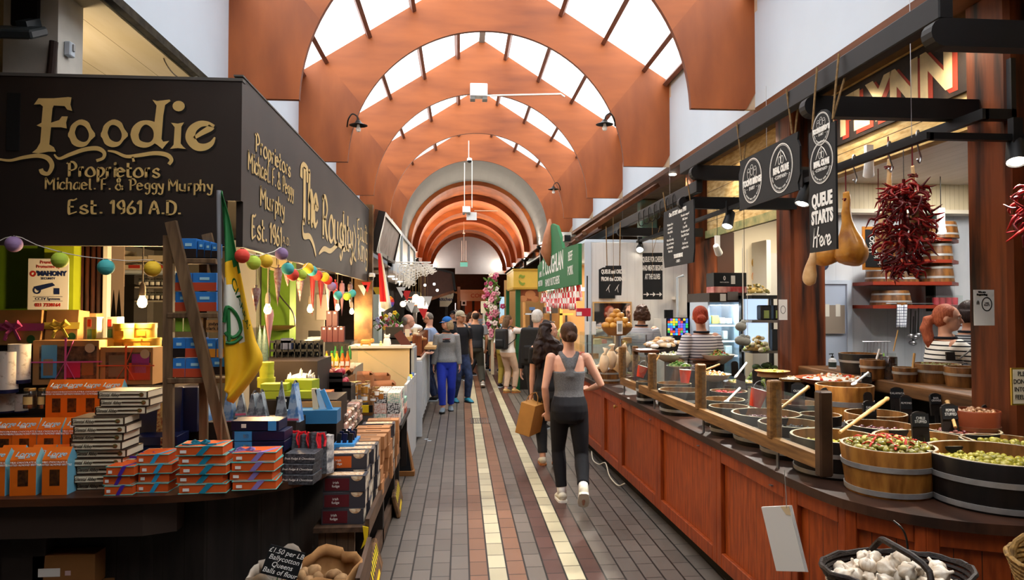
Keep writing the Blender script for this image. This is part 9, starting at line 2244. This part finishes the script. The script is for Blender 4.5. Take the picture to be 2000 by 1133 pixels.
person('person in a dark sleeveless jacket over a grey tee, walking away in the middle of the aisle',stand(928,757),.1,1.75,dict(lf=(-.13,.12,0,0,.1),rf=(.16,-.15,.05,-.4,-.2),lh=(-.25,.1,.92),rh=(.25,.08,.88),head=(.1,.05)),dict(top=cloth('grey_tee','8c8c8e'),sleeve=.36,vest=cloth('dark_vest','25272c'),legs=cloth('olive_cargo','3d3c34'),leg_grow=.02,shoe=mat('grey_shoe','b0aca4',.5),sole=sole_w),SK['tan'],('receding',hairm('dark_short','3a2a22','241913')),'m')
tb,hb=person('person in a blue cap, grey long-sleeved top and bright blue trousers walking towards the camera',stand(872,803),pi,1.66,dict(lf=(-.07,-.1,.0,0,.1),rf=(.06,.2,0,.12,-.1),lh=(-.23,-.02,.78),rh=(.23,.03,.78),head=(-.95,0),curl=.45),dict(top=cloth('heather_grey','8d8f90','7c7e80',scale=60),sleeve=.97,hem=.5,loose=.018,legs=cloth('royal_blue','1a2f9c'),leg_len=.93,leg_grow=.016,shoe=mat('grey_blue_trainers','6a7884',.5),sole=mat('dark_sole','2c2e30',.6),cap=cloth('cap_blue','1f5fa8'),scarf=dk),SK['rosy'],('bob',hairm('grey_blond','b09a78','7c6a50'),-.07),vox=.009)
mb=MB();mb.M=frame((0,.152,1.235),(-1,0,0),(0,0,1));P_=[(-.075,0),(-.06,.015),(-.03,.02),(-.01,.04),(.01,.03),(.03,.035),(.05,.015),(.075,0),(.04,-.012),(-.04,-.012)];mb.prism(P_,-.03,.0);mb.B('chest_print',mat('dark_print','2a2c32',.8),tb)
mb=MB();mb.M=frame((0,.152,1.28),(-1,0,0),(0,0,1));mb.prism([(-.07,0),(.07,.006),(.07,.012),(-.07,.006)],-.03,0);mb.B('chest_print',mat('red_print',''),tb)
person('person in a beige cap, black tee and jeans behind the blue-capped one',stand(898,785),pi+.5,1.76,dict(lf=(-.1,.12,0,0,.1),rf=(.1,-.05,0,0,-.1),lh=(-.24,.05,.85),rh=(.2,.1,.9),head=(.25,0)),dict(top=blk,sleeve=.34,legs=jean,leg_grow=.02,shoe=mat('teal_trainers','2f8098',.5),sole=blk_shoe,cap=cloth('cap_beige','a8a088'),pack=mat('black_rucksack',''),pack_scale=.9),SK['tan'],('short',h_grey),'m')
person('person in a navy shirt with a grey beard behind the cheese counter, facing right',(at(795,640,Y=11.4).x,11.4,0),-1.35,1.72,dict(rh=(.12,.3,1.08),lh=(-.14,.3,1.08),head=(-.05,-.05)),dict(top=cloth('navy_shirt','232c42'),sleeve=.85,legs=dk,shoe=blk_shoe),SK['rosy'],('receding',h_grey),'m')
person('person in glasses and a pale blue shirt bending over the wooden screen',(at(851,640,Y=13.6).x,13.6,0),1.4,1.74,dict(lean=(0,.12),rh=(.14,.35,1.1),lh=(-.14,.35,1.1),head=(.0,-.55)),dict(top=cloth('pale_blue_shirt','8a9ab8'),sleeve=.9,legs=jean,shoe=blk_shoe,glasses=True),SK['rosy'],('receding',h_grey),'m')
for px,py,rz_,H_,lab,tp,lgm,hr,sx in((908,742,2.6,1.66,'person with short brown hair in green, far behind the dark-jacketed walker',cloth('dull_green','5a6a5c'),jean,('bob',h_brown,-.05),'f'),(919,733,-1.2,1.7,'person in a grey top beside the far brown-haired one',cloth('grey_blue_top','8a98a8'),dk,('short',h_brown),'f'),(947,722,-.3,1.7,'person in a grey cap and tee at the far flower column',cloth('mid_grey_tee','7a8286'),dk,('short',h_grey),'m'),(940,712,.6,1.78,'person in a pale shirt with dark hair near the far flower column',cloth('pale_shirt','a8b4c8'),jean,('short',h_dark),'m'),(884,722,3.0,1.72,'person in a dark cap far down the aisle on the left',blk,jean,('short',h_dark),'m'),(890,716,2.9,1.74,'person in a white cap far down the aisle on the left',cloth('pink_top','b08a88'),dk,('short',h_grey),'m')):
 person(lab,stand(px,py),rz_,H_,dict(lf=(-.09,.04,0,0,.1),rf=(.09,-.04,0,0,-.1)),dict(top=tp,sleeve=.5,legs=lgm,shoe=blk_shoe,cap=cloth('cap_dark','22262c')if 'dark cap' in lab else cloth('cap_white','d8d4cc')if 'white cap' in lab else cloth('cap_grey','9a9ca0')if 'grey cap' in lab else None),SK['fair'],hr,sx,vox=.016)
tag(_bx(2.25,3.1,6.6,9.3,0,.17).B('raised_floor',mat('duckboard','5a4a3a',.7)),'raised wooden staff floor behind the olive counter','platform')
tag(_bx(3.66,6,4.2,6.15,0,.2).B('raised_floor',mat('duckboard','')),'raised wooden staff floor in the kitchen','platform')
st1=striped('fine_stripes','c8c8cc','4a5068',.016,.35);st2=striped('grey_stripes','d0c8c8','4a4450',.03,.36);st3=striped('bold_stripes','eceae6','14161e',.038,.3);st4=striped('dark_stripes','a8acb0','22262e',.022,.5)
apr=cloth('navy_apron','171b26')
person('worker with wavy brown hair in a striped top, back turned, by the white wall',(at(1250,640,Y=8.98).x+.02,8.98,.17),-.25,1.7,dict(lh=(-.17,.2,1.02),rh=(.17,.25,1.0),head=(.35,0)),dict(top=st1,sleeve=.4,legs=dk,shoe=blk_shoe,apron=apr),SK['fair'],('curly',h_brown,-.06),vox=.009)
person('red-haired worker in a grey striped top, back turned, before the lit fridge',(at(1370,650,Y=7.1).x,7.1,.17),.2,1.68,dict(lh=(-.18,.22,1.0),rh=(.18,.25,.98),head=(-.5,-.05)),dict(top=st2,sleeve=.42,legs=dk,shoe=blk_shoe,apron=apr),SK['rosy'],('bun',h_red),vox=.009)
person('worker with a strawberry ponytail in a black and white striped top, looking right',(at(1830,650,Y=5.35).x,5.35,.2),-1.75,1.66,dict(rh=(.1,.38,1.3),lh=(-.16,.25,1.22),head=(-.5,-.05),lean=(0,.06)),dict(top=st3,sleeve=.34,legs=dk,shoe=blk_shoe,apron=apr),SK['rosy'],('ponytail',h_pink),vox=.008)
person('worker with a dark bob in a finely striped top beside the near post',(at(1893,650,Y=5.75).x,5.75,.2),-.2,1.7,dict(rh=(.16,.25,1.1),lh=(-.16,.25,1.1),head=(-.2,0)),dict(top=st4,sleeve=.4,legs=dk,shoe=blk_shoe,apron=apr),SK['fair'],('bob',h_dark,-.05),vox=.009)
# FIXINGS: rods, wires, posts and wall plates that hold the hung things
def by_label(s):return[o for o in COL.objects if o.get('label','').startswith(s)]
def rod(s,z_top,r=.004,m=None,dx=0,dy=0):
 for o in by_label(s):_tu([(dx,dy,.0),(dx,dy,z_top-o.location.z)],r,5).B('hanger',m or iron,o)
def post(s,z=0,w=.02,m=None,dy=.02):
 for o in by_label(s):_bx(-w,w,dy,dy+w*2,z-o.location.z,.02).B('support',m or tab_d,o)
rod('small bright lamp below the brown awning',3.0);rod('glowing globe lamp in the far left stall',2.5);rod('triangular bunting flag of the far left stall',2.5,.002,rope_m,0,.003);rod('small rainbow windmill',2.6,.006,None,0,.01)
post('cream coffee sign',0,.05);post('small black and white square sign',0,.04);post('cream quarter-round sign',0,.04);post('black round sign lettered gourmet',0,.04);post('cream slanted panel beside',0,.03,wi);post('bright lit menu screen',0,.04);post('orange fronted coffee shelf',0,.1);post('dark green stall post',0,.04,stallg);post('dark stall counter of the yellow',0,.2);post('pale mint tall cabinet',0,.08);post('dark tilted screen behind',0,.02)
rod('small green and white exit sign',5.55,.01,wi);post('dark framed photographs',0,.02);post('blue carton on the butcher',0,.02);post('yellow wooden upright',0,.02);post('yellow wooden shelf',0,.02);post('white shelf in the butcher',0,.02)
rod('white spotlight in the cheese room',3.14);rod('small white spotlight on the kitchen ceiling',3.14);rod('small white spotlight above the highest',3.14)
rod('black hand-lettered board with three',2.9,.003,rope_m,0,0)if False else None
rod('big hanging bunch of dried red',2.95,.003,steel);rod('hanging bunch of dried red',2.95,.003,steel);rod('slim cured ham leg',2.95,.004,cord_r);rod('broad golden cured',2.95,.004,cord_r);rod('golden cured ham half',2.95,.004,cord_r);rod('pale trotter-ended',2.95,.004,cord_r);rod('short trotter-ended',2.95,.004,cord_r);rod('orange framed chalkboard',3.14,.003,cord_r);rod('small grey cheese behind',3.14,.003)
rod('hanging cone-shaped sweet bag',2.22,.002,rope_m);rod('red and white flag hanging',2.62,.003);post('slim white',0,.01)if False else None
for s,y in(('white security sign',5.26),('paper notice with a ring',6.33),('narrow paper notice',9.12)):
 for o in by_label(s):_bx(-.02,.02,.002,y-o.location.y,-.02,.02).B('fixing',iron,o)
for s in('black hand-lettered board with three','small black roped board'):
 for o in by_label(s):_tu([(0,.0,0),(0,2.985-o.location.z,-.0)],.003,5).B('hanger',rope_m,o)
for o in by_label('white pipe with'):_bx(-.03,.03,0,.16,.0,.04).B('clip',wi,o)
